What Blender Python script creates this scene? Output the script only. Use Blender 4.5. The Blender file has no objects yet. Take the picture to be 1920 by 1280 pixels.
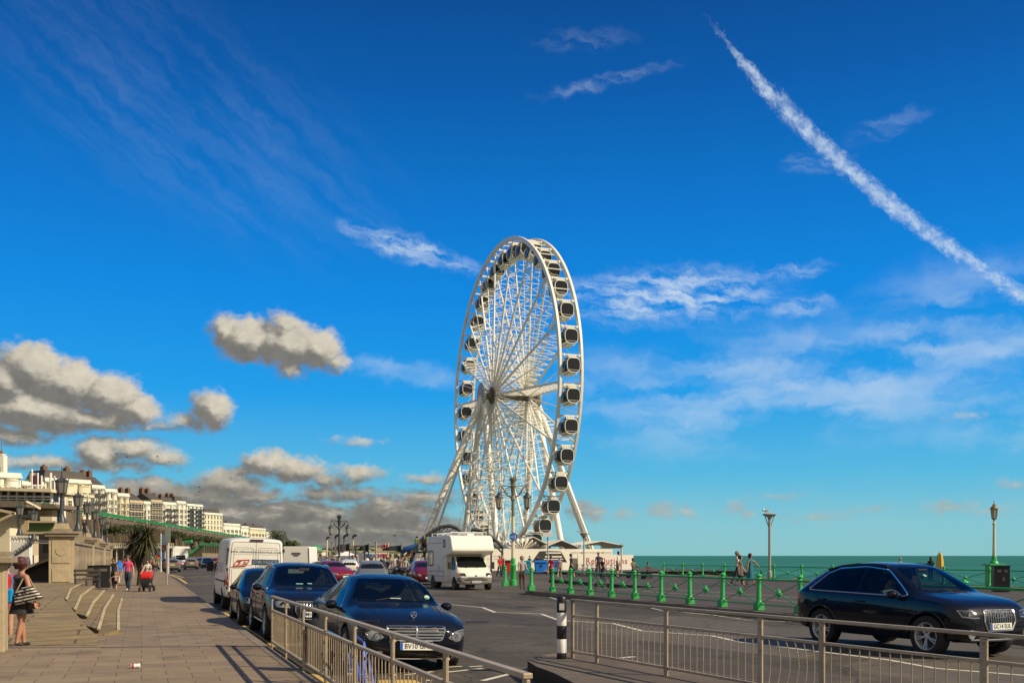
import bpy, bmesh, math, random
from mathutils import Vector, Matrix
from mathutils.bvhtree import BVHTree
R = math.radians
random.seed(7)
SC = bpy.context.scene
COL = SC.collection

# ------------------------------------------------------------------ camera, sky, sun, exposure
F, HZ, CX, CH = 1860.0, 1041.0, 960.0, 1.68
cam_d = bpy.data.cameras.new('camera'); cam = bpy.data.objects.new('camera', cam_d); COL.objects.link(cam)
cam.location = (0, 0, CH); cam.rotation_euler = (R(90), 0, 0)
cam_d.sensor_width = 36; cam_d.lens = 36 * F / 1920; cam_d.shift_y = (HZ - 640) / 1920
cam_d.clip_start = .1; cam_d.clip_end = 60000
SC.camera = cam
SC.view_settings.view_transform = 'Standard'; SC.view_settings.look = 'None'
SC.view_settings.exposure = 0.08; SC.view_settings.gamma = 1
SUN_EL, SUN_AZ = R(38), math.atan2(.94, -.34)          # azimuth measured from +Y towards +X
sun_d = bpy.data.lights.new('sun', 'SUN'); sun = bpy.data.objects.new('sun', sun_d); COL.objects.link(sun)
sun_d.energy = 5.0; sun_d.angle = R(.5); sun_d.color = (1, .87, .66)
_sv = Vector((math.sin(SUN_AZ) * math.cos(SUN_EL), math.cos(SUN_AZ) * math.cos(SUN_EL), math.sin(SUN_EL)))
sun.rotation_euler = _sv.to_track_quat('Z', 'Y').to_euler(); sun.location = (40, -20, 60)


class NB:
    """small expression builder for shader nodes"""
    def __init__(s, tree): s.t = tree; s.nt = tree.nodes; s.l = tree.links
    def n(s, kind, **kw):
        x = s.nt.new(kind)
        for k, v in kw.items(): setattr(x, k, v)
        return x
    def put(s, sock, v):
        if isinstance(v, bpy.types.NodeSocket): s.l.new(v, sock)
        elif v is not None: sock.default_value = v
    def m(s, op, a, b=None, c=None, clamp=False):
        x = s.n('ShaderNodeMath', operation=op, use_clamp=clamp)
        for i, v in enumerate((a, b, c)):
            if v is not None: s.put(x.inputs[i], v)
        return x.outputs[0]
    def v(s, op, a, b=None, c=None):
        x = s.n('ShaderNodeVectorMath', operation=op)
        for i, v in enumerate((a, b, c)):
            if v is not None: s.put(x.inputs[i], v)
        return x.outputs['Value'] if op in ('LENGTH', 'DOT_PRODUCT', 'DISTANCE') else x.outputs[0]
    def ss(s, x, lo, hi, a=0., b=1.):
        q = s.n('ShaderNodeMapRange', interpolation_type='SMOOTHSTEP')
        for i, v in enumerate((x, lo, hi, a, b)): s.put(q.inputs[i], v)
        return q.outputs[0]
    def mix(s, f, a, b, mode='MIX'):
        q = s.n('ShaderNodeMix', data_type='RGBA', blend_type=mode)
        s.put(q.inputs[0], f)
        for i, v in ((6, a), (7, b)):
            if isinstance(v, tuple) and len(v) == 3: v = (*v, 1)
            s.put(q.inputs[i], v)
        return q.outputs[2]
    def xyz(s, x=0., y=0., z=0.):
        q = s.n('ShaderNodeCombineXYZ')
        for i, v in enumerate((x, y, z)): s.put(q.inputs[i], v)
        return q.outputs[0]
    def noise(s, vec, scale=1., detail=4., rough=.55, dist=0., out=0):
        q = s.n('ShaderNodeTexNoise')
        s.put(q.inputs['Vector'], vec); q.inputs['Scale'].default_value = scale; q.inputs['Detail'].default_value = detail
        q.inputs['Roughness'].default_value = rough; q.inputs['Distortion'].default_value = dist
        return q.outputs[out]
    def ramp(s, f, stops):
        q = s.n('ShaderNodeValToRGB'); s.put(q.inputs[0], f); e = q.color_ramp.elements
        while len(e) < len(stops): e.new(.5)
        for i, (p, c) in enumerate(stops): e[i].position = p; e[i].color = (*c[:3], 1) if len(c) == 3 else c
        return q.outputs[0]


def azel(px, py):
    """direction (degrees) seen at a spot of the photograph"""
    return (math.degrees(math.atan((px - CX) / F)), math.degrees(math.atan((HZ - py) / math.hypot(F, px - CX))))
DPP = math.degrees(1 / F)       # degrees per pixel

# heaps of cumulus: where they stand in the sky (azimuth and elevation are worked out from these) and how large
CUMULUS = [(428, 622, 38, 34), (462, 636, 60, 44), (536, 612, 38, 28), (540, 645, 80, 46), (600, 655, 52, 42), (632, 680, 26, 22), (542, 690, 30, 22),
    (55, 690, 66, 48), (10, 715, 60, 50), (125, 722, 70, 46), (205, 742, 66, 44), (255, 770, 46, 34), (60, 770, 120, 45), (170, 785, 130, 26),
    (398, 768, 46, 42), (350, 790, 50, 18), (300, 797, 60, 12), (20, 815, 70, 20),
    (250, 842, 64, 26), (300, 856, 46, 20), (185, 850, 46, 34), (60, 866, 150, 14), (200, 872, 100, 12),
    (500, 868, 56, 30), (560, 882, 66, 28), (455, 884, 30, 16), (668, 886, 46, 16), (610, 898, 46, 16),
    (238, 918, 36, 20), (285, 914, 34, 20), (318, 930, 30, 20), (428, 908, 64, 26), (395, 932, 80, 24), (480, 930, 60, 18),
    (600, 926, 56, 16), (665, 926, 54, 15), (800, 897, 46, 9), (790, 932, 70, 16), (735, 958, 90, 28), (670, 826, 36, 8),
    (560, 960, 160, 20), (420, 968, 240, 28), (640, 990, 260, 26), (480, 1015, 420, 26), (820, 1000, 50, 22),
    (1090, 956, 30, 22), (1118, 962, 22, 18), (1165, 964, 20, 10), (1245, 956, 32, 18), (1285, 960, 20, 12), (1376, 950, 18, 14), (1398, 960, 12, 8),
    (1535, 969, 44, 8), (1785, 950, 42, 12), (1850, 958, 30, 7), (1640, 952, 24, 5), (1903, 908, 22, 7), (1818, 779, 20, 5), (1460, 930, 30, 4)]

world = bpy.data.worlds.new('World'); SC.world = world; world.use_nodes = True
def build_world():
    t = world.node_tree; t.nodes.clear(); b = NB(t)
    grp = bpy.data.node_groups.new('cumulus_field', 'ShaderNodeTree')
    grp.interface.new_socket('p', in_out='INPUT', socket_type='NodeSocketVector')
    grp.interface.new_socket('field', in_out='OUTPUT', socket_type='NodeSocketFloat')
    g = NB(grp); gi = g.n('NodeGroupInput').outputs[0]; go = g.n('NodeGroupOutput')
    acc = None
    for (px, py, rx, ry) in CUMULUS:
        a, e = azel(px, py); w_ = 1.12 if py > 885 and px < 900 else .93; rx *= DPP * w_; ry *= DPP * w_; k = min(rx, ry)
        q = g.v('MULTIPLY_ADD', gi, (1 / rx, 1 / ry, 0), (-a / rx, -e / ry, 0))
        f = g.m('MULTIPLY_ADD', g.v('LENGTH', q), -k, k)
        if acc is None: acc = f
        else: acc = g.m('SMOOTH_MAX', acc, f, .10)
    g.l.new(acc, go.inputs[0])
    tc = b.n('ShaderNodeTexCoord').outputs['Generated']
    sep = b.n('ShaderNodeSeparateXYZ'); b.l.new(tc, sep.inputs[0])
    az = b.m('MULTIPLY', b.m('ARCTAN2', sep.outputs[0], sep.outputs[1]), 57.29578)
    el = b.m('MULTIPLY', b.m('ARCSINE', sep.outputs[2]), 57.29578)
    p = b.xyz(az, el, 0)
    sky = b.n('ShaderNodeTexSky', sky_type='NISHITA'); sky.sun_disc = False
    sky.sun_elevation = SUN_EL; sky.sun_rotation = SUN_AZ; sky.altitude = 0; sky.air_density = 1.0; sky.dust_density = .6; sky.ozone_density = 3
    blue = b.ramp(b.m('DIVIDE', el, 90.), [(0, (.20, .52, .56)), (.02, (.19, .53, .62)), (.05, (.09, .46, .71)), (.10, (.010, .325, .78)), (.16, (.001, .235, .72)),
                  (.22, (.0008, .165, .565)), (.28, (.0008, .100, .39)), (.34, (.001, .060, .255)), (.5, (.01, .08, .30)), (1, (.08, .16, .36))])
    # the deep polarised blue of the photograph over the physical sky
    col = b.mix(.965, sky.outputs[0], b.v('MULTIPLY', blue, (10, 10, 10)))
    # warm-white fill added to the unseen sky behind the viewer, patchy like cloud
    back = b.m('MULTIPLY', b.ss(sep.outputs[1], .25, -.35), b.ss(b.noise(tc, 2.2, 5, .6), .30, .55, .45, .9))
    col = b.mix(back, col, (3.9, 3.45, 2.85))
    def over(c, f, tint): return b.mix(b.m('MINIMUM', f, 1.), c, tuple(10 * q for q in tint))
    front = b.ss(sep.outputs[1], 0., .3)
    # --- high thin cloud
    def streak(x0, y0, x1, y1, w0, w1, bend=0.):
        """mask of a streak between two directions, w half widths (deg) at its ends -> (mask, along, across)"""
        a0, e0 = azel(x0, y0); a1, e1 = azel(x1, y1); L = math.hypot(a1 - a0, e1 - e0); ux, uy = (a1 - a0) / L, (e1 - e0) / L
        al = b.m('DIVIDE', b.v('DOT_PRODUCT', b.v('SUBTRACT', p, (a0, e0, 0)), (ux, uy, 0)), L)
        ac = b.v('DOT_PRODUCT', b.v('SUBTRACT', p, (a0, e0, 0)), (-uy, ux, 0))
        if bend: ac = b.m('SUBTRACT', ac, b.m('MULTIPLY', b.m('MULTIPLY', al, b.m('SUBTRACT', 1., al)), bend * 4))
        return al, ac, L, (ux, uy)
    wob = b.v('SUBTRACT', b.noise(p, .9, 5, .6, out=1), (.5, .5, .5))
    pw = b.v('ADD', p, b.v('MULTIPLY', wob, (1.6, 1.2, 0)))
    # contrail
    al, ac, L, u = streak(1316, 22, 1925, 558, 0, 0, bend=-.55)
    puff = b.noise(b.xyz(b.m('MULTIPLY', al, 26.), b.m('MULTIPLY', ac, 2.2), 3.), 1.5, 5, .65)
    fine = b.noise(p, 5., 5, .7)
    ac2 = b.m('ADD', ac, b.m('MULTIPLY', b.m('SUBTRACT', puff, .5), 1.0))
    ac2 = b.m('ADD', ac2, b.m('MULTIPLY', b.m('SUBTRACT', fine, .5), .30))
    half = b.ss(al, 0., .30, .09, .38)
    tr = b.ss(b.m('DIVIDE', b.m('ABSOLUTE', ac2), half), 1.45, 0.)
    tr = b.m('MULTIPLY', tr, b.m('MULTIPLY', b.ss(al, -.01, .22), b.ss(al, 1.04, .98)))
    tr = b.m('MULTIPLY', tr, b.ss(b.noise(p, 1.5, 6, .68), .30, .66, .25, 1.))
    # cirrus
    fib = b.noise(b.xyz(b.m('ADD', b.m('MULTIPLY', b.v('DOT_PRODUCT', pw, (.95, .10, 0)), .42), 0.), b.m('MULTIPLY', b.v('DOT_PRODUCT', pw, (.16, .98, 0)), 1.7), 0.), 1., 6, .62)
    fib2 = b.noise(b.xyz(b.m('MULTIPLY', b.v('DOT_PRODUCT', pw, (.83, -.55, 0)), .16), b.m('MULTIPLY', b.v('DOT_PRODUCT', pw, (.55, .83, 0)), .95), 5.), 1., 4, .6)
    big = b.noise(pw, .22, 4, .6)
    milk = b.noise(b.v('MULTIPLY', b.v('ADD', p, b.v('MULTIPLY', wob, (2.6, 1.4, 0))), (.16, .52, 0)), 1., 4, .5)
    def patch(px, py, rx, ry, rot=0.):
        a, e = azel(px, py); c, s_ = math.cos(R(rot)), math.sin(R(rot)); d = b.v('SUBTRACT', pw, (a, e, 0))
        return b.ss(b.v('LENGTH', b.xyz(b.m('DIVIDE', b.v('DOT_PRODUCT', d, (c, s_, 0)), rx * DPP), b.m('DIVIDE', b.v('DOT_PRODUCT', d, (-s_, c, 0)), ry * DPP), 0.)), 1., .25)
    cir = None
    for (px, py, rx, ry, rot, k, fb) in [(1250, 556, 270, 66, 0, 1.25, fib), (1450, 516, 130, 20, 4, .8, fib), (1500, 576, 80, 24, 5, .7, fib), (760, 462, 165, 32, -15, 1.0, fib), (850, 490, 70, 24, -18, .8, fib),
                                         (1140, 152, 170, 15, 9, .33, fib), (1500, 720, 620, 150, 4, .80, milk), (1800, 640, 280, 170, 10, .75, milk), (1250, 690, 260, 60, -4, .42, milk),
                                         (780, 700, 190, 30, -6, .55, milk), (1100, 735, 160, 40, -5, .5, milk), (1350, 810, 420, 50, 0, .45, milk), (1900, 780, 200, 100, 0, .5, milk),
                                         (350, 220, 520, 210, -24, .085, fib2), (1090, 75, 120, 22, 0, .18, fib), (1530, 300, 80, 24, 0, .45, fib), (1660, 240, 90, 24, 10, .25, fib), (1750, 560, 220, 60, 15, .4, milk)]:
        f = b.m('MULTIPLY', b.m('MULTIPLY', patch(px, py, rx, ry, rot), b.ss(fb, .36, .72)), k)
        cir = f if cir is None else b.m('MAXIMUM', cir, f)
    thin = b.m('MULTIPLY', b.m('MAXIMUM', b.m('MULTIPLY', tr, .84), b.m('MULTIPLY', cir, .74)), front)
    col = over(col, thin, (.56, .68, .80))
    # low pale veil over the horizon
    veil = b.m('MULTIPLY', b.ss(b.m('ADD', el, b.m('MULTIPLY', b.m('SUBTRACT', big, .5), 6.)), 5., -1.), .20)
    col = over(col, veil, (.46, .56, .58))
    # --- cumulus
    w1 = b.v('SUBTRACT', b.noise(p, .55, 2, .5, out=1), (.5, .5, .5)); w2 = b.v('SUBTRACT', b.noise(p, 1.7, 4, .52, out=1), (.5, .5, .5))
    pc = b.v('ADD', b.v('ADD', p, b.v('MULTIPLY', w1, (.9, .55, 0))), b.v('MULTIPLY', w2, (.46, .42, 0)))
    def fieldat(vec):
        q = b.n('ShaderNodeGroup'); q.node_tree = grp; b.l.new(vec, q.inputs[0]); return q.outputs[0]
    f0 = fieldat(pc); f1 = fieldat(b.v('ADD', pc, (.42, .50, 0)))
    fn = b.noise(b.xyz(az, b.m('MULTIPLY', el, 1.35), 9.), 1.5, 6, .56)
    fluff = b.noise(b.xyz(az, b.m('MULTIPLY', el, 1.5), 2.), 2.6, 5, .55)
    dens = b.ss(b.m('ADD', f0, b.m('MULTIPLY', b.m('SUBTRACT', fn, .50), .95)), -.22, .40)
    lit = b.ss(b.m('ADD', b.m('SUBTRACT', f0, f1), b.m('MULTIPLY', b.m('SUBTRACT', fluff, .5), .65)), -.22, .58)
    fnh = b.noise(b.xyz(b.m('MULTIPLY', az, .5), b.m('MULTIPLY', el, 1.6), 4.), 1.2, 5, .6)
    lowgrey = b.ss(el, 2.2, 5.5)
    lit = b.m('MULTIPLY', lit, b.m('MAXIMUM', lowgrey, b.ss(fnh, .42, .72, .10, .75)))
    cc = b.mix(lit, (1.98, 1.92, 1.74), (6.7, 6.1, 4.9))
    cc = b.mix(b.ss(b.noise(p, 1.1, 5, .6), .35, .7), cc, b.v('MULTIPLY', cc, (.80, .82, .86)))
    far = b.m('MULTIPLY', b.ss(az, 2., 6.), .35)
    cc = b.mix(b.m('MULTIPLY', far, 1.5), cc, (5.4, 5.5, 5.0))
    dens = b.m('MULTIPLY', b.m('MULTIPLY', dens, front), b.mix(b.ss(az, 2., 7.), (1, 1, 1), (.62, .62, .62)))
    col = b.mix(dens, col, cc)
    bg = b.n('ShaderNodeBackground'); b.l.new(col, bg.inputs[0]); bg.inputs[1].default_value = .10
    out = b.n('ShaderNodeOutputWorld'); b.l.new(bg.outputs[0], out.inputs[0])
    world.cycles.sampling_method = 'MANUAL'; world.cycles.sample_map_resolution = 512
build_world()

# ------------------------------------------------------------------ places
VPX = 265.0
_a = math.atan((CX - VPX) / F); SA, CA = math.sin(_a), math.cos(_a)
def rd(u, v, z=0.): return Vector((-SA * u + CA * v, CA * u + SA * v, z))      # along the road, across it
RROT = _a                                                                      # turn of things that stand square to the road
def gp(px, py, z=0.):
    Y = (CH - z) * F / (py - HZ); return Vector(((px - CX) / F * Y, Y, z))
def at(px, Y, z=0.): return Vector(((px - CX) / F * Y, Y, z))
def zat(py, Y): return CH + (HZ - py) / F * Y
def inv(p): return (-SA * p.x + CA * p.y, CA * p.x + SA * p.y)

# ------------------------------------------------------------------ materials
MATS = {}
def M(name, col, rough=.6, metal=0., var=.14, scale=6., bump=0., coat=0., spec=.5, tint=None, dirt=0.):
    if name in MATS: return MATS[name]
    m = bpy.data.materials.new(name); m.use_nodes = True; t = m.node_tree; b = NB(t); bs = t.nodes['Principled BSDF']
    tc = b.n('ShaderNodeTexCoord').outputs['Object']
    if var:
        n1 = b.noise(tc, scale, 5, .6); n2 = b.noise(tc, scale * .17 + .05, 3, .5)
        f = b.m('ADD', b.m('MULTIPLY', n1, .5), b.m('MULTIPLY', n2, .5))
        lo = tuple(c * (1 - var) for c in col); hi = tuple(min(1, c * (1 + var)) for c in (tint or col))
        c = b.ramp(f, [(.3, lo), (.7, hi)])
        if dirt:
            c = b.mix(b.m('MULTIPLY', b.ss(b.noise(tc, scale * .4, 6, .7), .5, .75), dirt), c, tuple(q * .35 for q in col))
        b.l.new(c, bs.inputs['Base Color'])
        b.l.new(b.m('MULTIPLY_ADD', n1, .16, rough - .08, clamp=True), bs.inputs['Roughness'])
    else:
        bs.inputs['Base Color'].default_value = (*col, 1); bs.inputs['Roughness'].default_value = rough
    bs.inputs['Metallic'].default_value = metal; bs.inputs['Specular IOR Level'].default_value = spec
    if coat: bs.inputs['Coat Weight'].default_value = coat; bs.inputs['Coat Roughness'].default_value = .04
    if bump:
        q = b.n('ShaderNodeBump'); q.inputs['Strength'].default_value = bump; q.inputs['Distance'].default_value = .02
        b.l.new(b.noise(tc, scale * 3, 5, .65), q.inputs['Height']); b.l.new(q.outputs[0], bs.inputs['Normal'])
    MATS[name] = m; return m

# ------------------------------------------------------------------ mesh helper
class MB:
    def __init__(s): s.v = []; s.f = []; s.mi = []; s.sm = []; s.mats = []; s.cur = 0; s.T = None
    def use(s, m):
        if m not in s.mats: s.mats.append(m)
        s.cur = s.mats.index(m); return s
    def add(s, vs, fs, smooth=False):
        o = len(s.v)
        if s.T is not None: vs = [s.T @ Vector(p) for p in vs]
        s.v.extend(tuple(p) for p in vs)
        for f in fs: s.f.append([i + o for i in f]); s.mi.append(s.cur); s.sm.append(smooth)
        return s
    def box(s, c, d, rz=0., rot=None, tap=1.):
        hx, hy, hz = d[0] / 2, d[1] / 2, d[2] / 2
        pts = [Vector((x * hx * (tap if z > 0 else 1), y * hy * (tap if z > 0 else 1), z * hz)) for z in (-1, 1) for y in (-1, 1) for x in (-1, 1)]
        q = rot if rot is not None else Matrix.Rotation(rz, 3, 'Z'); c = Vector(c)
        return s.add([c + q @ p for p in pts], [(0, 2, 3, 1), (4, 5, 7, 6), (0, 1, 5, 4), (2, 6, 7, 3), (0, 4, 6, 2), (1, 3, 7, 5)])
    def bar(s, a, b, w, h=None, up=(0, 0, 1)):
        a, b = Vector(a), Vector(b); h = h or w; d = b - a; L = d.length
        if L < 1e-6: return s
        x = d / L; upv = Vector(up)
        if abs(x.dot(upv)) > .99: upv = Vector((1, 0, 0))
        y = upv.cross(x).normalized(); z = x.cross(y)
        return s.box((a + b) / 2, (L, w, h), rot=Matrix((x, y, z)).transposed())
    def tube(s, pts, r, n=8, caps=True, closed=False):
        pts = [Vector(p) for p in pts]; k = len(pts); rs = r if isinstance(r, (list, tuple)) else [r] * k
        prev = None; vs = []
        for i, p in enumerate(pts):
            if closed: d = pts[(i + 1) % k] - pts[i - 1]
            else: d = pts[min(i + 1, k - 1)] - pts[max(i - 1, 0)]
            d = d.normalized() if d.length > 1e-9 else Vector((0, 0, 1))
            if prev is None:
                y = d.orthogonal().normalized()
            else:
                y = prev - d * prev.dot(d); y = y.normalized() if y.length > 1e-6 else d.orthogonal().normalized()
            prev = y; z = d.cross(y)
            vs += [p + (y * math.cos(2 * math.pi * j / n) + z * math.sin(2 * math.pi * j / n)) * rs[i] for j in range(n)]
        fs = []
        for i in range(k if closed else k - 1):
            a, b2 = i * n, ((i + 1) % k) * n
            for j in range(n): fs.append((a + j, a + (j + 1) % n, b2 + (j + 1) % n, b2 + j))
        if caps and not closed: fs.append(tuple(reversed(range(n)))); fs.append(tuple(range((k - 1) * n, k * n)))
        return s.add(vs, fs, n > 5)
    def lathe(s, prof, n=16, c=(0, 0, 0), axis='Z', smooth=True, closed=False):
        c = Vector(c); vs = []; k = len(prof)
        for (r, h) in prof:
            for j in range(n):
                a = 2 * math.pi * j / n; x, y = r * math.cos(a), r * math.sin(a)
                vs.append(c + (Vector((x, y, h)) if axis == 'Z' else Vector((x, h, y)) if axis == 'Y' else Vector((h, x, y))))
        fs = []
        for i in range(k if closed else k - 1):
            a, b2 = i * n, ((i + 1) % k) * n
            for j in range(n):
                q = (a + j, a + (j + 1) % n, b2 + (j + 1) % n, b2 + j)
                fs.append(q if axis != 'Y' else q[::-1])
        if not closed:
            if prof[0][0] > 1e-6: fs.append(tuple(reversed(range(n))))
            if prof[-1][0] > 1e-6: fs.append(tuple(range((k - 1) * n, k * n)))
        return s.add(vs, fs, smooth)
    def prism(s, pts, h, smooth=False):
        """pts: bottom outline (3-D), extruded by vector h"""
        n = len(pts); h = Vector(h); p = [Vector(q) for q in pts]
        return s.add(p + [q + h for q in p], [tuple(reversed(range(n))), tuple(range(n, 2 * n))] + [(i, (i + 1) % n, n + (i + 1) % n, n + i) for i in range(n)], smooth)
    def ball(s, c, r, n=12, sc=(1, 1, 1)):
        k = n // 2; pr = [(math.sin(math.pi * i / k), -math.cos(math.pi * i / k)) for i in range(k + 1)]; c = Vector(c); vs = []; fs = []
        for (q, h) in pr:
            for j in range(n):
                a = 2 * math.pi * j / n; vs.append(c + Vector((q * math.cos(a) * r * sc[0], q * math.sin(a) * r * sc[1], h * r * sc[2])))
        for i in range(k):
            for j in range(n): fs.append((i * n + j, i * n + (j + 1) % n, (i + 1) * n + (j + 1) % n, (i + 1) * n + j))
        return s.add(vs, fs, True)
    def mesh(s, me, T=None):
        return s.add([(T @ q.co) if T else q.co for q in me.vertices], [tuple(p.vertices) for p in me.polygons])
    def build(s, name, mat=None, parent=None, loc=None, rz=0., bev=0., smooth=None, clean=True):
        me = bpy.data.meshes.new(name); me.from_pydata(s.v, [], s.f)
        mats = s.mats or ([mat] if mat else [])
        if mat and not s.mats: mats = [mat]
        for m in mats: me.materials.append(m)
        if s.mats: me.polygons.foreach_set('material_index', s.mi)
        me.polygons.foreach_set('use_smooth', s.sm if smooth is None else [smooth] * len(s.f))
        if clean:
            bm = bmesh.new(); bm.from_mesh(me); bmesh.ops.remove_doubles(bm, verts=bm.verts, dist=1e-5); bmesh.ops.dissolve_degenerate(bm, edges=bm.edges, dist=1e-6)
            bmesh.ops.recalc_face_normals(bm, faces=bm.faces); bm.to_mesh(me); bm.free()
            if any(s.sm) or smooth: me.set_sharp_from_angle(angle=R(40))
        me.update(); o = bpy.data.objects.new(name, me); COL.objects.link(o)
        if parent: o.parent = parent
        if loc is not None: o.location = loc
        if rz: o.rotation_euler.z = rz
        if bev:
            q = o.modifiers.new('bevel', 'BEVEL'); q.width = bev; q.segments = 2; q.limit_method = 'ANGLE'; q.harden_normals = False
        return o

def tag(o, label=None, cat=None, group=None, kind=None):
    if label: o['label'] = label
    if cat: o['category'] = cat
    if group: o['group'] = group
    if kind: o['kind'] = kind
    return o
def thing(name, label, cat, loc=(0, 0, 0), rz=0., group=None):
    o = bpy.data.objects.new(name, None); COL.objects.link(o); o.location = loc; o.rotation_euler.z = rz; o.empty_display_size = .3
    return tag(o, label, cat, group)
def kids(o): return [c for c in bpy.data.objects if c.parent is o]
CH_MAP = {}
def copy_tree(o, parent=None):
    c = o.copy(); COL.objects.link(c)
    if parent: c.parent = parent; c.matrix_parent_inverse = o.matrix_parent_inverse.copy()
    for ch in o.children: copy_tree(ch, c)
    return c
def text_mesh(txt, size=1., ext=.002, bold=0., shear=0., space=1.):
    cu = bpy.data.curves.new('t', 'FONT'); cu.body = txt; cu.size = size; cu.extrude = ext; cu.offset = bold; cu.shear = shear; cu.space_character = space
    cu.align_x = 'CENTER'; cu.align_y = 'CENTER'; cu.resolution_u = 3
    o = bpy.data.objects.new('t', cu); COL.objects.link(o); dg = bpy.context.evaluated_depsgraph_get()
    me = bpy.data.meshes.new_from_object(o.evaluated_get(dg)); bpy.data.objects.remove(o); bpy.data.curves.remove(cu); return me
def frame(o, x, z):
    """matrix whose local x,y span a sign's face (x right, z up), local z out of it"""
    x = Vector(x).normalized(); z = Vector(z).normalized(); n = x.cross(z)
    return Matrix(((x.x, z.x, n.x, o[0]), (x.y, z.y, n.y, o[1]), (x.z, z.z, n.z, o[2]), (0, 0, 0, 1)))

IRON = M('painted_iron', (.045, .05, .05), .45, var=.25, bump=.1)
STEEL = M('galvanised_steel', (.41, .325, .215), .5, .2, var=.25, scale=9, bump=.15, dirt=.4)
GREEN = M('green_paint', (.038, .39, .095), .40, var=.3, scale=5, bump=.15, dirt=.55)
WHITE = M('white_paint', (.82, .80, .74), .45, var=.07, dirt=.12)
CREAM = M('cream_render', (.74, .66, .46), .8, var=.14, scale=.6, dirt=.25)
DARK = M('dark_plastic', (.02, .02, .021), .55, var=.2)
RUBBER = M('tyre_rubber', (.018, .018, .018), .85, var=.3)
CHROME = M('chrome', (.75, .75, .74), .14, 1., var=.05)
ALLOY = M('alloy', (.55, .54, .52), .3, .35, var=.08)
GLASS = M('dark_glass', (.006, .009, .009), .05, 0., var=0., spec=.35)
STONE = M('pale_stone', (.43, .34, .21), .85, var=.3, scale=3, bump=.5, dirt=.5)
STONE2 = M('weathered_stone', (.27, .215, .145), .9, var=.4, scale=2.2, bump=.6, dirt=.6)
BLACKPL = M('black_paint', (.012, .012, .013), .4, var=.2)

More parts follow.
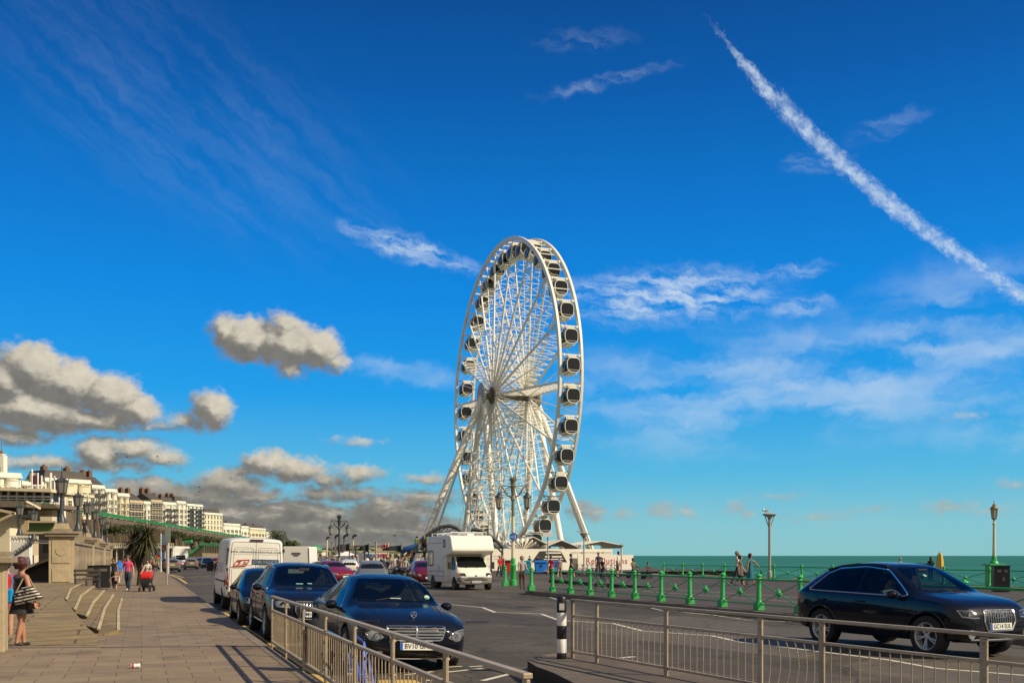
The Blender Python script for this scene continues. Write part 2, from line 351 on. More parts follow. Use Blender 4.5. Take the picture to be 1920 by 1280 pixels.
# ------------------------------------------------------------------ ground, road, pavement, sea
def road_z(v):
    if v < 9: return -.16 + (v - 2.05) / 6.95 * .13
    return -.03 - (v - 9) / 7.2 * .04
def ground_mat(name, kind):
    m = bpy.data.materials.new(name); m.use_nodes = True; t = m.node_tree; b = NB(t); bs = t.nodes['Principled BSDF']
    tc = b.n('ShaderNodeTexCoord').outputs['Object']
    mp = b.n('ShaderNodeMapping'); mp.inputs['Rotation'].default_value[2] = -RROT; b.l.new(tc, mp.inputs[0]); r = mp.outputs[0]
    fine = b.noise(tc, 60, 3, .8); mid = b.noise(tc, 2.2, 6, .65); big = b.noise(tc, .25, 5, .6)
    bq = b.n('ShaderNodeBump'); bq.inputs['Strength'].default_value = .35; bq.inputs['Distance'].default_value = .01
    if kind == 'asphalt':
        f = b.m('ADD', b.m('MULTIPLY', fine, .45), b.m('ADD', b.m('MULTIPLY', mid, .25), b.m('MULTIPLY', big, .3)))
        c = b.ramp(f, [(.34, (.038, .031, .022)), (.52, (.088, .073, .053)), (.70, (.21, .178, .13))])
        sep = b.n('ShaderNodeSeparateXYZ'); b.l.new(r, sep.inputs[0])
        tyre = b.noise(b.xyz(b.m('MULTIPLY', sep.outputs[0], 1.0), b.m('MULTIPLY', sep.outputs[1], .04), 0.), 1.1, 4, .6)
        c = b.mix(b.ss(tyre, .5, .7, 0., .4), c, (.03, .027, .024))
        cell = b.n('ShaderNodeTexVoronoi'); b.l.new(b.v('MULTIPLY', r, (.5, .22, 0)), cell.inputs['Vector']); cell.inputs['Scale'].default_value = .8
        sc = b.n('ShaderNodeSeparateColor'); b.l.new(cell.outputs['Color'], sc.inputs[0])
        c = b.mix(b.ss(sc.outputs[0], .72, .74, 0., .45), c, (.038, .033, .027)); c = b.mix(b.ss(sc.outputs[1], .80, .82, 0., .35), c, (.16, .14, .11))
        oil = b.noise(tc, .9, 3, .5); c = b.mix(b.ss(oil, .66, .76, 0., .6), c, (.016, .014, .013))
        crack = b.n('ShaderNodeTexVoronoi', feature='DISTANCE_TO_EDGE'); b.l.new(b.v('ADD', tc, b.v('SCALE', b.noise(tc, 1.5, 4, out=1), None)), crack.inputs['Vector']); crack.inputs['Scale'].default_value = .16
        c = b.mix(b.m('MULTIPLY', b.ss(crack.outputs['Distance'], .006, .0), .7), c, (.012, .011, .01))
        b.l.new(c, bs.inputs['Base Color']); b.put(bs.inputs['Roughness'], .8); b.l.new(fine, bq.inputs['Height'])
        bs.inputs['Specular IOR Level'].default_value = .3
    elif kind == 'slabs':
        br = b.n('ShaderNodeTexBrick'); b.l.new(b.v('MULTIPLY', r, (1, 1, 0)), br.inputs['Vector'])
        br.inputs['Scale'].default_value = 1; br.inputs['Brick Width'].default_value = .62; br.inputs['Row Height'].default_value = .46; br.inputs['Mortar Size'].default_value = .007
        br.inputs['Mortar Smooth'].default_value = .3; br.inputs['Bias'].default_value = -.2
        br.inputs['Color1'].default_value = (.200, .146, .089, 1); br.inputs['Color2'].default_value = (.258, .192, .118, 1); br.inputs['Mortar'].default_value = (.085, .06, .04, 1)
        f = b.m('ADD', b.m('MULTIPLY', fine, .4), b.m('ADD', b.m('MULTIPLY', mid, .35), b.m('MULTIPLY', big, .35)))
        c = b.mix(1., br.outputs['Color'], b.ramp(f, [(.36, (.42, .42, .42)), (.5, (.95, .94, .92)), (.72, (1.4, 1.36, 1.28))]), 'MULTIPLY')
        stain = b.noise(tc, .8, 6, .7); c = b.mix(b.ss(stain, .52, .68, 0., .55), c, (.095, .07, .048))
        spots = b.noise(tc, 9, 2, .5)
        c = b.mix(b.ss(spots, .70, .76, 0., .35), c, (.06, .05, .04))
        b.l.new(c, bs.inputs['Base Color']); b.put(bs.inputs['Roughness'], .85)
        b.l.new(b.m('ADD', b.m('MULTIPLY', fine, .3), b.m('MULTIPLY', br.outputs['Fac'], -1.)), bq.inputs['Height'])
    elif kind == 'ramp':
        br = b.n('ShaderNodeTexBrick'); mp2 = b.n('ShaderNodeMapping'); mp2.inputs['Rotation'].default_value[2] = -RROT; b.l.new(tc, mp2.inputs[0]); b.l.new(b.v('MULTIPLY', mp2.outputs[0], (1, 1, 0)), br.inputs['Vector'])
        br.inputs['Scale'].default_value = 1; br.inputs['Brick Width'].default_value = 2.2; br.inputs['Row Height'].default_value = .5; br.inputs['Mortar Size'].default_value = .025
        br.inputs['Color1'].default_value = (.30, .22, .10, 1); br.inputs['Color2'].default_value = (.24, .17, .09, 1); br.inputs['Mortar'].default_value = (.11, .085, .045, 1)
        f = b.m('ADD', b.m('MULTIPLY', fine, .4), b.m('MULTIPLY', mid, .6))
        c = b.mix(1., br.outputs['Color'], b.ramp(f, [(.36, (.62, .62, .6)), (.68, (1.2, 1.18, 1.1))]), 'MULTIPLY')
        b.l.new(c, bs.inputs['Base Color']); b.put(bs.inputs['Roughness'], .88); b.l.new(fine, bq.inputs['Height'])
    b.l.new(bq.outputs[0], bs.inputs['Normal']); return m
ASPHALT = ground_mat('asphalt', 'asphalt'); SLABS = ground_mat('paving_slabs', 'slabs'); RAMP = ground_mat('ramp_paving', 'ramp')
KERB = M('kerb_stone', (.19, .15, .105), .85, var=.35, scale=4, bump=.4, dirt=.4)
def sheet(name, uvs, z, m, kind='structure', thick=0):
    k = MB(); p = [rd(u, v, z) for u, v in uvs]
    if thick: k.prism([q - Vector((0, 0, thick)) for q in p], (0, 0, thick))
    else: k.add(p, [tuple(range(len(p)))])
    return tag(k.build(name, m), kind=kind)
# land as one thick sheet whose seaward edge is the promenade wall
sheet('ground', [(-70, -160), (-70, 37.4), (96, 37.4), (99, 67), (172, 67), (176, 37.4), (420, 30), (900, -60), (1500, -230), (1500, -700), (300, -400)], -.20, M('land', (.10, .085, .06), .9, var=.3, scale=.3), thick=9)
k = MB(); vs = [2.05 + i * (14.15 / 12) for i in range(13)]
us = [-60, -20, 0, 20, 40, 60, 100, 200, 430]
k.add([rd(u, v, road_z(v)) for u in us for v in vs], [(i * 13 + j, (i + 1) * 13 + j, (i + 1) * 13 + j + 1, i * 13 + j + 1) for i in range(len(us) - 1) for j in range(12)], True)
tag(k.build('road', ASPHALT, smooth=True), kind='structure')
def arc(cu, cv, r, a0, a1, n=8): return [(cu + r * math.cos(R(a0 + (a1 - a0) * i / n)), cv + r * math.sin(R(a0 + (a1 - a0) * i / n))) for i in range(n + 1)]
PROM = M('promenade_tarmac', (.062, .048, .037), .85, var=.35, scale=5, bump=.3, dirt=.25)
sheet('road_car_park', [(43, 16.2), (43, 37.2), (95, 37.2), (98, 66.8), (170, 66.8), (174, 37), (420, 30), (430, 16.2)], -.075, ASPHALT)
sheet('promenade', [(-60, 16.42)] + arc(41.4, 18.0, 1.6, -90, 0) + [(43, 24), (60, 25), (70, 37.2), (-60, 37.2)], .12, PROM, thick=.25)
sheet('promenade_kerb', [(-60, 16.2), (-60, 16.41)] + arc(41.3, 18.1, 1.7, -90, 0)[0:] + [(43, 24), (43.2, 24)] + arc(41.3, 18.1, 1.9, 0, -90), .115, KERB, thick=.24)
sheet('pavement', [(-60, 1.88), (430, 1.88), (430, -60), (-60, -90)], .12, SLABS, thick=.3)
k = MB()
u = -20.
while u < 120:
    k.prism([rd(u + .006, 1.886, -.2), rd(u + .91, 1.886, -.2), rd(u + .91, 2.06, -.2), rd(u + .006, 2.06, -.2)], (0, 0, .322)); u += .916
tag(k.build('kerb', KERB, bev=.012), kind='structure')
# smoother joints and drain strips across the pavement
JOINT = M('paving_joint', (.07, .052, .036), .9, var=.3)
k = MB()
for px0, py0, px1, py1, w in [(0, 1214, 520, 1210, .05), (230, 1147, 446, 1145, .06), (395, 1212, 515, 1211, .04)]:
    a, c = gp(px0, py0, .124), gp(px1, py1, .124); n = Vector((0, w, 0)); k.add([a, c, c + n, a + n], [(0, 1, 2, 3)])
tag(k.build('paving_joint', JOINT), kind='structure')
# sea
def sea_mat():
    m = bpy.data.materials.new('sea_water'); m.use_nodes = True; t = m.node_tree; b = NB(t); bs = t.nodes['Principled BSDF']
    tc = b.n('ShaderNodeTexCoord').outputs['Object']
    sep = b.n('ShaderNodeSeparateXYZ'); b.l.new(tc, sep.inputs[0])
    n1 = b.noise(b.v('MULTIPLY', tc, (.004, .02, 0)), 1, 5, .65); n2 = b.noise(b.v('MULTIPLY', tc, (.03, .012, 0)), 1, 5, .65)
    c = b.ramp(b.m('ADD', b.m('MULTIPLY', n1, .65), b.m('MULTIPLY', n2, .35)), [(.3, (.016, .095, .060)), (.5, (.028, .15, .092)), (.7, (.06, .24, .15))])
    caps = b.noise(b.v('MULTIPLY', tc, (.11, .5, 0)), 1, 3, .6); c = b.mix(b.ss(caps, .70, .76, 0., .7), c, (.42, .46, .42))
    b.l.new(c, bs.inputs['Base Color']); bs.inputs['Roughness'].default_value = .55; bs.inputs['Specular IOR Level'].default_value = .12
    q = b.n('ShaderNodeBump'); q.inputs['Strength'].default_value = .5; q.inputs['Distance'].default_value = .4
    b.l.new(b.noise(b.v('MULTIPLY', tc, (.25, .5, 0)), 1, 4, .6), q.inputs['Height']); b.l.new(q.outputs[0], bs.inputs['Normal']); return m
k = MB(); k.add([(-40000, -3000, -5), (40000, -3000, -5), (40000, 40000, -5), (-40000, 40000, -5)], [(0, 1, 2, 3)]); tag(k.build('sea', sea_mat()), kind='structure')
# shingle strip behind the far railing
k = MB(); n = 90
for i in range(n + 1):
    u = -40 + i * 1.5
    k.v += [tuple(rd(u, 36.75, .125)), tuple(rd(u, 37.1, .24 + .10 * random.random())), tuple(rd(u, 37.38, .13))]
for i in range(n):
    for j in range(2): k.f.append([i * 3 + j, i * 3 + j + 1, i * 3 + j + 4, i * 3 + j + 3]); k.mi.append(0); k.sm.append(True)
tag(k.build('shingle', M('shingle', (.42, .28, .22), .9, var=.5, scale=5, bump=.6)), kind='stuff', cat='shingle', label='pale pink shingle lying along the foot of the far railing')

# ------------------------------------------------------------------ painted markings
WLINE = M('white_road_paint', (.62, .57, .44), .7, var=.2, scale=14, dirt=.6); YLINE = M('yellow_road_paint', (.62, .42, .10), .7, var=.2, scale=14, dirt=.5)
def on_road(px, py):
    z = -.08
    for _ in range(4):
        p = gp(px, py, z); z = road_z(max(2.05, min(16.2, inv(p)[1])))
    return gp(px, py, z + .006)
def on_prom(px, py): return gp(px, py, .126)
def ribbon(k, pts, w):
    n = len(pts); vs = []
    for i, p in enumerate(pts):
        d = (pts[min(i + 1, n - 1)] - pts[max(i - 1, 0)]); d.z = 0; d.normalize(); s_ = Vector((-d.y, d.x, 0)) * w / 2; vs += [p + s_, p - s_]
    k.add(vs, [(2 * i, 2 * i + 1, 2 * i + 3, 2 * i + 2) for i in range(n - 1)])
def dense(pts, proj):
    out = []
    for (a, c) in zip(pts[:-1], pts[1:]):
        for i in range(6): out.append(proj(a[0] + (c[0] - a[0]) * i / 6, a[1] + (c[1] - a[1]) * i / 6))
    return out + [proj(*pts[-1])]
k = MB()
for pts, w in [([(800, 1130), (850, 1133), (905, 1138), (928, 1147), (1015, 1150), (1045, 1161), (1066, 1163), (1150, 1168), (1205, 1182), (1335, 1191), (1390, 1203), (1460, 1211), (1540, 1221), (1665, 1236), (1755, 1252), (1920, 1265)], .11),
               ([(911, 1119.5), (955, 1119.5)], .1), ([(1000, 1118.5), (1030, 1118.5), (1047, 1124), (1125, 1131), (1212, 1137), (1242, 1144), (1335, 1152), (1397, 1161), (1435, 1163), (1500, 1166), (1920, 1205)], .1),
               ([(885, 1116), (892, 1116)], .1), ([(1125, 1236), (1190, 1230)], .13), ([(1130, 1238.5), (1242, 1251), (1307, 1259), (1370, 1280), (1430, 1300)], .14)]:
    ribbon(k, dense(pts, on_road), w)
for pts in [[(668, 1256), (700, 1252)], [(705, 1258), (752, 1254)], [(668, 1263), (704, 1260)], [(757, 1256), (800, 1252)], [(760, 1264), (812, 1258)], [(835, 1250), (866, 1248)], [(838, 1259), (905, 1252)], [(800, 1275), (840, 1270)], [(880, 1249), (930, 1246)], [(905, 1275), (985, 1255)]]:
    ribbon(k, dense(pts, on_road), .1)
tag(k.build('road_marking', WLINE, clean=False), kind='structure')
k = MB()
for v in (2.32, 2.5):
    ribbon(k, [rd(u, v, road_z(v) + .006) for u in range(-10, 34)], .075)
for pts in [[(315, 1076), (335, 1083), (350, 1093)], [(350, 1093), (400, 1094)], [(322, 1076.5), (345, 1082), (395, 1079)], [(336, 1083), (400, 1082)]]:
    ribbon(k, dense(pts, on_road), .16)
tag(k.build('yellow_marking', YLINE, clean=False), kind='structure')
k = MB()
for v, w in ((18.7, .1), (20.6, .1), (22.9, .12)): ribbon(k, [rd(u, v, .126) for u in range(-10, 43)], w)
tag(k.build('lane_marking', M('worn_cream_paint', (.42, .34, .24), .8, var=.25, dirt=.5), clean=False), kind='structure')
k = MB()
for u, v in ((13.6, 3.3), (9.2, 3.1)): k.lathe([(.62, 0), (.60, .004), (0, .004)], 20, rd(u, v, road_z(v) + .004))
tag(k.build('manhole_marking', YLINE), kind='structure')

MHM = M('cast_iron_cover', (.035, .032, .03), .6, .3, var=.5, scale=25, bump=.6)
for u, v, lab in ((24.5, 8.2, 'round iron manhole cover in the road before the parked saloon'), (31, 12.1, 'round iron manhole cover in the road before the promenade railing'), (15.0, 6.9, 'round iron manhole cover in the road beyond the guard rail end')):
    k = MB(); k.lathe([(.33, -.03), (.33, .006), (.27, .006), (.265, .002), (0, .002)], 22); tag(k.build('manhole_cover', MHM, loc=rd(u, v, road_z(v) + .003)), lab, 'manhole cover')
# traffic island
k = MB()
near = [gp(989, 1239, .12), gp(1005, 1249, .12), gp(1040, 1262, .12), gp(1075, 1280, .12), gp(1165, 1330, .12), gp(1420, 1460, .12)]
far = [Vector((7.3, 4.4, .12)), Vector((4.8, 8.9, .12)), Vector((1.35, 15.7, .12)), Vector((.9, 16.0, .12)), Vector((.55, 15.7, .12)), Vector((.3, 15.1, .12))]
poly = near + far
k.prism([p - Vector((0, 0, .32)) for p in poly], (0, 0, .318)); tag(k.build('traffic_island', M('island_tarmac', (.115, .088, .062), .88, var=.3, scale=6, bump=.4, dirt=.3)), kind='structure')
k = MB(); n = len(poly); ctr = sum(poly, Vector()) / n
for i in range(n):
    a, c = poly[i], poly[(i + 1) % n]
    def inn(p): d = (ctr - p); d.z = 0; return p + d.normalized() * .17
    k.prism([q - Vector((0, 0, .32)) + Vector((0, 0, .001)) for q in (a, c, inn(c), inn(a))], (0, 0, .326))
tag(k.build('island_kerb', M('dark_kerb', (.115, .088, .065), .9, var=.35, scale=5, bump=.4, dirt=.4), bev=.015), kind='structure')

# ------------------------------------------------------------------ steel guard rails
def guard_rail(name, label, posts, bowed=(), top=.985):
    """posts: ground points; each bay has a mid rail, a bottom rail and bars"""
    t = thing(name, label, 'railing', posts[0]); o0 = posts[0]; L = [p - o0 for p in posts]; H = top - posts[0].z
    for i, p in enumerate(L):
        d = (L[min(i + 1, len(L) - 1)] - L[max(i - 1, 0)]).normalized(); q = MB()
        q.box(p + Vector((0, 0, H / 2 - .03)), (.075, .024, H + .02), math.atan2(d.y, d.x))
        for hz in (.18, .50, .80): q.tube([p + Vector((d.y, -d.x, 0)) * .03 + Vector((0, 0, hz)), p - Vector((d.y, -d.x, 0)) * .03 + Vector((0, 0, hz))], .012, 6)
        q.build('post', STEEL, t, bev=.004)
    q = MB(); d0 = (L[1] - L[0]).normalized() * .03; d1 = (L[-1] - L[-2]).normalized() * .03
    pts = [p + Vector((0, 0, H)) for p in L]; pts[0] = pts[0] - d0; pts[-1] = pts[-1] + d1
    for a, c in zip(pts[:-1], pts[1:]): q.bar(a, c, .062, .034)
    q.build('top_rail', STEEL, t, bev=.006)
    for i in range(len(L) - 1):
        a, c = L[i], L[i + 1]; d = (c - a); ln = d.length; d = d / ln; e = d * .036; q = MB()
        zm, zb = H - .235, .10
        q.bar(a + e + Vector((0, 0, zm)), c - e + Vector((0, 0, zm)), .045, .03); q.bar(a + e + Vector((0, 0, zb)), c - e + Vector((0, 0, zb)), .045, .03)
        q.build('rail', STEEL, t, bev=.004)
        q = MB(); nb = max(3, int(round(ln / .135))); side = Vector((-d.y, d.x, 0))
        for j in range(1, nb):
            x = a + d * ln * j / nb; bow = .0
            if i in bowed: bow = .045 * math.sin(math.pi * j / nb)
            q.tube([x + (side + d * .5) * bow * math.sin(math.pi * h / 6) + Vector((0, 0, zb + .01 + (zm - zb - .02) * h / 6)) for h in (range(7) if bow else (0, 6))], .0062, 6)
        q.build('bars', STEEL, t)
    return t
guard_rail('guard_rail', 'tan steel guard rail along the kerb in front of the dark parked saloon car', [rd(u, 2.09, .12) for u in (17.3, 15.55, 13.8, 12.05, 10.3, 8.62, 6.98, 5.36)])
guard_rail('guard_rail', 'tan steel guard rail on the traffic island behind the black and white bollard', [Vector((.86 + 3.24 * t, 15.3 - 6.7 * t, .12)) for t in (.02, .117, .354, .604, .735, .9987, 1.25, 1.5)], bowed=(3,), top=1.0)
# bollard
t = thing('bollard', 'black and white banded bollard at the tip of the traffic island', 'bollard', gp(1053, 1234, .12))
BW = [(0, .09, BLACKPL), (.09, .30, WHITE), (.30, .50, BLACKPL), (.50, .70, WHITE), (.70, .90, BLACKPL)]
k = MB()
for a, c, m in BW: k.use(m); k.lathe([(.071, a + .0015), (.073, a + .008), (.073, c - .008), (.071, c - .0015)], 20)
k.use(BLACKPL); k.lathe([(.073, .901), (.07, .925), (.05, .95), (0, .962)], 20); k.build('post', None, t)
k = MB(); k.box((0, -.0735, .79), (.075, .004, .10)); k.build('plate', M('grey_reflector', (.55, .53, .5), .4), t)

# ------------------------------------------------------------------ green seafront railings
def green_post_mb(k, h=1.06, s=1.):
    prof = [(.155, 0), (.155, .05), (.135, .07)]
    k.box((0, 0, .11 * s), (.27 * s, .27 * s, .22 * s)); k.box((0, 0, .235 * s), (.22 * s, .22 * s, .03), 0)
    k.lathe([(.105 * s, .25 * s), (.11 * s, .27 * s), (.09 * s, .31 * s), (.082 * s, .36 * s), (.07 * s, .80 * h), (.10 * s, .82 * h), (.10 * s, .845 * h), (.075 * s, .86 * h), (.075 * s, .90 * h), (.105 * s, .915 * h), (.11 * s, .935 * h), (.06 * s, .965 * h), (.045 * s, .985 * h), (0, h)], 14)
proto = None
def green_railing(name, label, us, v, z, group=None, span=(0, None), s=1.):
    pts = [rd(u, v, z) for u in us]; o0 = pts[0].copy(); t = thing(name, label, 'railing', o0); L = [p - o0 for p in pts]; H = 1.06
    k = MB(); green_post_mb(k, H, s * .86); first = k.build('post', GREEN, t, loc=L[0], rz=RROT, bev=.008)
    for p in L[1:]:
        c = first.copy(); COL.objects.link(c); c.parent = t; c.location = p; c.rotation_euler = (random.uniform(-.02, .02), random.uniform(-.02, .02), RROT + random.uniform(-.06, .06))
    for i in range(len(L) - 1):
        a, c = L[i], L[i + 1]; up = lambda p, h: p + Vector((0, 0, h)); m = (a + c) / 2; q = MB()
        d = (c - a).normalized() * .07
        q.tube([up(a + d, .88), up(c - d, .88)], .030, 8); q.tube([up(a + d, .17), up(c - d, .17)], .020, 6)
        for s_, e_ in ((a + d, c - d), (c - d, a + d)): q.tube([up(s_, .80), up((s_ + e_) / 2, .50), up(e_, .20)], .015, 6)
        q.ball(up(m, .50), .09, 12); q.lathe([(.05, .60), (.03, .62), (0, .64)], 8, m); q.lathe([(0, .36), (.03, .38), (.05, .40)], 8, m)
        q.build('rail', GREEN, t)
    return t
green_railing('seafront_railing', 'green iron railing with ball crosses edging the promenade nearest the road', [39.3 - 1.9 * i + .02 for i in range(18)], 16.55, .12)
green_railing('seafront_railing', 'green iron railing along the sea edge behind the strolling people', [65.2 - 2.75 * i for i in range(21)], 36.4, .12)
for px, py, lab in [(996, 1107, 'green iron bollard at the end of the promenade railing'), (947, 1098, 'green iron bollard beside the parked camper van')]:
    k = MB(); green_post_mb(k, 1.06); tag(k.build('iron_bollard', GREEN, loc=gp(px, py, .12), rz=RROT, bev=.008), lab, 'bollard')

# ------------------------------------------------------------------ ferris wheel
WHEELW = M('wheel_white', (.82, .78, .67), .4, var=.06, scale=1.2, dirt=.14)
WHEELD = M('wheel_grey', (.30, .28, .24), .5, var=.2)
def build_wheel():
    D = Vector((-SA, CA, 0)); A = Vector((CA, SA, 0)); Z = Vector((0, 0, 1)); C = Vector((-1.6, 137, 23.72)); RW = 20.8
    root = thing('ferris_wheel', 'tall white ferris wheel with thirty-six dark glass gondolas beside the sea', 'ferris wheel', (C.x, C.y, 0))
    H = Vector((0, 0, C.z))
    def q(r, th, s): return H + (D * math.cos(th) + Z * math.sin(th)) * r + A * s
    SEP = 2.8
    for s in (0, SEP):
        k = MB(); n = 108; sec = [(RW + .30, -.17), (RW + .30, .17), (RW - .26, .17), (RW - .26, -.17)]
        vs = [q(r, 2 * math.pi * i / n, s + o) for i in range(n) for (r, o) in sec]
        fs = [(i * 4 + j, i * 4 + (j + 1) % 4, ((i + 1) % n) * 4 + (j + 1) % 4, ((i + 1) % n) * 4 + j) for i in range(n) for j in range(4)]
        k.add(vs, fs); k.build('rim', WHEELW, root, bev=.05)
    for i in range(36):
        k = MB(); th = R(10 * i); k.tube([q(RW - .05, th, .1), q(RW - .05, th, SEP - .1)], .07, 6)
        k.tube([q(RW - .05, th, .1), q(RW - .2, th + R(9), SEP - .1)], .03, 4)
        k.build('rim_tie', WHEELW, root)
    # spokes: two tubes that meet the two rims, laced together
    HN, HF, RH = -1.1, SEP + 1.1, .85
    for i in range(18):
        th = R(20 * i + 4); k = MB()
        def on(t, side): return q(RH + (RW - .2 - RH) * t, th, (HN * (1 - t) if side == 0 else HF * (1 - t) + SEP * t))
        for sd in (0, 1): k.tube([on(0, sd), on(1, sd)], [.17, .12], 8)
        n = 13
        for j in range(1, n):
            t0, t1 = j / n, (j + 1) / n
            k.tube([on(t0, 0), on(t0, 1)], .042, 4)
            if j < n - 0: k.tube([on(t0, 0), on(min(t1, .99), 1)], .034, 4); k.tube([on(t0, 1), on(min(t1, .99), 0)], .034, 4)
        k.build('spoke', WHEELW, root)
    for i in range(18):                                    # tension rods between the spokes
        th = R(20 * i + 14); k = MB()
        for sd, s in ((HN, 0), (HF, SEP)): k.tube([q(RH, th - R(6), sd), q(RW - .25, th, s)], .05, 5); k.tube([q(RH, th + R(6), sd), q(RW * .5, th, sd * .5 + s * .5)], .05, 5)
        k.build('tie_rod', WHEELW, root)
    def tube_ax(k, s0, s1, r, n=28):
        pts = []
        for s in (s0, s1):
            for j in range(n): pts.append(q(r, 2 * math.pi * j / n, s))
        k.add(pts, [(j, (j + 1) % n, n + (j + 1) % n, n + j) for j in range(n)] + [tuple(reversed(range(n))), tuple(range(n, 2 * n))], True)
    k = MB(); tube_ax(k, -2.6, 5.4, .62); tube_ax(k, -1.35, -.85, 1.15); tube_ax(k, SEP + .85, SEP + 1.35, 1.15)
    for s in (-1.6, SEP + 1.6):
        for j in range(18): th = R(20 * j); k.tube([q(.6, th, s), q(1.5, th, s * .78 + .22 * 1.4)], .09, 5)
    k.build('hub', M('hub_dark', (.16, .145, .12), .55, var=.3), root)
    for s in (-2.75, 5.4):
        k = MB(); tube_ax(k, s - .12, s + .12, 1.62, 36); tube_ax(k, s - .2, s + .2, .5); k.build('hub_disc', M('disc_grey', (.40, .38, .33), .5, var=.12, scale=.8), root)
    # legs
    HNp, HFp = H + A * -2.5, H + A * 5.2
    def base(d, s, z=-.3): return D * d + A * s + Z * z
    LEGS = [(HNp, base(0, -12.5), .46), (HNp, base(6.2, -3.9), .40), (HNp, base(-9.6, -3.6), .40), (HFp, base(0, 14.8), .46), (HFp, base(9, 6.6), .40), (HFp, base(-7.5, 6.6), .40),
            (HNp, base(9, -8.5), .16), (HFp, base(-9, 11), .16)]
    for a, c, r in LEGS:
        k = MB(); k.tube([a, a + (c - a) * .5, c], [r * .92, r, r], 14)
        for t in (.22, .44, .66, .86): p = a + (c - a) * t; e = (c - a).normalized() * .09; k.tube([p - e, p + e], r * 1.18, 14)
        k.build('leg', WHEELW, root)
    a, c = HNp, base(6.2, -3.9); k = MB(); sd = A * -.75 - D * .1
    for o in (0, .35): k.tube([a + sd * 1 + A * -o * .8, c + sd + A * -o * .8], .035, 5)
    for i in range(60): p = a + (c - a) * (i / 60) + sd; k.tube([p, p + A * -.28], .018, 4)
    k.build('ladder', WHEELW, root)
    # gondolas
    def outline(w, h, n=7, top=.35, bot=.75):
        pts = []
        for (cx, cy, r, a0) in ((w / 2 - bot, -h / 2 + bot, bot, -90), (w / 2 - top, h / 2 - top, top, 0), (-w / 2 + top, h / 2 - top, top, 90), (-w / 2 + bot, -h / 2 + bot, bot, 180)):
            for i in range(n + 1): an = R(a0 + 90 * i / n); pts.append((cx + r * math.cos(an), cy + r * math.sin(an)))
        return pts
    GL = M('gondola_glass', (.016, .017, .018), .12, var=0, spec=.6)
    gd = None; rims = []
    first = None
    def bow(y): return 1 - .12 * (y / 1.05) ** 2
    for i in range(36):
        th = R(10 * i + 5); P = q(RW - .1, th, SEP / 2)
        if first is None:
            k = MB(); ol = outline(1.84, 1.70, 6, .58, .66); secs = [-1.02, -.6, 0, .6, 1.02]
            vs = [Vector((x * bow(y), y, z)) for y in secs for x, z in ol]; n = len(ol)
            fs = [(a * n + j, a * n + (j + 1) % n, (a + 1) * n + (j + 1) % n, (a + 1) * n + j) for a in range(len(secs) - 1) for j in range(n)] + [tuple(range(n)), tuple(reversed(range((len(secs) - 1) * n, len(secs) * n)))]
            k.add(vs, fs); g = k.build('gondola', GL, root)
            frs = []
            for y in (-1.0, 1.0):
                k = MB(); o1, o2 = outline(1.94, 1.80, 6, .62, .70), outline(1.76, 1.62, 6, .54, .62); f = bow(y); n = len(o1)
                for e in (-.085, .085): pass
                ring = [[Vector((x * f, y + e, z)) for x, z in o] for o in (o1, o2) for e in (-.07, .07)]
                vs = ring[0] + ring[1] + ring[3] + ring[2]
                k.add(vs, [(a * n + j, a * n + (j + 1) % n, ((a + 1) % 4) * n + (j + 1) % n, ((a + 1) % 4) * n + j) for a in range(4) for j in range(n)])
                frs.append(k.build('frame', WHEELW, g, bev=.03))
            k = MB(); ol = outline(1.90, 1.76, 6, .58, .67); low = [p for p in ol if p[1] < -.56]; low.sort(key=lambda p: math.atan2(p[0], -p[1] - .2))
            n = len(low); secs = [-.95, -.5, 0, .5, .95]
            k.add([Vector((x * bow(y), y, z)) for y in secs for x, z in low], [(a * n + j, a * n + j + 1, (a + 1) * n + j + 1, (a + 1) * n + j) for a in range(len(secs) - 1) for j in range(n - 1)])
            k.box((0, 0, -.98), (.9, 1.9, .1)); k.box((0, -1.0, -.56), (1.2, .05, .035)); k.box((0, -.99, .02), (.14, .05, .05)); fl = k.build('belly', WHEELW, g)
            k = MB(); k.box((0, -.3, 1.34), (2.4, .18, .14))
            for x in (-.42, -.21, 0, .21, .42): k.box((x, -.3, 1.16), (.09, .5, .26))
            for x in (-.98, .98): k.box((x, -.3, 1.30), (.16, .3, .34))
            k.box((0, 0, 1.01), (1.15, 1.5, .10)); hg = k.build('hanger', WHEELW, g)
            first = g; parts = frs + [fl, hg]
        else:
            g = first.copy(); COL.objects.link(g); g.parent = root
            for p in parts: c = p.copy(); COL.objects.link(c); c.parent = g
        g.location = P - Z * 1.36; g.rotation_euler.z = RROT
    return root
build_wheel()

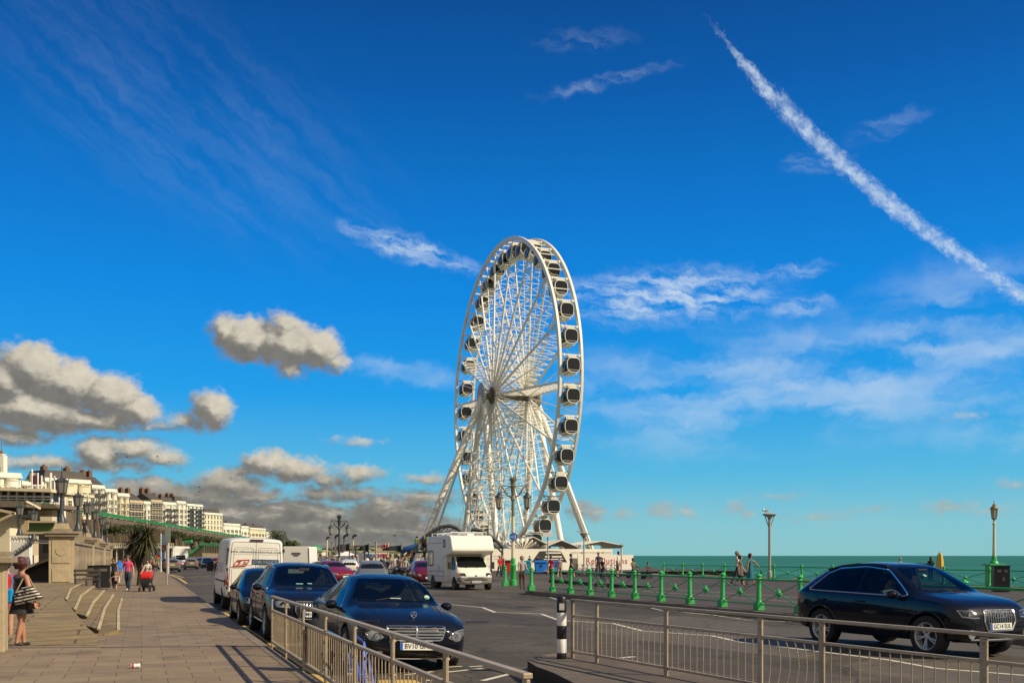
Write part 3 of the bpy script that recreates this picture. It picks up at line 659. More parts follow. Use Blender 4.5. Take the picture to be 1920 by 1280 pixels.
# ------------------------------------------------------------------ the wheel's compound
def wheel_site():
    HOARD = M('hoarding_white', (.78, .73, .62), .6, var=.05, scale=.5, dirt=.12)
    z0 = -.07; fx = Vector((CA, SA, 0)); U = 110.0
    def pt(v, z): return rd(U, v, z)
    t = thing('hoarding', 'long white hoarding in front of the wheel carrying the red word Revolutions', 'hoarding', pt(36, z0))
    inv_ = -t.location
    k = MB(); k.prism([pt(36, z0) + inv_, pt(54.3, z0) + inv_, pt(54.3, z0) + rd(.25, 0, 0) + inv_, pt(36, z0) + rd(.25, 0, 0) + inv_], (0, 0, 2.55)); k.build('panel', HOARD, t)
    k = MB(); k.prism([pt(49.4, z0) + rd(-.55, 0) + inv_, pt(56.9, z0) + rd(-.55, 0) + inv_, pt(56.9, z0) + rd(-.35, 0) + inv_, pt(49.4, z0) + rd(-.35, 0) + inv_], (0, 0, 1.86)); k.build('panel', HOARD, t)
    k = MB()
    for h in (1.95, 2.1): k.bar(pt(48.8, h) + rd(-.02, 0) + inv_, pt(54.2, h) + rd(-.02, 0) + inv_, .02, .03)
    for v in (50.2, 53.0): k.box(pt(v, 2.05) + rd(-.03, 0) + inv_, (.16, .03, .26), RROT)
    for v in (37.3, 39.4): k.box(pt(v, 1.6) + rd(-.02, 0) + inv_, (1.2, .02, .05), RROT); k.box(pt(v + .2, 1.3) + rd(-.02, 0) + inv_, (1.5, .02, .04), RROT)
    k.build('lettering', M('grey_print', (.35, .32, .28), .7), t)
    k = MB(); k.mesh(text_mesh('Revolutions', 1.05, .012, .004, 0, 1.12), frame(pt(53.25, 1.0) + rd(-.56, 0) + inv_, fx, (0, 0, 1))); k.build('lettering', M('red_print', (.36, .035, .04), .6), t)
    k = MB(); k.mesh(text_mesh('THE AMUSEMENT', .22, .012, 0, 0, 1.1), frame(pt(53.2, 1.58) + rd(-.56, 0) + inv_, fx, (0, 0, 1))); 
    # dark ticket window
    k = MB(); k.prism([pt(v, z) + rd(-.03, 0) + inv_ for v, z in ((43.6, .9), (48.2, .9), (47.4, 2.2), (45.9, 2.25), (44.6, 2.2))], rd(.03, 0) - Vector((0, 0, 0))); k.build('ticket_window', M('dark_window', (.05, .045, .04), .3), t)
    k = MB()
    for z, w in ((1.25, 2.5), (1.55, 2.2), (2.0, 2.0)): k.box(pt(46.4, z) + rd(-.06, 0) + inv_, (w, .05, .16 if z > 1.3 else .1), RROT)
    k.build('counter', HOARD, t)
    # white marquees behind
    def marquee(v, u, w, d, h, hr, label):
        o = rd(u, v, z0); t = thing('marquee', label, 'marquee', o, RROT); k = MB(); n = 8
        pr = [(-w / 2 - .2, h - .35), (-w / 2, h), (0, hr), (w / 2, h), (w / 2 + .2, h - .35)]
        vs = [Vector((x, y, z)) for y in (-d / 2, d / 2) for x, z in pr] + [Vector((x, y, z - .08)) for y in (-d / 2, d / 2) for x, z in pr]
        fs = [(i, i + 1, 6 + i, 5 + i) for i in range(4)] + [(10 + i, 15 + i, 16 + i, 11 + i) for i in range(4)] + [(0, 10, 11, 1), (1, 11, 12, 2), (2, 12, 13, 3), (3, 13, 14, 4)]
        k.add(vs, fs); k.build('canopy', HOARD, t)
        k = MB(); k.prism([(-w / 2, d / 2 - .05, h), (0, d / 2 - .05, hr - .1), (w / 2, d / 2 - .05, h)], (0, .04, 0)); k.build('gable', HOARD, t)
        for x in (-w / 2, w / 2):
            for y in (-d / 2, d / 2): k = MB(); k.tube([(x, y, 0), (x, y, h)], .07, 6); k.build('pole', WHITE, t)
        k = MB(); k.box((0, d / 2 - .3, 1.5), (w - .4, .1, 1.6)); k.build('back_wall', M('grey_canvas', (.16, .15, .13), .8), t)
    marquee(45.2, 116, 4.4, 5, 3.1, 4.1, 'small white peaked marquee between the wheel and the lamp post')
    marquee(48.6, 114.5, 4.2, 4, 2.9, 3.7, 'lower white marquee with a grey gable behind the hoarding')
    marquee(53.8, 115, 5.6, 6, 3.1, 3.6, 'broad flat white marquee at the sea end of the hoarding')
    # crumpled white entrance sculpture below the wheel
    k = MB()
    for i in range(9):
        a = R(-70 + 17.5 * i); vs = [rd(112, 43.3, 2.4), rd(112 - .3, 43.3 + 2.1 * math.sin(a - .16), 2.5 + 1.15 * math.cos(a - .16)), rd(112.2, 43.3 + 2.3 * math.sin(a), 2.6 + 1.25 * math.cos(a)), rd(112.5, 43.3 + 2.1 * math.sin(a + .16), 2.5 + 1.15 * math.cos(a + .16))]
        k.prism(vs, rd(.12, 0))
    tag(k.build('canvas_fan', HOARD), 'white folded canvas fan under the lowest gondola', 'canopy')
    # dark arched entrance truss, left of the wheel's foot
    t = thing('entrance_canopy', 'dark curved truss canopy over the steps left of the camper van', 'canopy', at(840, 104, -.07)); o = -t.location
    DK = M('dark_steel', (.06, .062, .06), .5, var=.2)
    def curve(pts, Y): return [at(x, Y + (x - 840) * .0, zat(y, Y)) + o for x, y in pts]
    outer = [(762, 1042), (778, 1024), (795, 1008), (812, 995), (828, 987), (842, 985), (856, 989), (866, 998), (872, 1008)]; inner = [(788, 1030), (796, 1014), (808, 1003), (822, 998), (836, 998), (850, 1001), (858, 1008)]
    for nm, pts, Y, r in (('arch', outer, 104, .20), ('arch', outer, 108, .17), ('arch', inner, 104, .12)):
        k = MB(); k.tube(curve(pts, Y), r, 8); k.build(nm, DK, t)
    k = MB()
    for i in range(len(outer)): k.tube([curve(outer, 104)[i], curve(outer, 108)[i]], .06, 5)
    for i in range(len(inner)): k.tube([curve(inner, 104)[i], curve(outer, 104)[min(i + 2, 8)]], .05, 5); k.tube([curve(inner, 104)[i], curve(outer, 104)[min(i + 1, 8)]], .04, 5)
    k.build('lacing', DK, t)
    for x, y in ((771, 1030), (797, 1012), (818, 1000), (842, 1000)):
        k = MB(); k.tube([at(x, 105, -.07) + o, at(x, 105, zat(y, 105)) + o], .10, 6); k.build('column', DK, t)
    k = MB(); pts = [(884, 992), (900, 994), (918, 1003), (932, 1014), (944, 1026)]
    k.tube(curve(pts, 104), .17, 8); k.tube(curve([(x, y + 12) for x, y in pts], 104), .1, 6)
    for i in range(5): k.tube([curve(pts, 104)[i], curve([(x, y + 12) for x, y in pts], 104)[max(0, i - 1)]], .06, 5)
    for x, y in ((888, 998), (921, 1010), (942, 1026)): k.tube([at(x, 104, -.07) + o, at(x, 104, zat(y, 104)) + o], .10, 6)
    k.build('arch', DK, t)
    k = MB(); pts = [(880, 1002), (895, 1001), (910, 998), (925, 1001), (940, 1006)]
    k.bar(at(776, 105.5, zat(1035, 105.5)) + o, at(803, 105.5, zat(1035, 105.5)) + o, 2.2, .18); k.build('landing', DK, t)
    k = MB(); q0 = at(748, 100, zat(1026, 100)); k.tube([q0 + Vector((.3, 0, -.6)), q0 + Vector((.6, 0, -.2)), q0 + Vector((1.4, 0, .05)), q0 + Vector((1.9, 0, .4))], [.12, .32, .26, .08], 10); tag(k.build('canopy_cover', M('blue_canvas', (.012, .07, .22), .6)), 'rolled blue canvas cover at the foot of the dark canopy', 'canvas cover')
    # lattice mast under the wheel and steel boarding platform
    k = MB(); o2 = at(912, 131, -.07)
    t = thing('lattice_mast', 'white square lattice mast standing inside the legs of the wheel', 'mast', o2, RROT)
    W = 1.75
    for x in (-W, W):
        for y in (-W, W): k.tube([(x, y, 0), (x * .9, y * .9, 16)], .09, 6)
    for i in range(13):
        z = 1.2 * i + 1; f = 1 - .1 * z / 16
        for (x0, y0, x1, y1) in ((-W, -W, W, -W), (W, -W, W, W), (W, W, -W, W), (-W, W, -W, -W)):
            k.tube([(x0 * f, y0 * f, z), (x1 * f, y1 * f, z)], .05, 4)
            if i < 12: k.tube([(x0 * f, y0 * f, z), (x1 * f, y1 * f, z + 1.2)], .04, 4); k.tube([(x1 * f, y1 * f, z), (x0 * f, y0 * f, z + 1.2)], .04, 4)
    k.build('lattice', WHEELW, t)
    t = thing('boarding_platform', 'raised steel boarding platform under the wheel', 'platform', rd(128.9, 47.8, -.07), RROT)
    k = MB(); k.box((-1.5, 0, 1.3), (6, 17, .25)); k.build('deck', WHEELD, t)
    for x in (-4, 1):
        k = MB()
        for y in range(-8, 9, 2): k.box((x, y, .6), (.18, .18, 1.2))
        k.build('support', WHEELD, t)
    k = MB()
    for x in (-4.4, 1.4):
        for z in (1.9, 2.4): k.tube([(x, -8.4, z), (x, 8.4, z)], .035, 5)
        for y in range(-8, 9, 1): k.tube([(x, y, 1.4), (x, y, 2.4)], .03, 4)
    k.build('handrail', WHITE, t)
wheel_site()

# ------------------------------------------------------------------ lamps and poles
LANT = M('lantern_glass', (.40, .38, .30), .25, var=.1); CREAMP = M('cream_paint', (.62, .58, .40), .45, var=.1, dirt=.2); GREYP = M('grey_pole', (.36, .33, .28), .45, var=.15, dirt=.2)
def lantern(k, c, s, m_iron, hang=True):
    c = Vector(c); k.use(LANT); k.lathe([(.13 * s, -.30 * s), (.20 * s, .26 * s)], 6, c, smooth=False)
    k.use(m_iron)
    for j in range(6):
        a = 2 * math.pi * j / 6; e = Vector((math.cos(a), math.sin(a), 0)); k.tube([c + e * .133 * s + Vector((0, 0, -.3 * s)), c + e * .205 * s + Vector((0, 0, .27 * s))], .018 * s, 4)
    k.lathe([(.235 * s, .25 * s), (.235 * s, .29 * s), (.12 * s, .42 * s), (.08 * s, .45 * s), (.09 * s, .50 * s), (.03 * s, .56 * s), (.015 * s, .72 * s), (0, .80 * s)], 8, c)
    k.lathe([(0, -.50 * s), (.03 * s, -.46 * s), (.05 * s, -.38 * s), (.14 * s, -.33 * s), (.14 * s, -.29 * s)], 8, c)
def twin_lamp(label, loc, H, mp, mt, split):
    t = thing('lamp_post', label, 'lamp post', loc)
    k = MB(); k.use(mt); k.lathe([(.12, 0), (.11, 1.0), (.13, 1.05), (.10, 1.2), (.09, split)], 14); k.use(mp); k.lathe([(.09, split + .002), (.075, H * .80), (.13, H * .81), (.12, H * .84), (.06, H * .86), (.06, H * .9)], 14); k.build('post', None, t)
    k = MB(); z = H * .835
    for s in (-1, 1):
        pts = [(s * .06, 0, z), (s * .3, 0, z + .1), (s * .5, 0, z + .45), (s * .68, 0, z + .62), (s * .74, 0, z + .45)]
        k.tube(pts, [.05, .045, .04, .035, .03], 6)
        k.tube([(s * .06, 0, z + .5), (s * .3, 0, z + .6), (s * .6, 0, z + .62)], .025, 5)
        for c, r in (((s * .28, 0, z + .36), .13), ((s * .5, 0, z + .2), .09)): k.tube([Vector(c) + Vector((r * math.cos(a), 0, r * math.sin(a))) for a in [i * .6 for i in range(10)]], .018, 4)
    k.lathe([(.09, z + .1), (.13, z + .5), (.17, z + .62), (.12, z + .66), (.14, z + .8), (.2, z + .95), (.05, z + 1.05), (.0, z + 1.15)], 10)
    for j in range(8): a = j * .785; k.tube([(.12 * math.cos(a), .12 * math.sin(a), z + .8), (.22 * math.cos(a), .22 * math.sin(a), z + 1.0), (.1 * math.cos(a), .1 * math.sin(a), z + 1.12)], .02, 4)
    k.build('bracket', mp, t)
    for s in (-1, 1):
        k = MB(); lantern(k, (s * .74, 0, z - .25), .95, IRON); k.build('lantern', None, t)
    return t
lp = twin_lamp('ornate lamp post with two hanging lanterns, cream shaft and green base beside the camper van', gp(962, 1097, .12), 5.5, M('bronze_paint', (.20, .17, .11), .5, var=.2), CREAMP, 3.6)
k = MB(); k.lathe([(.21, 0), (.21, .28), (.13, .32), (.155, .40), (.165, 1.0), (.185, 1.03), (.185, 1.07), (.12, 1.12), (.125, 1.35), (.085, 1.48)], 14); k.build('base', GREEN, lp)
k = MB(); k.lathe([(0, 0), (.21, 0), (.21, .02), (0, .02)], 24, (0.02, -.14, 2.55), 'Y'); sg = k.build('sign_plate', M('blue_sign', (.01, .12, .52), .4), lp)
k = MB(); WS = M('sign_white', (.8, .8, .8), .4)
k.box((.03, -.145, 2.55), (.012, .006, .34))
for x in (-.075,):
    for dx in (-.055, .04): k.tube([(x + dx + .035 * math.cos(a), -.146, 2.52 + .035 * math.sin(a)) for a in [i * .628 for i in range(10)]], .007, 4, closed=True)
    k.tube([(x - .055, -.146, 2.52), (x - .02, -.146, 2.58), (x + .03, -.146, 2.58), (x + .04, -.146, 2.52)], .007, 4)
k.box((.11, -.146, 2.53), (.05, .006, .12)); k.ball((.11, -.146, 2.62), .025, 8); k.box((.09, -.146, 2.46), (.02, .006, .1)); k.box((.13, -.146, 2.46), (.02, .006, .1))
k.build('symbol', WS, sg)
twin_lamp('dark ornate lamp post with two hanging lanterns behind the red parked car', at(636, 86, -.08), 5.0, IRON, M('grey_green_paint', (.25, .27, .2), .5, var=.2), 1.6)
def sky_lamp(px, py, H, w, label, gull=False):
    t = thing('lamp_post', label, 'lamp post', gp(px, py, .12) if py else None); k = MB()
    k.lathe([(.13, 0), (.13, .5), (.085, .54), (.075, H)], 12); k.build('pole', GREYP, t)
    k = MB(); k.lathe([(.05, H - .02), (w * .25, H + .28), (w * .5, H + .42), (w * .5, H + .47), (0, H + .50)], 18)
    k.build('lamp_shade', GREYP, t); k = MB()
    for s in (-1, 1): k.tube([(s * .05, 0, H - .5), (s * w * .33, 0, H + .3)], .022, 5)
    k.build('bracket', GREYP, t); return t
GM = at(1443, 62, .12)
t = thing('lamp_post', 'modern grey lamp post with a flat saucer head where a gull sits', 'lamp post', GM); k = MB(); k.lathe([(.14, 0), (.14, .55), (.09, .6), (.085, 3.75)], 14); k.build('pole', GREYP, t)
k = MB(); k.lathe([(.09, 3.76), (.13, 3.95), (.40, 4.08), (.44, 4.13), (.40, 4.17), (0, 4.20)], 20); k.build('lamp_shade', GREYP, t)
k = MB()
for s in (-1, 1): k.tube([(s * .08, 0, 3.4), (s * .3, 0, 4.07)], .03, 6)
k.build('bracket', GREYP, t)
for px, Y, H, lab in [(1095, 92, 3.3, 'slim grey lamp post with a funnel head before the right leg of the wheel'), (1165, 100, 2.6, 'short slim lamp post at the sea end of the hoarding'), (1027, 98, 3.55, 'slim lamp post with a boxy white head beside the lowest gondola')]:
    t = thing('lamp_post', lab, 'lamp post', at(px, Y, -.05)); k = MB(); k.lathe([(.1, 0), (.1, .4), (.075, .45), (.06, H)], 8); k.build('pole', GREYP, t); k = MB()
    if px == 1027: k.box((0, 0, H + .25), (1.0, .5, .42))
    elif px == 1165: k.lathe([(.1, H), (.3, H + .1), (.3, H + .22), (0, H + .26)], 10)
    else: k.lathe([(.05, H - .1), (.38, H + .45), (.40, H + .5), (0, H + .52)], 10); k.tube([(-.7, 0, H + .72), (.5, 0, H + .4)], .05, 5)
    k.build('lamp_shade', WHITE if px == 1027 else GREYP, t)
# right-hand victorian lamp on its green pedestal
t = thing('lamp_post', 'cream lamp post with one lantern on a green pedestal beside the black bin', 'lamp post', gp(1864, 1101, .12))
k = MB(); k.box((0, 0, .55), (.62, .62, 1.06)); k.box((0, 0, 1.12), (.80, .80, .09)); k.box((0, 0, .05), (.76, .76, .1)); k.build('base', GREEN, t, bev=.02)
k = MB(); k.use(GREEN); k.lathe([(.22, 1.165), (.2, 1.25), (.13, 1.32), (.12, 1.5), (.09, 1.56)], 12); k.use(CREAMP); k.lathe([(.088, 1.56), (.075, 1.9), (.06, 3.05), (.09, 3.08), (.09, 3.13), (.05, 3.16), (.05, 3.25)], 12); k.build('post', None, t)
k = MB(); lantern(k, (0, 0, 3.62), .85, M('bronze_lantern', (.22, .17, .08), .5)); k.build('lantern', None, t)
t = thing('litter_bin', 'tall black litter bin with slots beside the green lamp pedestal', 'bin', gp(1876, 1109, .12), -.2)
k = MB(); k.box((0, 0, .55), (.62, .55, 1.06)); k.box((0, 0, 1.11), (.66, .59, .06)); k.build('body', BLACKPL, t, bev=.015)
k = MB(); k.box((-.12, -.278, .9), (.16, .01, .12)); k.box((.14, -.278, .9), (.12, .01, .12)); k.box((.05, -.278, .55), (.1, .01, .16)); k.build('slot', M('bin_slot', (.12, .11, .1), .5), t)

# ------------------------------------------------------------------ vehicles
def paint(name, col, coat=1.): return M(name, col, .35, 0, var=.05, scale=3, coat=coat, dirt=.06, spec=.06)
LAMPG = M('lamp_glass', (.34, .35, .36), .12, .55, var=.25, scale=18); REDL = M('red_lamp', (.45, .012, .01), .2, var=.15); AMB = M('amber_lamp', (.75, .30, .08), .3, var=.1)
PLATEW = M('plate_white', (.75, .74, .68), .5, var=.05); PLATEY = M('plate_yellow', (.75, .55, .10), .5, var=.05); BLUEP = M('plate_blue', (.01, .10, .50), .5, var=.05); INK = M('plate_ink', (.01, .01, .01), .6, var=0)
SEAM = M('shut_line', (.006, .006, .007), .7, var=0)
HEAD_IN, HEAD_OUT = -math.pi / 2 + _a, math.pi / 2 + _a       # towards the camera along the road, away from it
def evaluated(o):
    dg = bpy.context.evaluated_depsgraph_get(); dg.update(); me = bpy.data.meshes.new_from_object(o.evaluated_get(dg)); return me
class Body:
    def __init__(s, st, mat, parent, axles, rw, sq=0., lev=2, name='body'):
        vs = []; fs = []
        for (x, zb, zs, zt, w, wt) in st:
            d = zs - zb; h = [(0, zb), (w * .78, zb), (w * .955, zb + .07), (w, zb + .42 * d), (w * .992, zs - .14 * d), (w * .962, zs), (wt, zt - min(.07, .34 * max(0, zt - zs))), (wt * .7, zt - .012), (0, zt)]
            vs += [(x, y, z) for y, z in h] + [(x, -y, z) for y, z in reversed(h[1:-1])]
        n = 16; k = len(st)
        for i in range(k - 1):
            for j in range(n): fs.append((i * n + j, i * n + (j + 1) % n, (i + 1) * n + (j + 1) % n, (i + 1) * n + j))
        for i0, rev in ((0, False), ((k - 1) * n, True)):
            for j in range(8):
                a, b2, c, e = i0 + j, i0 + j + 1, i0 + (16 - j - 1) % 16, i0 + (16 - j) % 16
                q = [a, b2, c, e]; q = [z for i, z in enumerate(q) if z not in q[:i]]
                if len(q) > 2: fs.append(tuple(q if rev else q[::-1]))
        me = bpy.data.meshes.new(name); me.from_pydata(vs, [], fs)
        bm = bmesh.new(); bm.from_mesh(me); bmesh.ops.recalc_face_normals(bm, faces=bm.faces); bm.to_mesh(me); bm.free()
        cr = me.attributes.new('crease_edge', 'FLOAT', 'EDGE'); xs = [q[0] for q in st]
        for e in me.edges:
            a, c = e.vertices; ra, rc = a // n, c // n; ja, jc = a % n, c % n; ja, jc = min(ja, 16 - ja), min(jc, 16 - jc)
            if ra != rc and ja == jc: cr.data[e.index].value = {2: .6, 5: .62, 6: .50}.get(ja, 0)
            elif ra == rc and 5 <= min(ja, jc):
                q = st[ra]; 
                if 0 < ra < k - 1: cr.data[e.index].value = .45 if abs((st[ra + 1][3] - q[3]) / (st[ra + 1][0] - q[0]) - (q[3] - st[ra - 1][3]) / (q[0] - st[ra - 1][0])) > .35 else 0
        o = bpy.data.objects.new(name, me); COL.objects.link(o); q = o.modifiers.new('s', 'SUBSURF'); q.levels = q.render_levels = lev
        me2 = evaluated(o); o.modifiers.clear(); o.data = me2
        s.bvh0 = BVHTree.FromPolygons([v.co.copy() for v in me2.vertices], [tuple(p.vertices) for p in me2.polygons])
        if axles:
            k = MB()
            for ax in axles: k.lathe([(rw * 1.15, -1.3), (rw * 1.15, 1.3)], 40, (ax, 0, rw), 'Y')
            cut = k.build('cut', None); q = o.modifiers.new('b', 'BOOLEAN'); q.object = cut; q.operation = 'DIFFERENCE'; q.solver = 'EXACT'
            me3 = evaluated(o); o.modifiers.clear(); o.data = me3; bpy.data.objects.remove(cut)
        me = o.data; me.materials.clear(); me.materials.append(mat); me.materials.append(DARK)
        for p in me.polygons:
            c = p.center; p.use_smooth = True; p.material_index = 0
            for ax in (axles or ()):
                r = math.hypot(c.x - ax, c.z - rw)
                if r < rw * 1.16 and abs(p.normal.y) < .55 and (p.normal.x * (c.x - ax) + p.normal.z * (c.z - rw)) < 0: p.material_index = 1; p.use_smooth = False
        me.set_sharp_from_angle(angle=R(34))
        s.st = st
        o.parent = parent; s.o = o; s.p = parent; s.mat = mat
    def hit(s, p, d):
        r = s.bvh0.ray_cast(Vector(p), Vector(d)); 
        return r[0] if r[0] else s.bvh0.find_nearest(Vector(p) + Vector(d) * 3)[0]
    def proj(s, kind, a, b2, off=.004):
        if kind in ('L', 'R'): sg = 1 if kind == 'L' else -1; return s.hit((a, 3 * sg, b2), (0, -sg, 0)) + Vector((0, sg * off, 0))
        if kind == 'F': return s.hit((6, a, b2), (-1, 0, 0)) + Vector((off, 0, 0))
        if kind == 'B': return s.hit((-6, a, b2), (1, 0, 0)) + Vector((-off, 0, 0))
        if kind == 'T': return s.hit((a, b2, 5), (0, 0, -1)) + Vector((0, 0, off))
    def patch(s, k, kind, pts, off=.004, mx=.13):
        bm = bmesh.new(); vs = [bm.verts.new((a, b2, 0)) for a, b2 in pts]; bm.faces.new(vs); bmesh.ops.triangulate(bm, faces=bm.faces)
        for _ in range(5):
            e = [e for e in bm.edges if e.calc_length() > mx]
            if not e: break
            bmesh.ops.subdivide_edges(bm, edges=e, cuts=1, use_grid_fill=False); bmesh.ops.triangulate(bm, faces=bm.faces)
        bm.verts.index_update(); k.add([s.proj(kind, v.co.x, v.co.y, off) for v in bm.verts], [tuple(v.index for v in f.verts) for f in bm.faces], True); bm.free()
    def line(s, k, kind, pts, r=.004, off=.001, closed=False, seg=7):
        out = []; P2 = list(pts) + ([pts[0]] if closed else [])
        for (a, c) in zip(P2[:-1], P2[1:]):
            for i in range(seg): out.append(s.proj(kind, a[0] + (c[0] - a[0]) * i / seg, a[1] + (c[1] - a[1]) * i / seg, off))
        if not closed: out.append(s.proj(kind, *P2[-1], off))
        k.tube(out, r, 6, closed=closed)
    def hollow(s, cuts, z0=.5):
        """open the cabin behind the panes and furnish it"""
        o = s.o; cab = [q for q in s.st if q[3] - q[2] > .14]; tools = []
        k = MB(); n = 8; vs = []
        for (x, zb, zs, zt, w, wt) in cab:
            d = min(.09, (zt - zs) * .4); h = [(w * .84, z0), (w * .90, zs - .04), (wt * .95, zt - d - .03), (wt * .6, zt - d)]; vs += [(x, y, z) for y, z in h] + [(x, -y, z) for y, z in reversed(h)]
        m = len(cab); k.add(vs, [(i * n + j, i * n + (j + 1) % n, (i + 1) * n + (j + 1) % n, (i + 1) * n + j) for i in range(m - 1) for j in range(n)] + [tuple(range(n)), tuple(reversed(range((m - 1) * n, m * n)))]); tools.append(k.build('cut'))
        for kd, pts, a0, a1 in cuts:
            k = MB()
            if kd in 'LR': sg = 1 if kd == 'L' else -1; k.prism([(x, sg * a0, z) for x, z in pts], (0, sg * (a1 - a0), 0))
            else: k.prism([(a0, y, z) for y, z in pts], (a1 - a0, 0, 0))
            tools.append(k.build('cut'))
        for c in tools: q = o.modifiers.new('b', 'BOOLEAN'); q.object = c; q.operation = 'DIFFERENCE'; q.solver = 'EXACT'
        me = evaluated(o); o.modifiers.clear(); o.data = me
        for c in tools: bpy.data.objects.remove(c)
        me.materials.clear(); me.materials.append(s.mat); me.materials.append(DARK)
        for p in me.polygons:
            r = s.bvh0.find_nearest(p.center); p.material_index = 1 if r[3] > .012 else 0; p.use_smooth = p.material_index == 0
        me.set_sharp_from_angle(angle=R(34)); ST = M('seat_cloth', (.035, .033, .03), .8, var=.3)
        zb = z0 + .02; roof = max(q[3] for q in s.st); hb = roof - .22
        for x, y, w in ((-.05, .37, .5), (-.05, -.37, .5), (-.95, 0, 1.25)):
            k = MB(); k.box((x + .1, y, zb + .10), (.5, w, .16)); k.box((x - .2, y, (zb + hb) / 2), (.13, w, hb - zb - .14), rot=Matrix.Rotation(-.18, 3, 'Y'))
            for yy in ((y,) if w < 1 else (-.4, .4)): k.box((x - .27, yy, hb - .02), (.09, .26, .17))
            k.build('seat', ST, s.p, bev=.03)
        cow = s.st[-6] if len(s.st) > 12 else s.st[-5]; xw = [q for q in s.st if q[3] - q[2] > .14][-1][0]
        k = MB(); k.box((xw + .02, 0, cow[2] - .10), (.45, 1.3, .16)); k.build('dashboard', ST, s.p, bev=.03)
        k = MB(); k.tube([(xw - .30 + .07 * math.sin(a), -.37 + .18 * math.cos(a), cow[2] - .03 + .17 * math.sin(a)) for a in [i * math.pi / 8 for i in range(16)]], .016, 6, closed=True); k.tube([(xw - .3, -.37, cow[2] - .03), (xw - .05, -.37, cow[2] - .12)], .04, 6); k.tube([(xw - .3, -.54, cow[2] - .03), (xw - .3, -.2, cow[2] - .03)], .015, 5); k.build('steering_wheel', DARK, s.p)
        k = MB(); k.box((xw - .32, 0, roof - .17), (.03, .22, .07)); k.build('rear_mirror', DARK, s.p)
    def glass(s, name, kind, pts, m=GLASS, off=.004): k = MB(); s.patch(k, kind, pts, off); return k.build(name, m, s.p, clean=False)
def rnd(pts, r=.25, n=3):
    """soften an outline's corners"""
    out = []; m = len(pts)
    for i in range(m):
        a, b2, c = Vector(pts[i - 1]), Vector(pts[i]), Vector(pts[(i + 1) % m])
        p0, p1 = b2 + (a - b2) * r, b2 + (c - b2) * r
        for j in range(n + 1): t = j / n; out.append(tuple(p0 * (1 - t) ** 2 + b2 * 2 * t * (1 - t) + p1 * t * t))
    return out
def wheels(parent, axles, track, rw, width=.22, spokes=5, alloy=ALLOY, twin=True, detail=True):
    k = MB(); w = width / 2
    k.lathe([(rw * .66, -w * .85), (rw * .72, -w), (rw * .92, -w), (rw * .99, -w * .75), (rw, -w * .4), (rw, w * .4), (rw * .99, w * .75), (rw * .92, w), (rw * .72, w), (rw * .66, w * .85)], 28, (0, 0, 0), 'Y', closed=True)
    ty = k.build('wheel', RUBBER, parent)
    k = MB(); ri = rw * .68; k.lathe([(ri, -w * .8), (ri * 1.03, w * .86), (ri * .97, w * .94), (ri * .9, w * .8), (ri * .86, w * .1), (ri * .84, -w * .7)], 28, (0, 0, 0), 'Y', closed=True)
    if detail:
        for i in range(spokes):
            for o in ((-.13, .13) if twin else (0,)):
                a = 2 * math.pi * i / spokes + .3; d = Vector((math.cos(a), 0, math.sin(a))); e = Vector((math.cos(a + o), 0, math.sin(a + o))); e0 = Vector((math.cos(a + o * .6), 0, math.sin(a + o * .6)))
                k.bar(e0 * ri * .14 + Vector((0, w * .62, 0)), e * ri * .95 + Vector((0, w * .78, 0)), ri * .10, ri * .09, up=d.cross(Vector((0, 1, 0))))
        k.lathe([(ri * .22, w * .4), (ri * .22, w * .68), (ri * .12, w * .75), (0, w * .75)], 14, (0, 0, 0), 'Y')
    else: k.lathe([(ri * .9, w * .5), (ri * .5, w * .75), (ri * .2, w * .8), (0, w * .8)], 14, (0, 0, 0), 'Y')
    rm = k.build('rim', alloy, ty)
    k = MB(); k.lathe([(ri * .86, -w * .2), (ri * .86, -w * .1), (0, -w * .1)], 20, (0, 0, 0), 'Y'); k.lathe([(ri * .62, w * .05), (ri * .62, w * .15), (0, w * .15)], 20, (0, 0, 0), 'Y'); bk = k.build('brake_disc', M('brake_disc', (.07, .07, .07), .5, .6, var=.2), ty)
    first = True
    for ax in axles:
        for sg in (1, -1):
            if first: t = ty; first = False
            else:
                t = ty.copy(); COL.objects.link(t); t.parent = parent
                for c in (rm, bk): q = c.copy(); COL.objects.link(q); q.parent = t
            t.location = (ax, sg * track, rw); t.rotation_euler = (0, .4 * ax, 0 if sg > 0 else math.pi)
def plate(parent, txt, p, normal, w=.52, h=.112, rear=False, blue=True):
    n = Vector(normal).normalized(); x = Vector((0, 0, 1)).cross(n).normalized(); T = frame(p, x, n.cross(x))
    k = MB(); k.T = T; k.box((0, 0, 0), (w, h, .012)); pl = k.build('number_plate', PLATEY if rear else PLATEW, parent, bev=.002)
    if blue: k = MB(); k.T = T; k.box((-w / 2 + .022, 0, .0065), (.042, h * .96, .003)); k.build('band', BLUEP, pl)
    if txt: k = MB(); k.mesh(text_mesh(txt, h * .92, .001, h * .012, 0, 1.02), T @ Matrix.Translation((.02 if blue else 0, 0, .0075)) @ Matrix.Diagonal((.92, 1, 1, 1))); k.build('lettering', INK, pl)
    return pl
def mirror_pair(b, x, y, z, m, s=1.):
    for sg in (1, -1):
        k = MB(); k.ball((x, sg * y, z), .5, 12, (.19 * s, .21 * s, .15 * s)); k.bar((x + .05, sg * (y - .16), z - .06), (x + .02, sg * (y - .04), z - .03), .05, .04); k.build('mirror', m, b.p)
def ring_emblem(k, c, r, x, z, n=1):
    for i in range(n): k.tube([c + x * (r * math.cos(a) + (i - (n - 1) / 2) * r * 1.42) + z * r * math.sin(a) for a in [j * math.pi / 8 for j in range(16)]], r * .14, 6, closed=True)

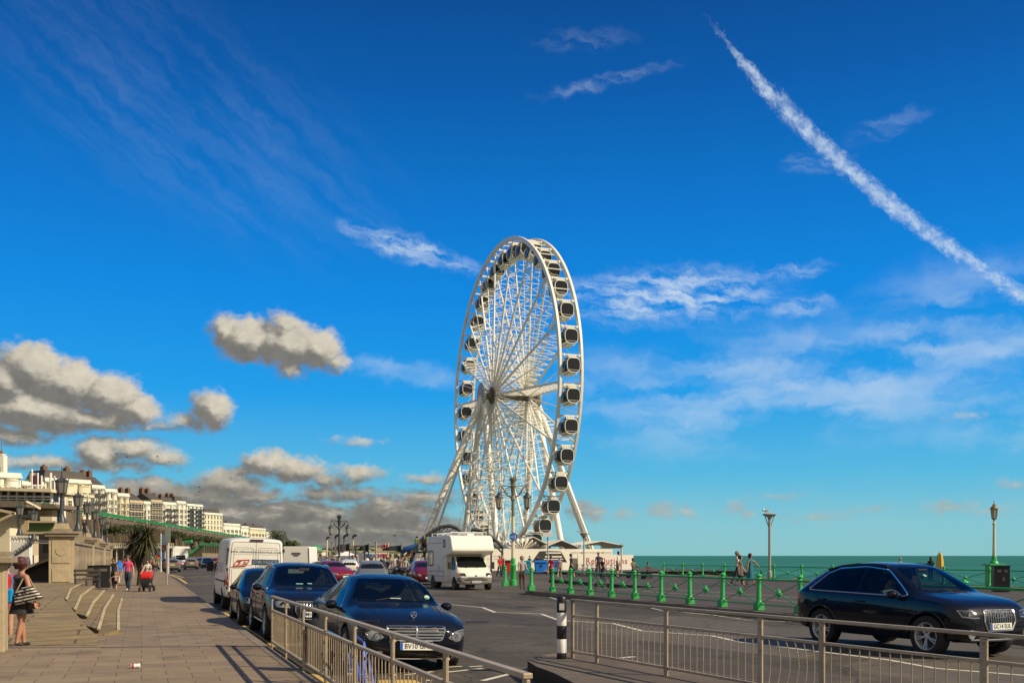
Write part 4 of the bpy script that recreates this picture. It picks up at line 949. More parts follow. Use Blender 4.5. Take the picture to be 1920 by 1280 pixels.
def car_glass():
    m = bpy.data.materials.new('car_glass'); m.use_nodes = True; b = NB(m.node_tree); nt = m.node_tree.nodes; out = nt['Material Output']; nt.remove(nt['Principled BSDF'])
    tr = b.n('ShaderNodeBsdfTransparent'); tr.inputs[0].default_value = (.42, .50, .46, 1); gl = b.n('ShaderNodeBsdfGlossy'); gl.inputs['Roughness'].default_value = .03; gl.inputs[0].default_value = (.8, .85, .9, 1)
    fr = b.n('ShaderNodeFresnel'); fr.inputs[0].default_value = 1.45; mx = b.n('ShaderNodeMixShader'); b.l.new(b.m('MULTIPLY_ADD', fr.outputs[0], .8, .015), mx.inputs[0]); b.l.new(tr.outputs[0], mx.inputs[1]); b.l.new(gl.outputs[0], mx.inputs[2]); b.l.new(mx.outputs[0], out.inputs[0]); return m
CGLASS = car_glass(); PRIV = car_glass(); PRIV.name = 'privacy_glass'; [setattr(n.inputs[0], 'default_value', (.09, .10, .10, 1)) for n in PRIV.node_tree.nodes if n.type == 'BSDF_TRANSPARENT']
SALOON = [(-2.43, .45, .83, .88, .62, .5), (-2.37, .30, .92, .98, .80, .64), (-2.05, .22, .97, 1.07, .90, .68), (-1.65, .20, .97, 1.12, .92, .64), (-1.15, .19, .96, 1.36, .925, .57), (-.5, .18, .94, 1.50, .925, .57), (.1, .18, .93, 1.51, .925, .58), (.62, .18, .92, 1.39, .925, .60),
          (1.12, .18, .91, 1.05, .925, .70), (1.6, .19, .87, .97, .92, .74), (2.0, .20, .80, .90, .895, .72), (2.28, .22, .70, .82, .83, .62), (2.41, .30, .58, .72, .70, .5), (2.44, .36, .54, .64, .6, .45)]
SUV = [(-2.32, .55, .95, 1.0, .66, .5), (-2.25, .36, 1.02, 1.15, .84, .62), (-2.0, .28, 1.06, 1.38, .92, .60), (-1.55, .26, 1.07, 1.56, .945, .60), (-.9, .25, 1.05, 1.66, .95, .61), (-.2, .25, 1.03, 1.685, .95, .62), (.35, .25, 1.02, 1.60, .95, .63),
       (.85, .25, 1.02, 1.34, .95, .68), (1.18, .25, 1.02, 1.14, .95, .74), (1.6, .26, .99, 1.08, .94, .76), (1.98, .28, .92, 1.01, .91, .74), (2.22, .30, .82, .92, .84, .66), (2.31, .36, .70, .80, .74, .55), (2.33, .42, .62, .72, .64, .5)]
CROSS = [(-2.19, .55, .94, 1.0, .62, .48), (-2.13, .36, 1.02, 1.14, .80, .58), (-1.92, .27, 1.06, 1.33, .88, .57), (-1.5, .25, 1.06, 1.53, .91, .57), (-.95, .24, 1.04, 1.625, .915, .585), (-.3, .24, 1.03, 1.65, .915, .595), (.25, .24, 1.02, 1.595, .915, .61),
         (.75, .24, 1.01, 1.36, .915, .66), (1.1, .24, 1.005, 1.12, .915, .73), (1.5, .25, .97, 1.06, .905, .75), (1.82, .26, .91, 1.0, .875, .72), (2.0, .28, .80, .91, .81, .64), (2.09, .34, .67, .78, .70, .53), (2.11, .4, .58, .68, .6, .46)]
HATCH = [(-1.98, .45, .85, .9, .6, .48), (-1.94, .3, .92, 1.05, .76, .56), (-1.75, .22, .95, 1.30, .83, .53), (-1.35, .2, .95, 1.44, .85, .54), (-.7, .19, .93, 1.50, .855, .55), (-.05, .19, .92, 1.50, .855, .56), (.45, .19, .91, 1.38, .855, .58),
         (.95, .19, .90, 1.08, .855, .66), (1.3, .2, .86, .98, .84, .67), (1.62, .22, .78, .90, .80, .62), (1.86, .26, .66, .78, .71, .52), (1.95, .34, .56, .66, .58, .42)]
ESTATE = [(-2.25, .45, .86, .92, .64, .5), (-2.2, .3, .94, 1.1, .80, .58), (-2.0, .22, .97, 1.32, .87, .55), (-1.6, .2, .96, 1.42, .885, .56), (-.9, .19, .94, 1.47, .89, .57), (0, .19, .92, 1.48, .89, .58), (.5, .19, .91, 1.38, .89, .60), (1.02, .19, .90, 1.07, .89, .68), (1.5, .2, .84, .96, .87, .68), (1.95, .23, .72, .84, .80, .60), (2.18, .28, .6, .7, .66, .48), (2.24, .36, .52, .6, .55, .4)]
def place_car(t, u, v, rz, roll=0.): p = rd(u, v, road_z(max(2.05, min(16.2, v))) - .01); t.location = p; t.rotation_euler = (roll, 0, rz)
def ws_pts(w0, z0, w1, z1): return rnd([(-w0, z0), (w0, z0), (w1, z1), (-w1, z1)], .12)
BLUEBLACK = paint('midnight_blue_paint', (.006, .008, .015), .6); BLUEBLACK2 = paint('black_blue_paint', (.005, .006, .012), .8)

def saloon():
    t = thing('parked_car', 'dark blue saloon car with a wide chrome grille parked behind the near guard rail', 'car')
    b = Body(SALOON, BLUEBLACK, t, (1.45, -1.42), .335); ax = (1.45, -1.42); wheels(t, ax, .80, .335, .24, 5)
    for kd in 'LR':
        b.glass('window', kd, rnd([(-.38, .965), (.72, .945), (.10, 1.375), (-.34, 1.395)], .1), CGLASS); b.glass('window', kd, rnd([(-1.42, .99), (-.45, .967), (-.41, 1.39), (-.95, 1.31)], .1), CGLASS)
        k = MB(); b.line(k, kd, rnd([(-1.50, .975), (.82, .925), (.12, 1.40), (-.40, 1.42), (-1.0, 1.335)], .08), .010, .003, True); b.line(k, kd, [(-2.2, .52), (2.05, .45)], .009, .002); k.build('trim', CHROME, t)
        k = MB()
        for ln in ([(.78, .9), (.86, .55), (.80, .24)], [(-.42, .93), (-.40, .26)], [(-1.38, .95), (-1.1, .6), (-1.02, .5)], [(-1.02, .26), (.80, .25)], [(.78, .9), (1.6, .84)]): b.line(k, kd, ln, .0045)
        k.build('shut_line', SEAM, t)
        for x in (-.05, -1.1):
            k = MB(); b.line(k, kd, [(x - .22, .80), (x, .805)], .016, .018); k.build('door_handle', BLUEBLACK, t)
        s = 1 if kd == 'L' else -1
        b_ = MB(); b.patch(b_, 'F', [(s * y, z) for y, z in rnd([(.50, .565), (.62, .50), (.72, .52), (.83, .665), (.80, .70), (.62, .66)], .2)], .006, .06); hl = b_.build('headlight', LAMPG, t, clean=False)
        k = MB()
        for y, z, r in ((.61, .575, .058), (.735, .625, .048)):
            c = b.proj('F', s * y, z, .004); k.lathe([(r, -.01), (r * 1.05, .012), (r * .8, .012), (r * .6, .0), (0, .004)], 16, c, 'X')
        k.build('reflector', CHROME, hl)
        k = MB(); b.line(k, 'F', [(s * .52, .335), (s * .72, .345)], .014, .006); k.build('day_light', LAMPG, t)
        k = MB(); b.patch(k, 'F', [(s * y, z) for y, z in [(.46, .28), (.74, .31), (.78, .38), (.50, .40)]], .003, .08); k.build('air_intake', BLACKPL, t, clean=False)
        k = MB(); b.patch(k, 'B', [(s * y, z) for y, z in rnd([(.45, .70), (.80, .72), (.82, .88), (.5, .86)], .2)], .005, .1); k.build('tail_light', REDL, t, clean=False)
    b.glass('windscreen', 'F', ws_pts(.73, 1.05, .54, 1.425), CGLASS); b.glass('rear_window', 'B', ws_pts(.60, 1.13, .48, 1.38), CGLASS)
    W1, W2 = rnd([(-.38, .965), (.72, .945), (.10, 1.375), (-.34, 1.395)], .1), rnd([(-1.42, .99), (-.45, .967), (-.41, 1.39), (-.95, 1.31)], .1)
    b.hollow([(kd, w_, .4, 1.3) for kd in 'LR' for w_ in (W1, W2)] + [('F', ws_pts(.72, 1.07, .53, 1.41), .2, 1.9), ('B', ws_pts(.58, 1.14, .47, 1.37), -.9, -2.2)])
    k = MB(); b.patch(k, 'F', rnd([(-.40, .52), (.40, .52), (.47, .73), (-.47, .73)], .15), .004, .1); gr = k.build('grille', BLACKPL, t, clean=False)
    k = MB(); b.line(k, 'F', rnd([(-.40, .52), (.40, .52), (.47, .735), (-.47, .735)], .12), .014, .010, True)
    for z in (.565, .61, .655, .70): b.line(k, 'F', [(-.42 - (z - .56) * .2, z), (.42 + (z - .56) * .2, z)], .011, .010)
    b.line(k, 'F', [(0, .52), (0, .735)], .016, .014); k.build('bars', CHROME, gr)
    k = MB(); c = b.proj('T', 2.22, 0, .07); X = Vector((0, 1, 0)); Zv = Vector((0, 0, 1)); ring_emblem(k, c, .045, X, Zv); k.tube([c - Zv * .08, c - Zv * .045], .006, 5)
    for a in (90, 210, 330): k.tube([c, c + X * .043 * math.cos(R(a)) + Zv * .043 * math.sin(R(a))], .006, 5)
    k.build('star_emblem', CHROME, t)
    k = MB(); b.patch(k, 'F', [(-.38, .27), (.38, .27), (.42, .36), (-.42, .36)], .003, .1); k.build('air_intake', BLACKPL, t, clean=False)
    k = MB(); b.line(k, 'F', [(-.80, .245), (0, .225), (.80, .245)], .012, .012); k.build('lip_trim', CHROME, t)
    plate(t, 'BV10 GPH', b.proj('F', 0, .43, .02), (1, 0, .06)); mirror_pair(b, .62, 1.0, .97, BLUEBLACK)
    k = MB(); 
    for y in (-.35, .28): k.bar(b.proj('F', y, 1.075, .02), b.proj('F', y + .42, 1.14, .02), .015, .012)
    k.build('wiper', DARK, t)
    k = MB(); k.lathe([(.045, 0), (.045, .004), (0, .004)], 16, (0, 0, 0)); c = b.proj('F', .55, 1.13, .008); q = k.build('permit_disc', M('pale_disc', (.35, .55, .40), .6), t, loc=c); q.rotation_euler = (0, R(60), 0)
    k = MB(); b.line(k, 'F', [(-.1, 1.105), (.08, 1.105)], .009, .004); k.build('permit', M('pale_paper', (.5, .6, .6), .6), t)
    k = MB()
    for pts in ([(-.45, 1.0), (-.52, .82)], ): pass
    for y in (-.62, .62): b.line(k, 'T', [(1.15, y), (1.9, y * .86), (2.25, y * .78)], .005, .001)
    k.build('shut_line', SEAM, t); return t
def crossover():
    t = thing('moving_car', 'black blue crossover car with chrome window line driving past the island rail', 'car')
    b = Body(CROSS, BLUEBLACK2, t, (1.33, -1.275), .36); ax = (1.33, -1.275); wheels(t, ax, .795, .36, .25, 5)
    for kd in 'LR':
        b.glass('window', kd, rnd([(-.33, 1.065), (.78, 1.05), (.20, 1.47), (-.30, 1.52)], .1), CGLASS); b.glass('window', kd, rnd([(-1.62, 1.095), (-.40, 1.068), (-.37, 1.52), (-1.0, 1.485), (-1.3, 1.39)], .1), PRIV)
        k = MB(); b.line(k, kd, rnd([(-1.72, 1.08), (.92, 1.03), (.24, 1.495), (-.32, 1.55), (-1.03, 1.51), (-1.34, 1.41)], .1), .012, .004, True); k.build('trim', CHROME, t)
        k = MB()
        for ln in ([(.82, .98), (.90, .62), (.85, .30)], [(-.36, 1.02), (-.34, .32)], [(-1.55, 1.05), (-1.05, .72), (-.98, .5)], [(-.95, .32), (.85, .31)]): b.line(k, kd, ln, .0045)
        k.build('shut_line', SEAM, t)
        for x in (-.12, -1.15):
            k = MB(); b.line(k, kd, [(x - .2, .90), (x, .905)], .017, .02); k.build('door_handle', BLUEBLACK2, t)
        for a_ in ax:
            k = MB(); pts = [(a_ + .43 * math.cos(R(th)), .36 + .43 * math.sin(R(th))) for th in range(0, 181, 15)]; b.line(k, kd, pts, .018, -.002, seg=2); k.build('arch_trim', BLUEBLACK2, t)
        s = 1 if kd == 'L' else -1
        k = MB(); b.patch(k, 'F', [(s * y, z) for y, z in [(.48, .70), (.62, .69), (.79, .715), (.825, .84), (.53, .815)]], .006, .06); hl = k.build('headlight', M('dark_lamp', (.05, .05, .055), .1, .3, var=.2), t, clean=False)
        k = MB(); b.line(k, 'F', [(s * .50, .705), (s * .62, .70), (s * .785, .725), (s * .815, .83)], .013, .008); b.line(k, 'F', [(s * .53, .805), (s * .815, .83)], .009, .008); c = b.proj('F', s * .66, .76, .006); k.lathe([(.045, -.01), (.047, .012), (.03, .012), (0, 0)], 14, c, 'X'); k.build('light_bar', LAMPG, hl)
        k = MB(); c = b.proj('F', s * .66, .43, .004); k.lathe([(.075, -.02), (.08, .012), (.065, .014), (.05, .0), (0, .004)], 18, c, 'X'); k.build('fog_lamp', LAMPG, t)
        k = MB(); b.patch(k, 'F', [(s * y, z) for y, z in [(.5, .36), (.76, .38), (.78, .50), (.54, .52)]], .003, .08); k.build('air_intake', BLACKPL, t, clean=False)
        k = MB(); b.patch(k, 'B', [(s * y, z) for y, z in rnd([(.5, .85), (.80, .86), (.80, 1.0), (.52, .99)], .2)], .005, .1); k.build('tail_light', REDL, t, clean=False)
        k = MB(); b.patch(k, kd, rnd([(-2.1, .86), (-1.9, .9), (-1.95, 1.02), (-2.08, .99)], .2), .004, .1); k.build('tail_light', REDL, t, clean=False)
        k = MB(); k.tube([b.proj('T', x, s * .585, .035) for x in (.15, -.2, -.6, -1.0, -1.4)], .02, 8); k.build('roof_rail', BLACKPL, t)
    b.glass('windscreen', 'F', ws_pts(.71, 1.12, .53, 1.545), CGLASS); b.glass('rear_window', 'B', ws_pts(.55, 1.18, .46, 1.52), PRIV)
    W1, W2 = rnd([(-.33, 1.065), (.78, 1.05), (.20, 1.47), (-.30, 1.52)], .1), rnd([(-1.62, 1.095), (-.40, 1.068), (-.37, 1.52), (-1.0, 1.485), (-1.3, 1.39)], .1)
    b.hollow([(kd, w_, .4, 1.3) for kd in 'LR' for w_ in (W1, W2)] + [('F', ws_pts(.69, 1.13, .52, 1.53), .0, 1.9), ('B', ws_pts(.53, 1.2, .45, 1.5), -1.1, -2.2)])
    gp_ = [(-.30, .48), (.30, .48), (.37, .62), (.36, .83), (-.36, .83), (-.37, .62)]
    k = MB(); b.patch(k, 'F', rnd(gp_, .12), .004, .09); gr = k.build('grille', BLACKPL, t, clean=False)
    k = MB(); b.line(k, 'F', rnd(gp_, .1), .013, .010, True, 4); k.build('grille_surround', CHROME, gr)
    k = MB()
    for y in [i * .055 - .275 for i in range(11)]: b.line(k, 'F', [(y, .51), (y, .81)], .0075, .008)
    k.build('bars', M('dull_chrome', (.4, .4, .4), .3, .8), gr)
    k = MB(); c = b.proj('F', 0, .745, .022); ring_emblem(k, c, .046, Vector((0, 1, 0)), Vector((0, 0, 1)), 4); k.build('ring_emblem', CHROME, t)
    k = MB(); b.line(k, 'F', [(-.62, .335), (0, .325), (.62, .335)], .022, .004); k.build('lip_trim', LAMPG, t)
    plate(t, 'GC14 EUL', b.proj('F', 0, .555, .025), (1, 0, .05)); mirror_pair(b, .66, 1.0, 1.06, BLUEBLACK2)
    k = MB(); 
    for y in (-.30, .30): k.bar(b.proj('F', y, 1.105, .02), b.proj('F', y - .42, 1.17, .02), .015, .012)
    k.build('wiper', DARK, t)
    for (y, z, w, m) in ((-.2, 1.38, .05, 'pale_paper'),): k = MB(); b.patch(k, 'F', [(y, z), (y + w, z), (y + w, z + .03), (y, z + .03)], .006); k.build('permit', M(m, (.5, .6, .6), .6), t)
    return t
def suv():
    t = thing('parked_car', 'dark blue tall estate car with a slatted grille parked behind the saloon', 'car')
    b = Body(SUV, BLUEBLACK, t, (1.40, -1.41), .37); ax = (1.40, -1.41); wheels(t, ax, .82, .37, .25, 5)
    for kd in 'LR':
        b.glass('window', kd, rnd([(-.30, 1.08), (.86, 1.06), (.30, 1.50), (-.27, 1.56)], .1), CGLASS); b.glass('window', kd, rnd([(-1.25, 1.09), (-.38, 1.082), (-.35, 1.56), (-1.15, 1.53)], .1), CGLASS); b.glass('window', kd, rnd([(-1.85, 1.13), (-1.32, 1.10), (-1.23, 1.52), (-1.6, 1.44)], .12), CGLASS)
        k = MB(); b.line(k, kd, rnd([(-1.93, 1.10), (.98, 1.035), (.34, 1.525), (-.27, 1.59), (-1.6, 1.48)], .1), .010, .004, True); b.line(k, kd, [(-.95, .36), (.9, .35)], .016, .006); k.build('trim', CHROME, t)
        k = MB()
        for ln in ([(.88, 1.0), (.95, .62), (.9, .32)], [(-.34, 1.05), (-.32, .34)], [(-1.3, 1.05), (-1.12, .72), (-1.05, .5)], [(-1.0, .34), (.9, .33)]): b.line(k, kd, ln, .0045)
        k.build('shut_line', SEAM, t)
        for x in (-.08, -1.05):
            k = MB(); b.line(k, kd, [(x - .2, .93), (x, .935)], .017, .02); k.build('door_handle', BLUEBLACK, t)
        s = 1 if kd == 'L' else -1
        k = MB(); b.patch(k, 'F', [(s * y, z) for y, z in rnd([(.52, .72), (.80, .74), (.85, .86), (.58, .86)], .12)], .006, .06); hl = k.build('headlight', LAMPG, t, clean=False)
        k = MB(); c = b.proj('F', s * .68, .79, .004); k.lathe([(.055, -.01), (.058, .012), (.04, .012), (0, 0)], 14, c, 'X'); k.build('reflector', CHROME, hl)
        k = MB(); b.patch(k, 'F', [(s * y, z) for y, z in [(.5, .42), (.78, .44), (.8, .56), (.54, .56)]], .003, .08); k.build('air_intake', BLACKPL, t, clean=False)
        k = MB(); b.patch(k, 'B', [(s * y, z) for y, z in rnd([(.5, .95), (.84, .95), (.84, 1.08), (.52, 1.08)], .2)], .005, .1); k.build('tail_light', REDL, t, clean=False)
        k = MB(); k.tube([b.proj('T', x, s * .62, .04) for x in (.2, -.3, -.8, -1.3, -1.7)], .02, 8); k.build('roof_rail', CHROME, t)
    b.glass('windscreen', 'F', ws_pts(.73, 1.16, .56, 1.58), CGLASS); b.glass('rear_window', 'B', ws_pts(.58, 1.2, .5, 1.52), CGLASS)
    W1, W2, W3 = rnd([(-.30, 1.08), (.86, 1.06), (.30, 1.50), (-.27, 1.56)], .1), rnd([(-1.25, 1.09), (-.38, 1.082), (-.35, 1.56), (-1.15, 1.53)], .1), rnd([(-1.85, 1.13), (-1.32, 1.10), (-1.23, 1.52), (-1.6, 1.44)], .12)
    b.hollow([(kd, w_, .4, 1.3) for kd in 'LR' for w_ in (W1, W2, W3)] + [('F', ws_pts(.72, 1.18, .55, 1.57), .2, 1.9), ('B', ws_pts(.56, 1.22, .48, 1.5), -1.2, -2.3)])
    gp_ = [(-.34, .50), (.34, .50), (.42, .66), (.41, .86), (-.41, .86), (-.42, .66)]
    k = MB(); b.patch(k, 'F', rnd(gp_, .12), .004, .09); gr = k.build('grille', BLACKPL, t, clean=False)
    k = MB(); b.line(k, 'F', rnd(gp_, .1), .014, .010, True, 4); k.build('grille_surround', CHROME, gr)
    k = MB()
    for y in [i * .062 - .31 for i in range(11)]: b.line(k, 'F', [(y, .53), (y, .845)], .009, .008)
    k.build('bars', CHROME, gr)
    k = MB(); c = b.proj('F', 0, .78, .022); ring_emblem(k, c, .05, Vector((0, 1, 0)), Vector((0, 0, 1)), 4); k.build('ring_emblem', CHROME, t)
    plate(t, 'MH62 OYA', b.proj('F', 0, .60, .025), (1, 0, .05)); mirror_pair(b, .72, 1.04, 1.10, BLUEBLACK)
    k = MB(); b.line(k, 'F', [(-.25, 1.20), (-.1, 1.20)], .012, .004); b.line(k, 'F', [(.0, 1.21), (.1, 1.21)], .012, .004); k.build('permit', M('pale_cyan', (.3, .6, .62), .6), t)
    return t
def plain_car(st, ax, rw, m, label, cat='car', name='parked_car', plate_f='', plate_r='', kind='hatch', rails=False, far=False):
    t = thing(name, label, cat); b = Body(st, m, t, ax, rw, lev=2); wh = max(q[4] for q in st); wheels(t, ax, wh - .12, rw, .2, 7, detail=not far, twin=False)
    xs = [q[0] for q in st]; zs = st[len(st) // 2][2]; zt = max(q[3] for q in st); xr = st[2][0] + .25
    for kd in 'LR':
        b.glass('window', kd, rnd([(-.30, zs + .04), (.70, zs + .02), (.18, zt - .13), (-.27, zt - .10)], .1)); b.glass('window', kd, rnd([(-1.15, zs + .05), (-.38, zs + .042), (-.35, zt - .10), (-1.05, zt - .13)], .1))
        if kind == 'estate': b.glass('window', kd, rnd([(-1.85, zs + .10), (-1.24, zs + .06), (-1.15, zt - .13), (-1.6, zt - .19)], .12))
        k = MB()
        for ln in ([(.75, zs - .02), (.82, .55), (.78, .27)], [(-.34, zs), (-.32, .28)], [(-1.15, zs), (-.95, .6), (-.9, .45)]): b.line(k, kd, ln, .005)
        k.build('shut_line', SEAM, t)
        s = 1 if kd == 'L' else -1; fx = xs[-1]; W = wh
        k = MB(); b.patch(k, 'F', [(s * y, z) for y, z in rnd([(W * .52, .56), (W * .80, .58), (W * .90, .74), (W * .62, .70)], .2)], .006, .08); k.build('headlight', LAMPG, t, clean=False)
        k = MB(); b.patch(k, 'B', [(s * y, z) for y, z in rnd([(W * .62, .72), (W * .90, .74), (W * .86, 1.0), (W * .70, 1.0)], .2)], .006, .08); k.build('tail_light', REDL, t, clean=False)
        if rails: k = MB(); k.tube([b.proj('T', x, s * .55, .035) for x in (.1, -.6, -1.2, -1.6)], .018, 6); k.build('roof_rail', CHROME, t)
    w2 = st[-5][4]
    b.glass('windscreen', 'F', ws_pts(wh * .76, zs + .18, wh * .58, zt - .09)); b.glass('rear_window', 'B', ws_pts(wh * .64, zs + .12, wh * .54, zt - .10))
    k = MB(); b.patch(k, 'F', rnd([(-.45, .32), (.45, .32), (.5, .44), (-.5, .44)], .1), .004, .1); b.patch(k, 'F', rnd([(-.34, .54), (.34, .54), (.38, .62), (-.38, .62)], .1), .004, .1); k.build('grille', BLACKPL, t, clean=False)
    k = MB(); c = b.proj('F', 0, .60, .02); ring_emblem(k, c, .05, Vector((0, 1, 0)), Vector((0, 0, 1))); k.build('emblem', CHROME, t)
    plate(t, plate_f, b.proj('F', 0, .47, .02), (1, 0, .05)); plate(t, plate_r, b.proj('B', 0, .78, .02), (-1, 0, .05), rear=True); mirror_pair(b, .6, wh + .07, zs + .05, m, .9)
    k = MB(); b.patch(k, 'B', rnd([(-wh * .75, .34), (wh * .75, .34), (wh * .78, .48), (-wh * .78, .48)], .1), .004, .1); k.build('bumper_insert', DARK, t, clean=False); return t

t = saloon(); place_car(t, 17.15, 3.92, HEAD_IN, R(-2.2))
t = crossover(); t.scale = (.975, .975, .985); t.location = (7.32, 18.50, -.05); t.rotation_euler.z = math.atan2(-2.4, 1.11)
t = suv(); place_car(t, 23.1, 3.38, HEAD_IN, R(-2.2))
t = plain_car(HATCH, (1.25, -1.22), .31, BLUEBLACK2, 'small black hatchback squeezed between the tall dark car and the white van'); place_car(t, 28.3, 3.22, HEAD_IN, R(-1.5))
SILVER = paint('silver_paint', (.15, .147, .14), .5); RED = paint('red_paint', (.20, .012, .014)); WHITEP = paint('white_car_paint', (.75, .73, .68)); DKRED = paint('dark_red_paint', (.13, .008, .010)); GREYC = paint('grey_paint', (.10, .10, .10)); BLACKC = paint('black_car_paint', (.008, .008, .009))
HA = (1.25, -1.22); EA = (1.38, -1.3)
def put(t, px, Y, rz, z=-.09): t.location = at(px, Y, z); t.rotation_euler.z = rz
FACE = -math.pi / 2
put(plain_car(ESTATE, EA, .31, RED, 'red saloon car with sunlit nose standing before the ornate lamp post', 'car', kind='estate'), 620, 63, FACE + .62)
put(plain_car(HATCH, HA, .31, WHITEP, 'white hatchback seen from behind between the red and the silver car'), 655, 78, -FACE + .15)
put(plain_car(HATCH, HA, .31, SILVER, 'silver hatchback facing the road in front of the fish and chips stall', kind='hatch'), 697, 53, FACE + .16)
put(plain_car(HATCH, HA, .31, DKRED, 'dark red hatchback half hidden behind the camper van', name='parked_car'), 795, 60, FACE + .25)
GRP = 'cars parked along the kerb far down the road'
for px, Y, m, rz, lab, st, ax, kd in [(322, 108, SILVER, HEAD_OUT, 'silver estate car beyond the grey sign pole, nearest of the far parked row', ESTATE, EA, 'estate'), (309, 116, BLACKC, HEAD_OUT, 'black estate car just ahead of the silver estate in the far parked row', ESTATE, EA, 'estate'),
                                  (358, 128, SILVER, HEAD_OUT, 'silver hatchback seen from behind in front of the green stair arcade', HATCH, HA, 'hatch'), (389, 138, BLACKC, HEAD_IN, 'black car with lit headlights coming up the far road', HATCH, HA, 'hatch'),
                                  (404, 150, RED, HEAD_OUT, 'red car with red tail lamps half hidden by the white van', HATCH, HA, 'hatch'), (376, 160, GREYC, HEAD_OUT, 'dark grey car beside the black oncoming car', ESTATE, EA, 'estate'), (296, 128, GREYC, HEAD_OUT, 'dark grey estate at the back of the far parked row', ESTATE, EA, 'estate')]:
    put(plain_car(st, ax, .31, m, lab, kind=kd, far=True), px, Y, rz); bpy.data.objects[-1] if False else None
for o in list(COL.objects):
    if o.parent is None and o.name.startswith('parked_car') and o.location.y > 100: o['group'] = GRP

# ---- white panel van
VANW = M('van_white', (.80, .78, .70), .35, var=.05, scale=1.5, coat=.3, dirt=.10)
def van():
    L = 5.9; t = thing('panel_van', 'white panel van with red and blue electrical lettering on its rear doors', 'van')
    st = [(-2.95, .5, 1.1, 2.2, .86, .76), (-2.93, .42, 1.15, 2.36, .95, .84), (-2.7, .38, 1.15, 2.42, .985, .88), (-1.5, .36, 1.15, 2.44, .99, .90), (0, .36, 1.15, 2.44, .99, .90), (1.1, .36, 1.15, 2.42, .99, .89), (1.6, .36, 1.15, 2.28, .99, .84), (2.1, .36, 1.15, 1.75, .97, .78), (2.4, .36, 1.1, 1.36, .95, .76), (2.8, .38, .95, 1.2, .88, .7), (2.95, .45, .8, 1.0, .76, .56)]
    b = Body(st, VANW, t, (2.0, -1.75), .345); wheels(t, (2.0, -1.75), .84, .345, .24, 6, GREYC, False)
    k = MB(); b.line(k, 'B', [(0, .5), (0, 2.25)], .007); b.line(k, 'B', rnd([(-.86, .52), (.86, .52), (.83, 1.3), (.76, 2.26), (-.76, 2.26), (-.83, 1.3)], .08), .007, closed=True); k.build('shut_line', SEAM, t)
    k = MB()
    for s in (-1, 1):
        b.line(k, 'B', rnd([(s * .08, 1.5), (s * .72, 1.5), (s * .68, 2.08), (s * .08, 2.08)], .12), .008, closed=True); b.line(k, 'B', rnd([(s * .08, .72), (s * .76, .72), (s * .76, 1.40), (s * .08, 1.40)], .1), .008, closed=True)
    b.line(k, 'B', [(-.72, 2.02), (.72, 2.02)], .006); b.line(k, 'B', [(-.74, 1.86), (.74, 1.86)], .006); k.build('panel_crease', M('crease_grey', (.42, .41, .38), .5), t)
    for s in (-1, 1):
        k = MB(); b.patch(k, 'B', [(s * y, z) for y, z in ((.86, .80), (.955, .80), (.95, 1.28), (.87, 1.28))], .012, .1); q = k.build('tail_light', REDL, t, clean=False)
        k = MB(); b.patch(k, 'B', [(s * y, z) for y, z in ((.865, .92), (.95, .92), (.95, 1.02), (.868, 1.02))], .016, .1); k.build('indicator', AMB, q, clean=False)
        k = MB(); k.use(DARK)
        for z in (.75, 1.35, 2.0): k.box((-2.9, s * .90, z), (.08, .06, .1))
        k.build('hinge', None, t)
        kd = 'L' if s > 0 else 'R'
        b.glass('window', kd, rnd([(1.25, 1.25), (2.15, 1.22), (1.75, 1.85), (1.3, 1.9)], .1)); k = MB(); b.line(k, kd, [(-2.8, .95), (1.1, .95)], .03, .004); b.line(k, kd, [(1.1, .5), (1.12, 2.1)], .005); k.build('side_moulding', DARK, t)
        k = MB(); k.box((1.95, s * 1.14, 1.4), (.12, .24, .36)); k.build('mirror', DARK, t, bev=.03)
        k = MB(); b.patch(k, kd, rnd([(-2.86, 1.5), (-2.55, 1.5), (-2.55, 2.0), (-2.86, 2.0)], .1), .004); b.patch(k, kd, [(-2.85, .8), (-2.6, .8), (-2.6, 1.05), (-2.85, 1.05)], .004); k.build('side_panel', M('grey_panel', (.05, .05, .05), .4), t, clean=False)
    k = MB(); k.box((-2.99, 0, .55), (.14, 1.7, .16)); k.build('step_bumper', DARK, t, bev=.03)
    k = MB(); k.box((-2.955, -.02, 2.33), (.05, .42, .05)); k.build('brake_light', M('dark_red_lens', (.08, .01, .01), .3), t)
    k = MB(); k.box((-3.0, -.06, 1.12), (.04, .05, .16)); k.build('door_handle', DARK, t)
    plate(t, '', b.proj('B', .4, .63, .06), (-1, 0, 0), rear=True)
    xa, za = Vector((0, -1, 0)), Vector((0, 0, 1))
    def txt(s_, y, z, size, m, nm='lettering', bold=0., sh=0., sp=1., sx=1.):
        me = text_mesh(s_, size, .001, bold, sh, sp); k = MB(); vs = []
        for v in me.vertices:
            p = b.proj('B', y - v.co.x * sx, z + v.co.y, .012); vs.append(p)
        k.add(vs, [tuple(p.vertices) for p in me.polygons]); return k.build(nm, m, t, clean=False)
    BL = M('sign_navy', (.008, .04, .10), .5, var=.1); RD = M('sign_red', (.45, .05, .02), .5, var=.1)
    txt('www.edmundson-electrical.co.uk', .0, 1.945, .115, BL, sp=1.05)
    k = MB(); b.patch(k, 'B', [(.13, 1.52), (-.75, 1.52), (-.75, 1.70), (.13, 1.70)], .008, .08); k.build('sign_panel', BL, t, clean=False)
    txt('EDMUNDSON', -.31, 1.61, .15, M('sign_pale', (.45, .50, .50), .5), bold=.003, sp=1.05, sx=.86); txt('ELECTRICAL', -.31, 1.46, .075, BL, sp=1.25)
    k = MB(); lg = [(.80, 1.40), (.80, 1.45), (.68, 1.66), (.18, 1.70), (.30, 1.47), (.72, 1.42)]
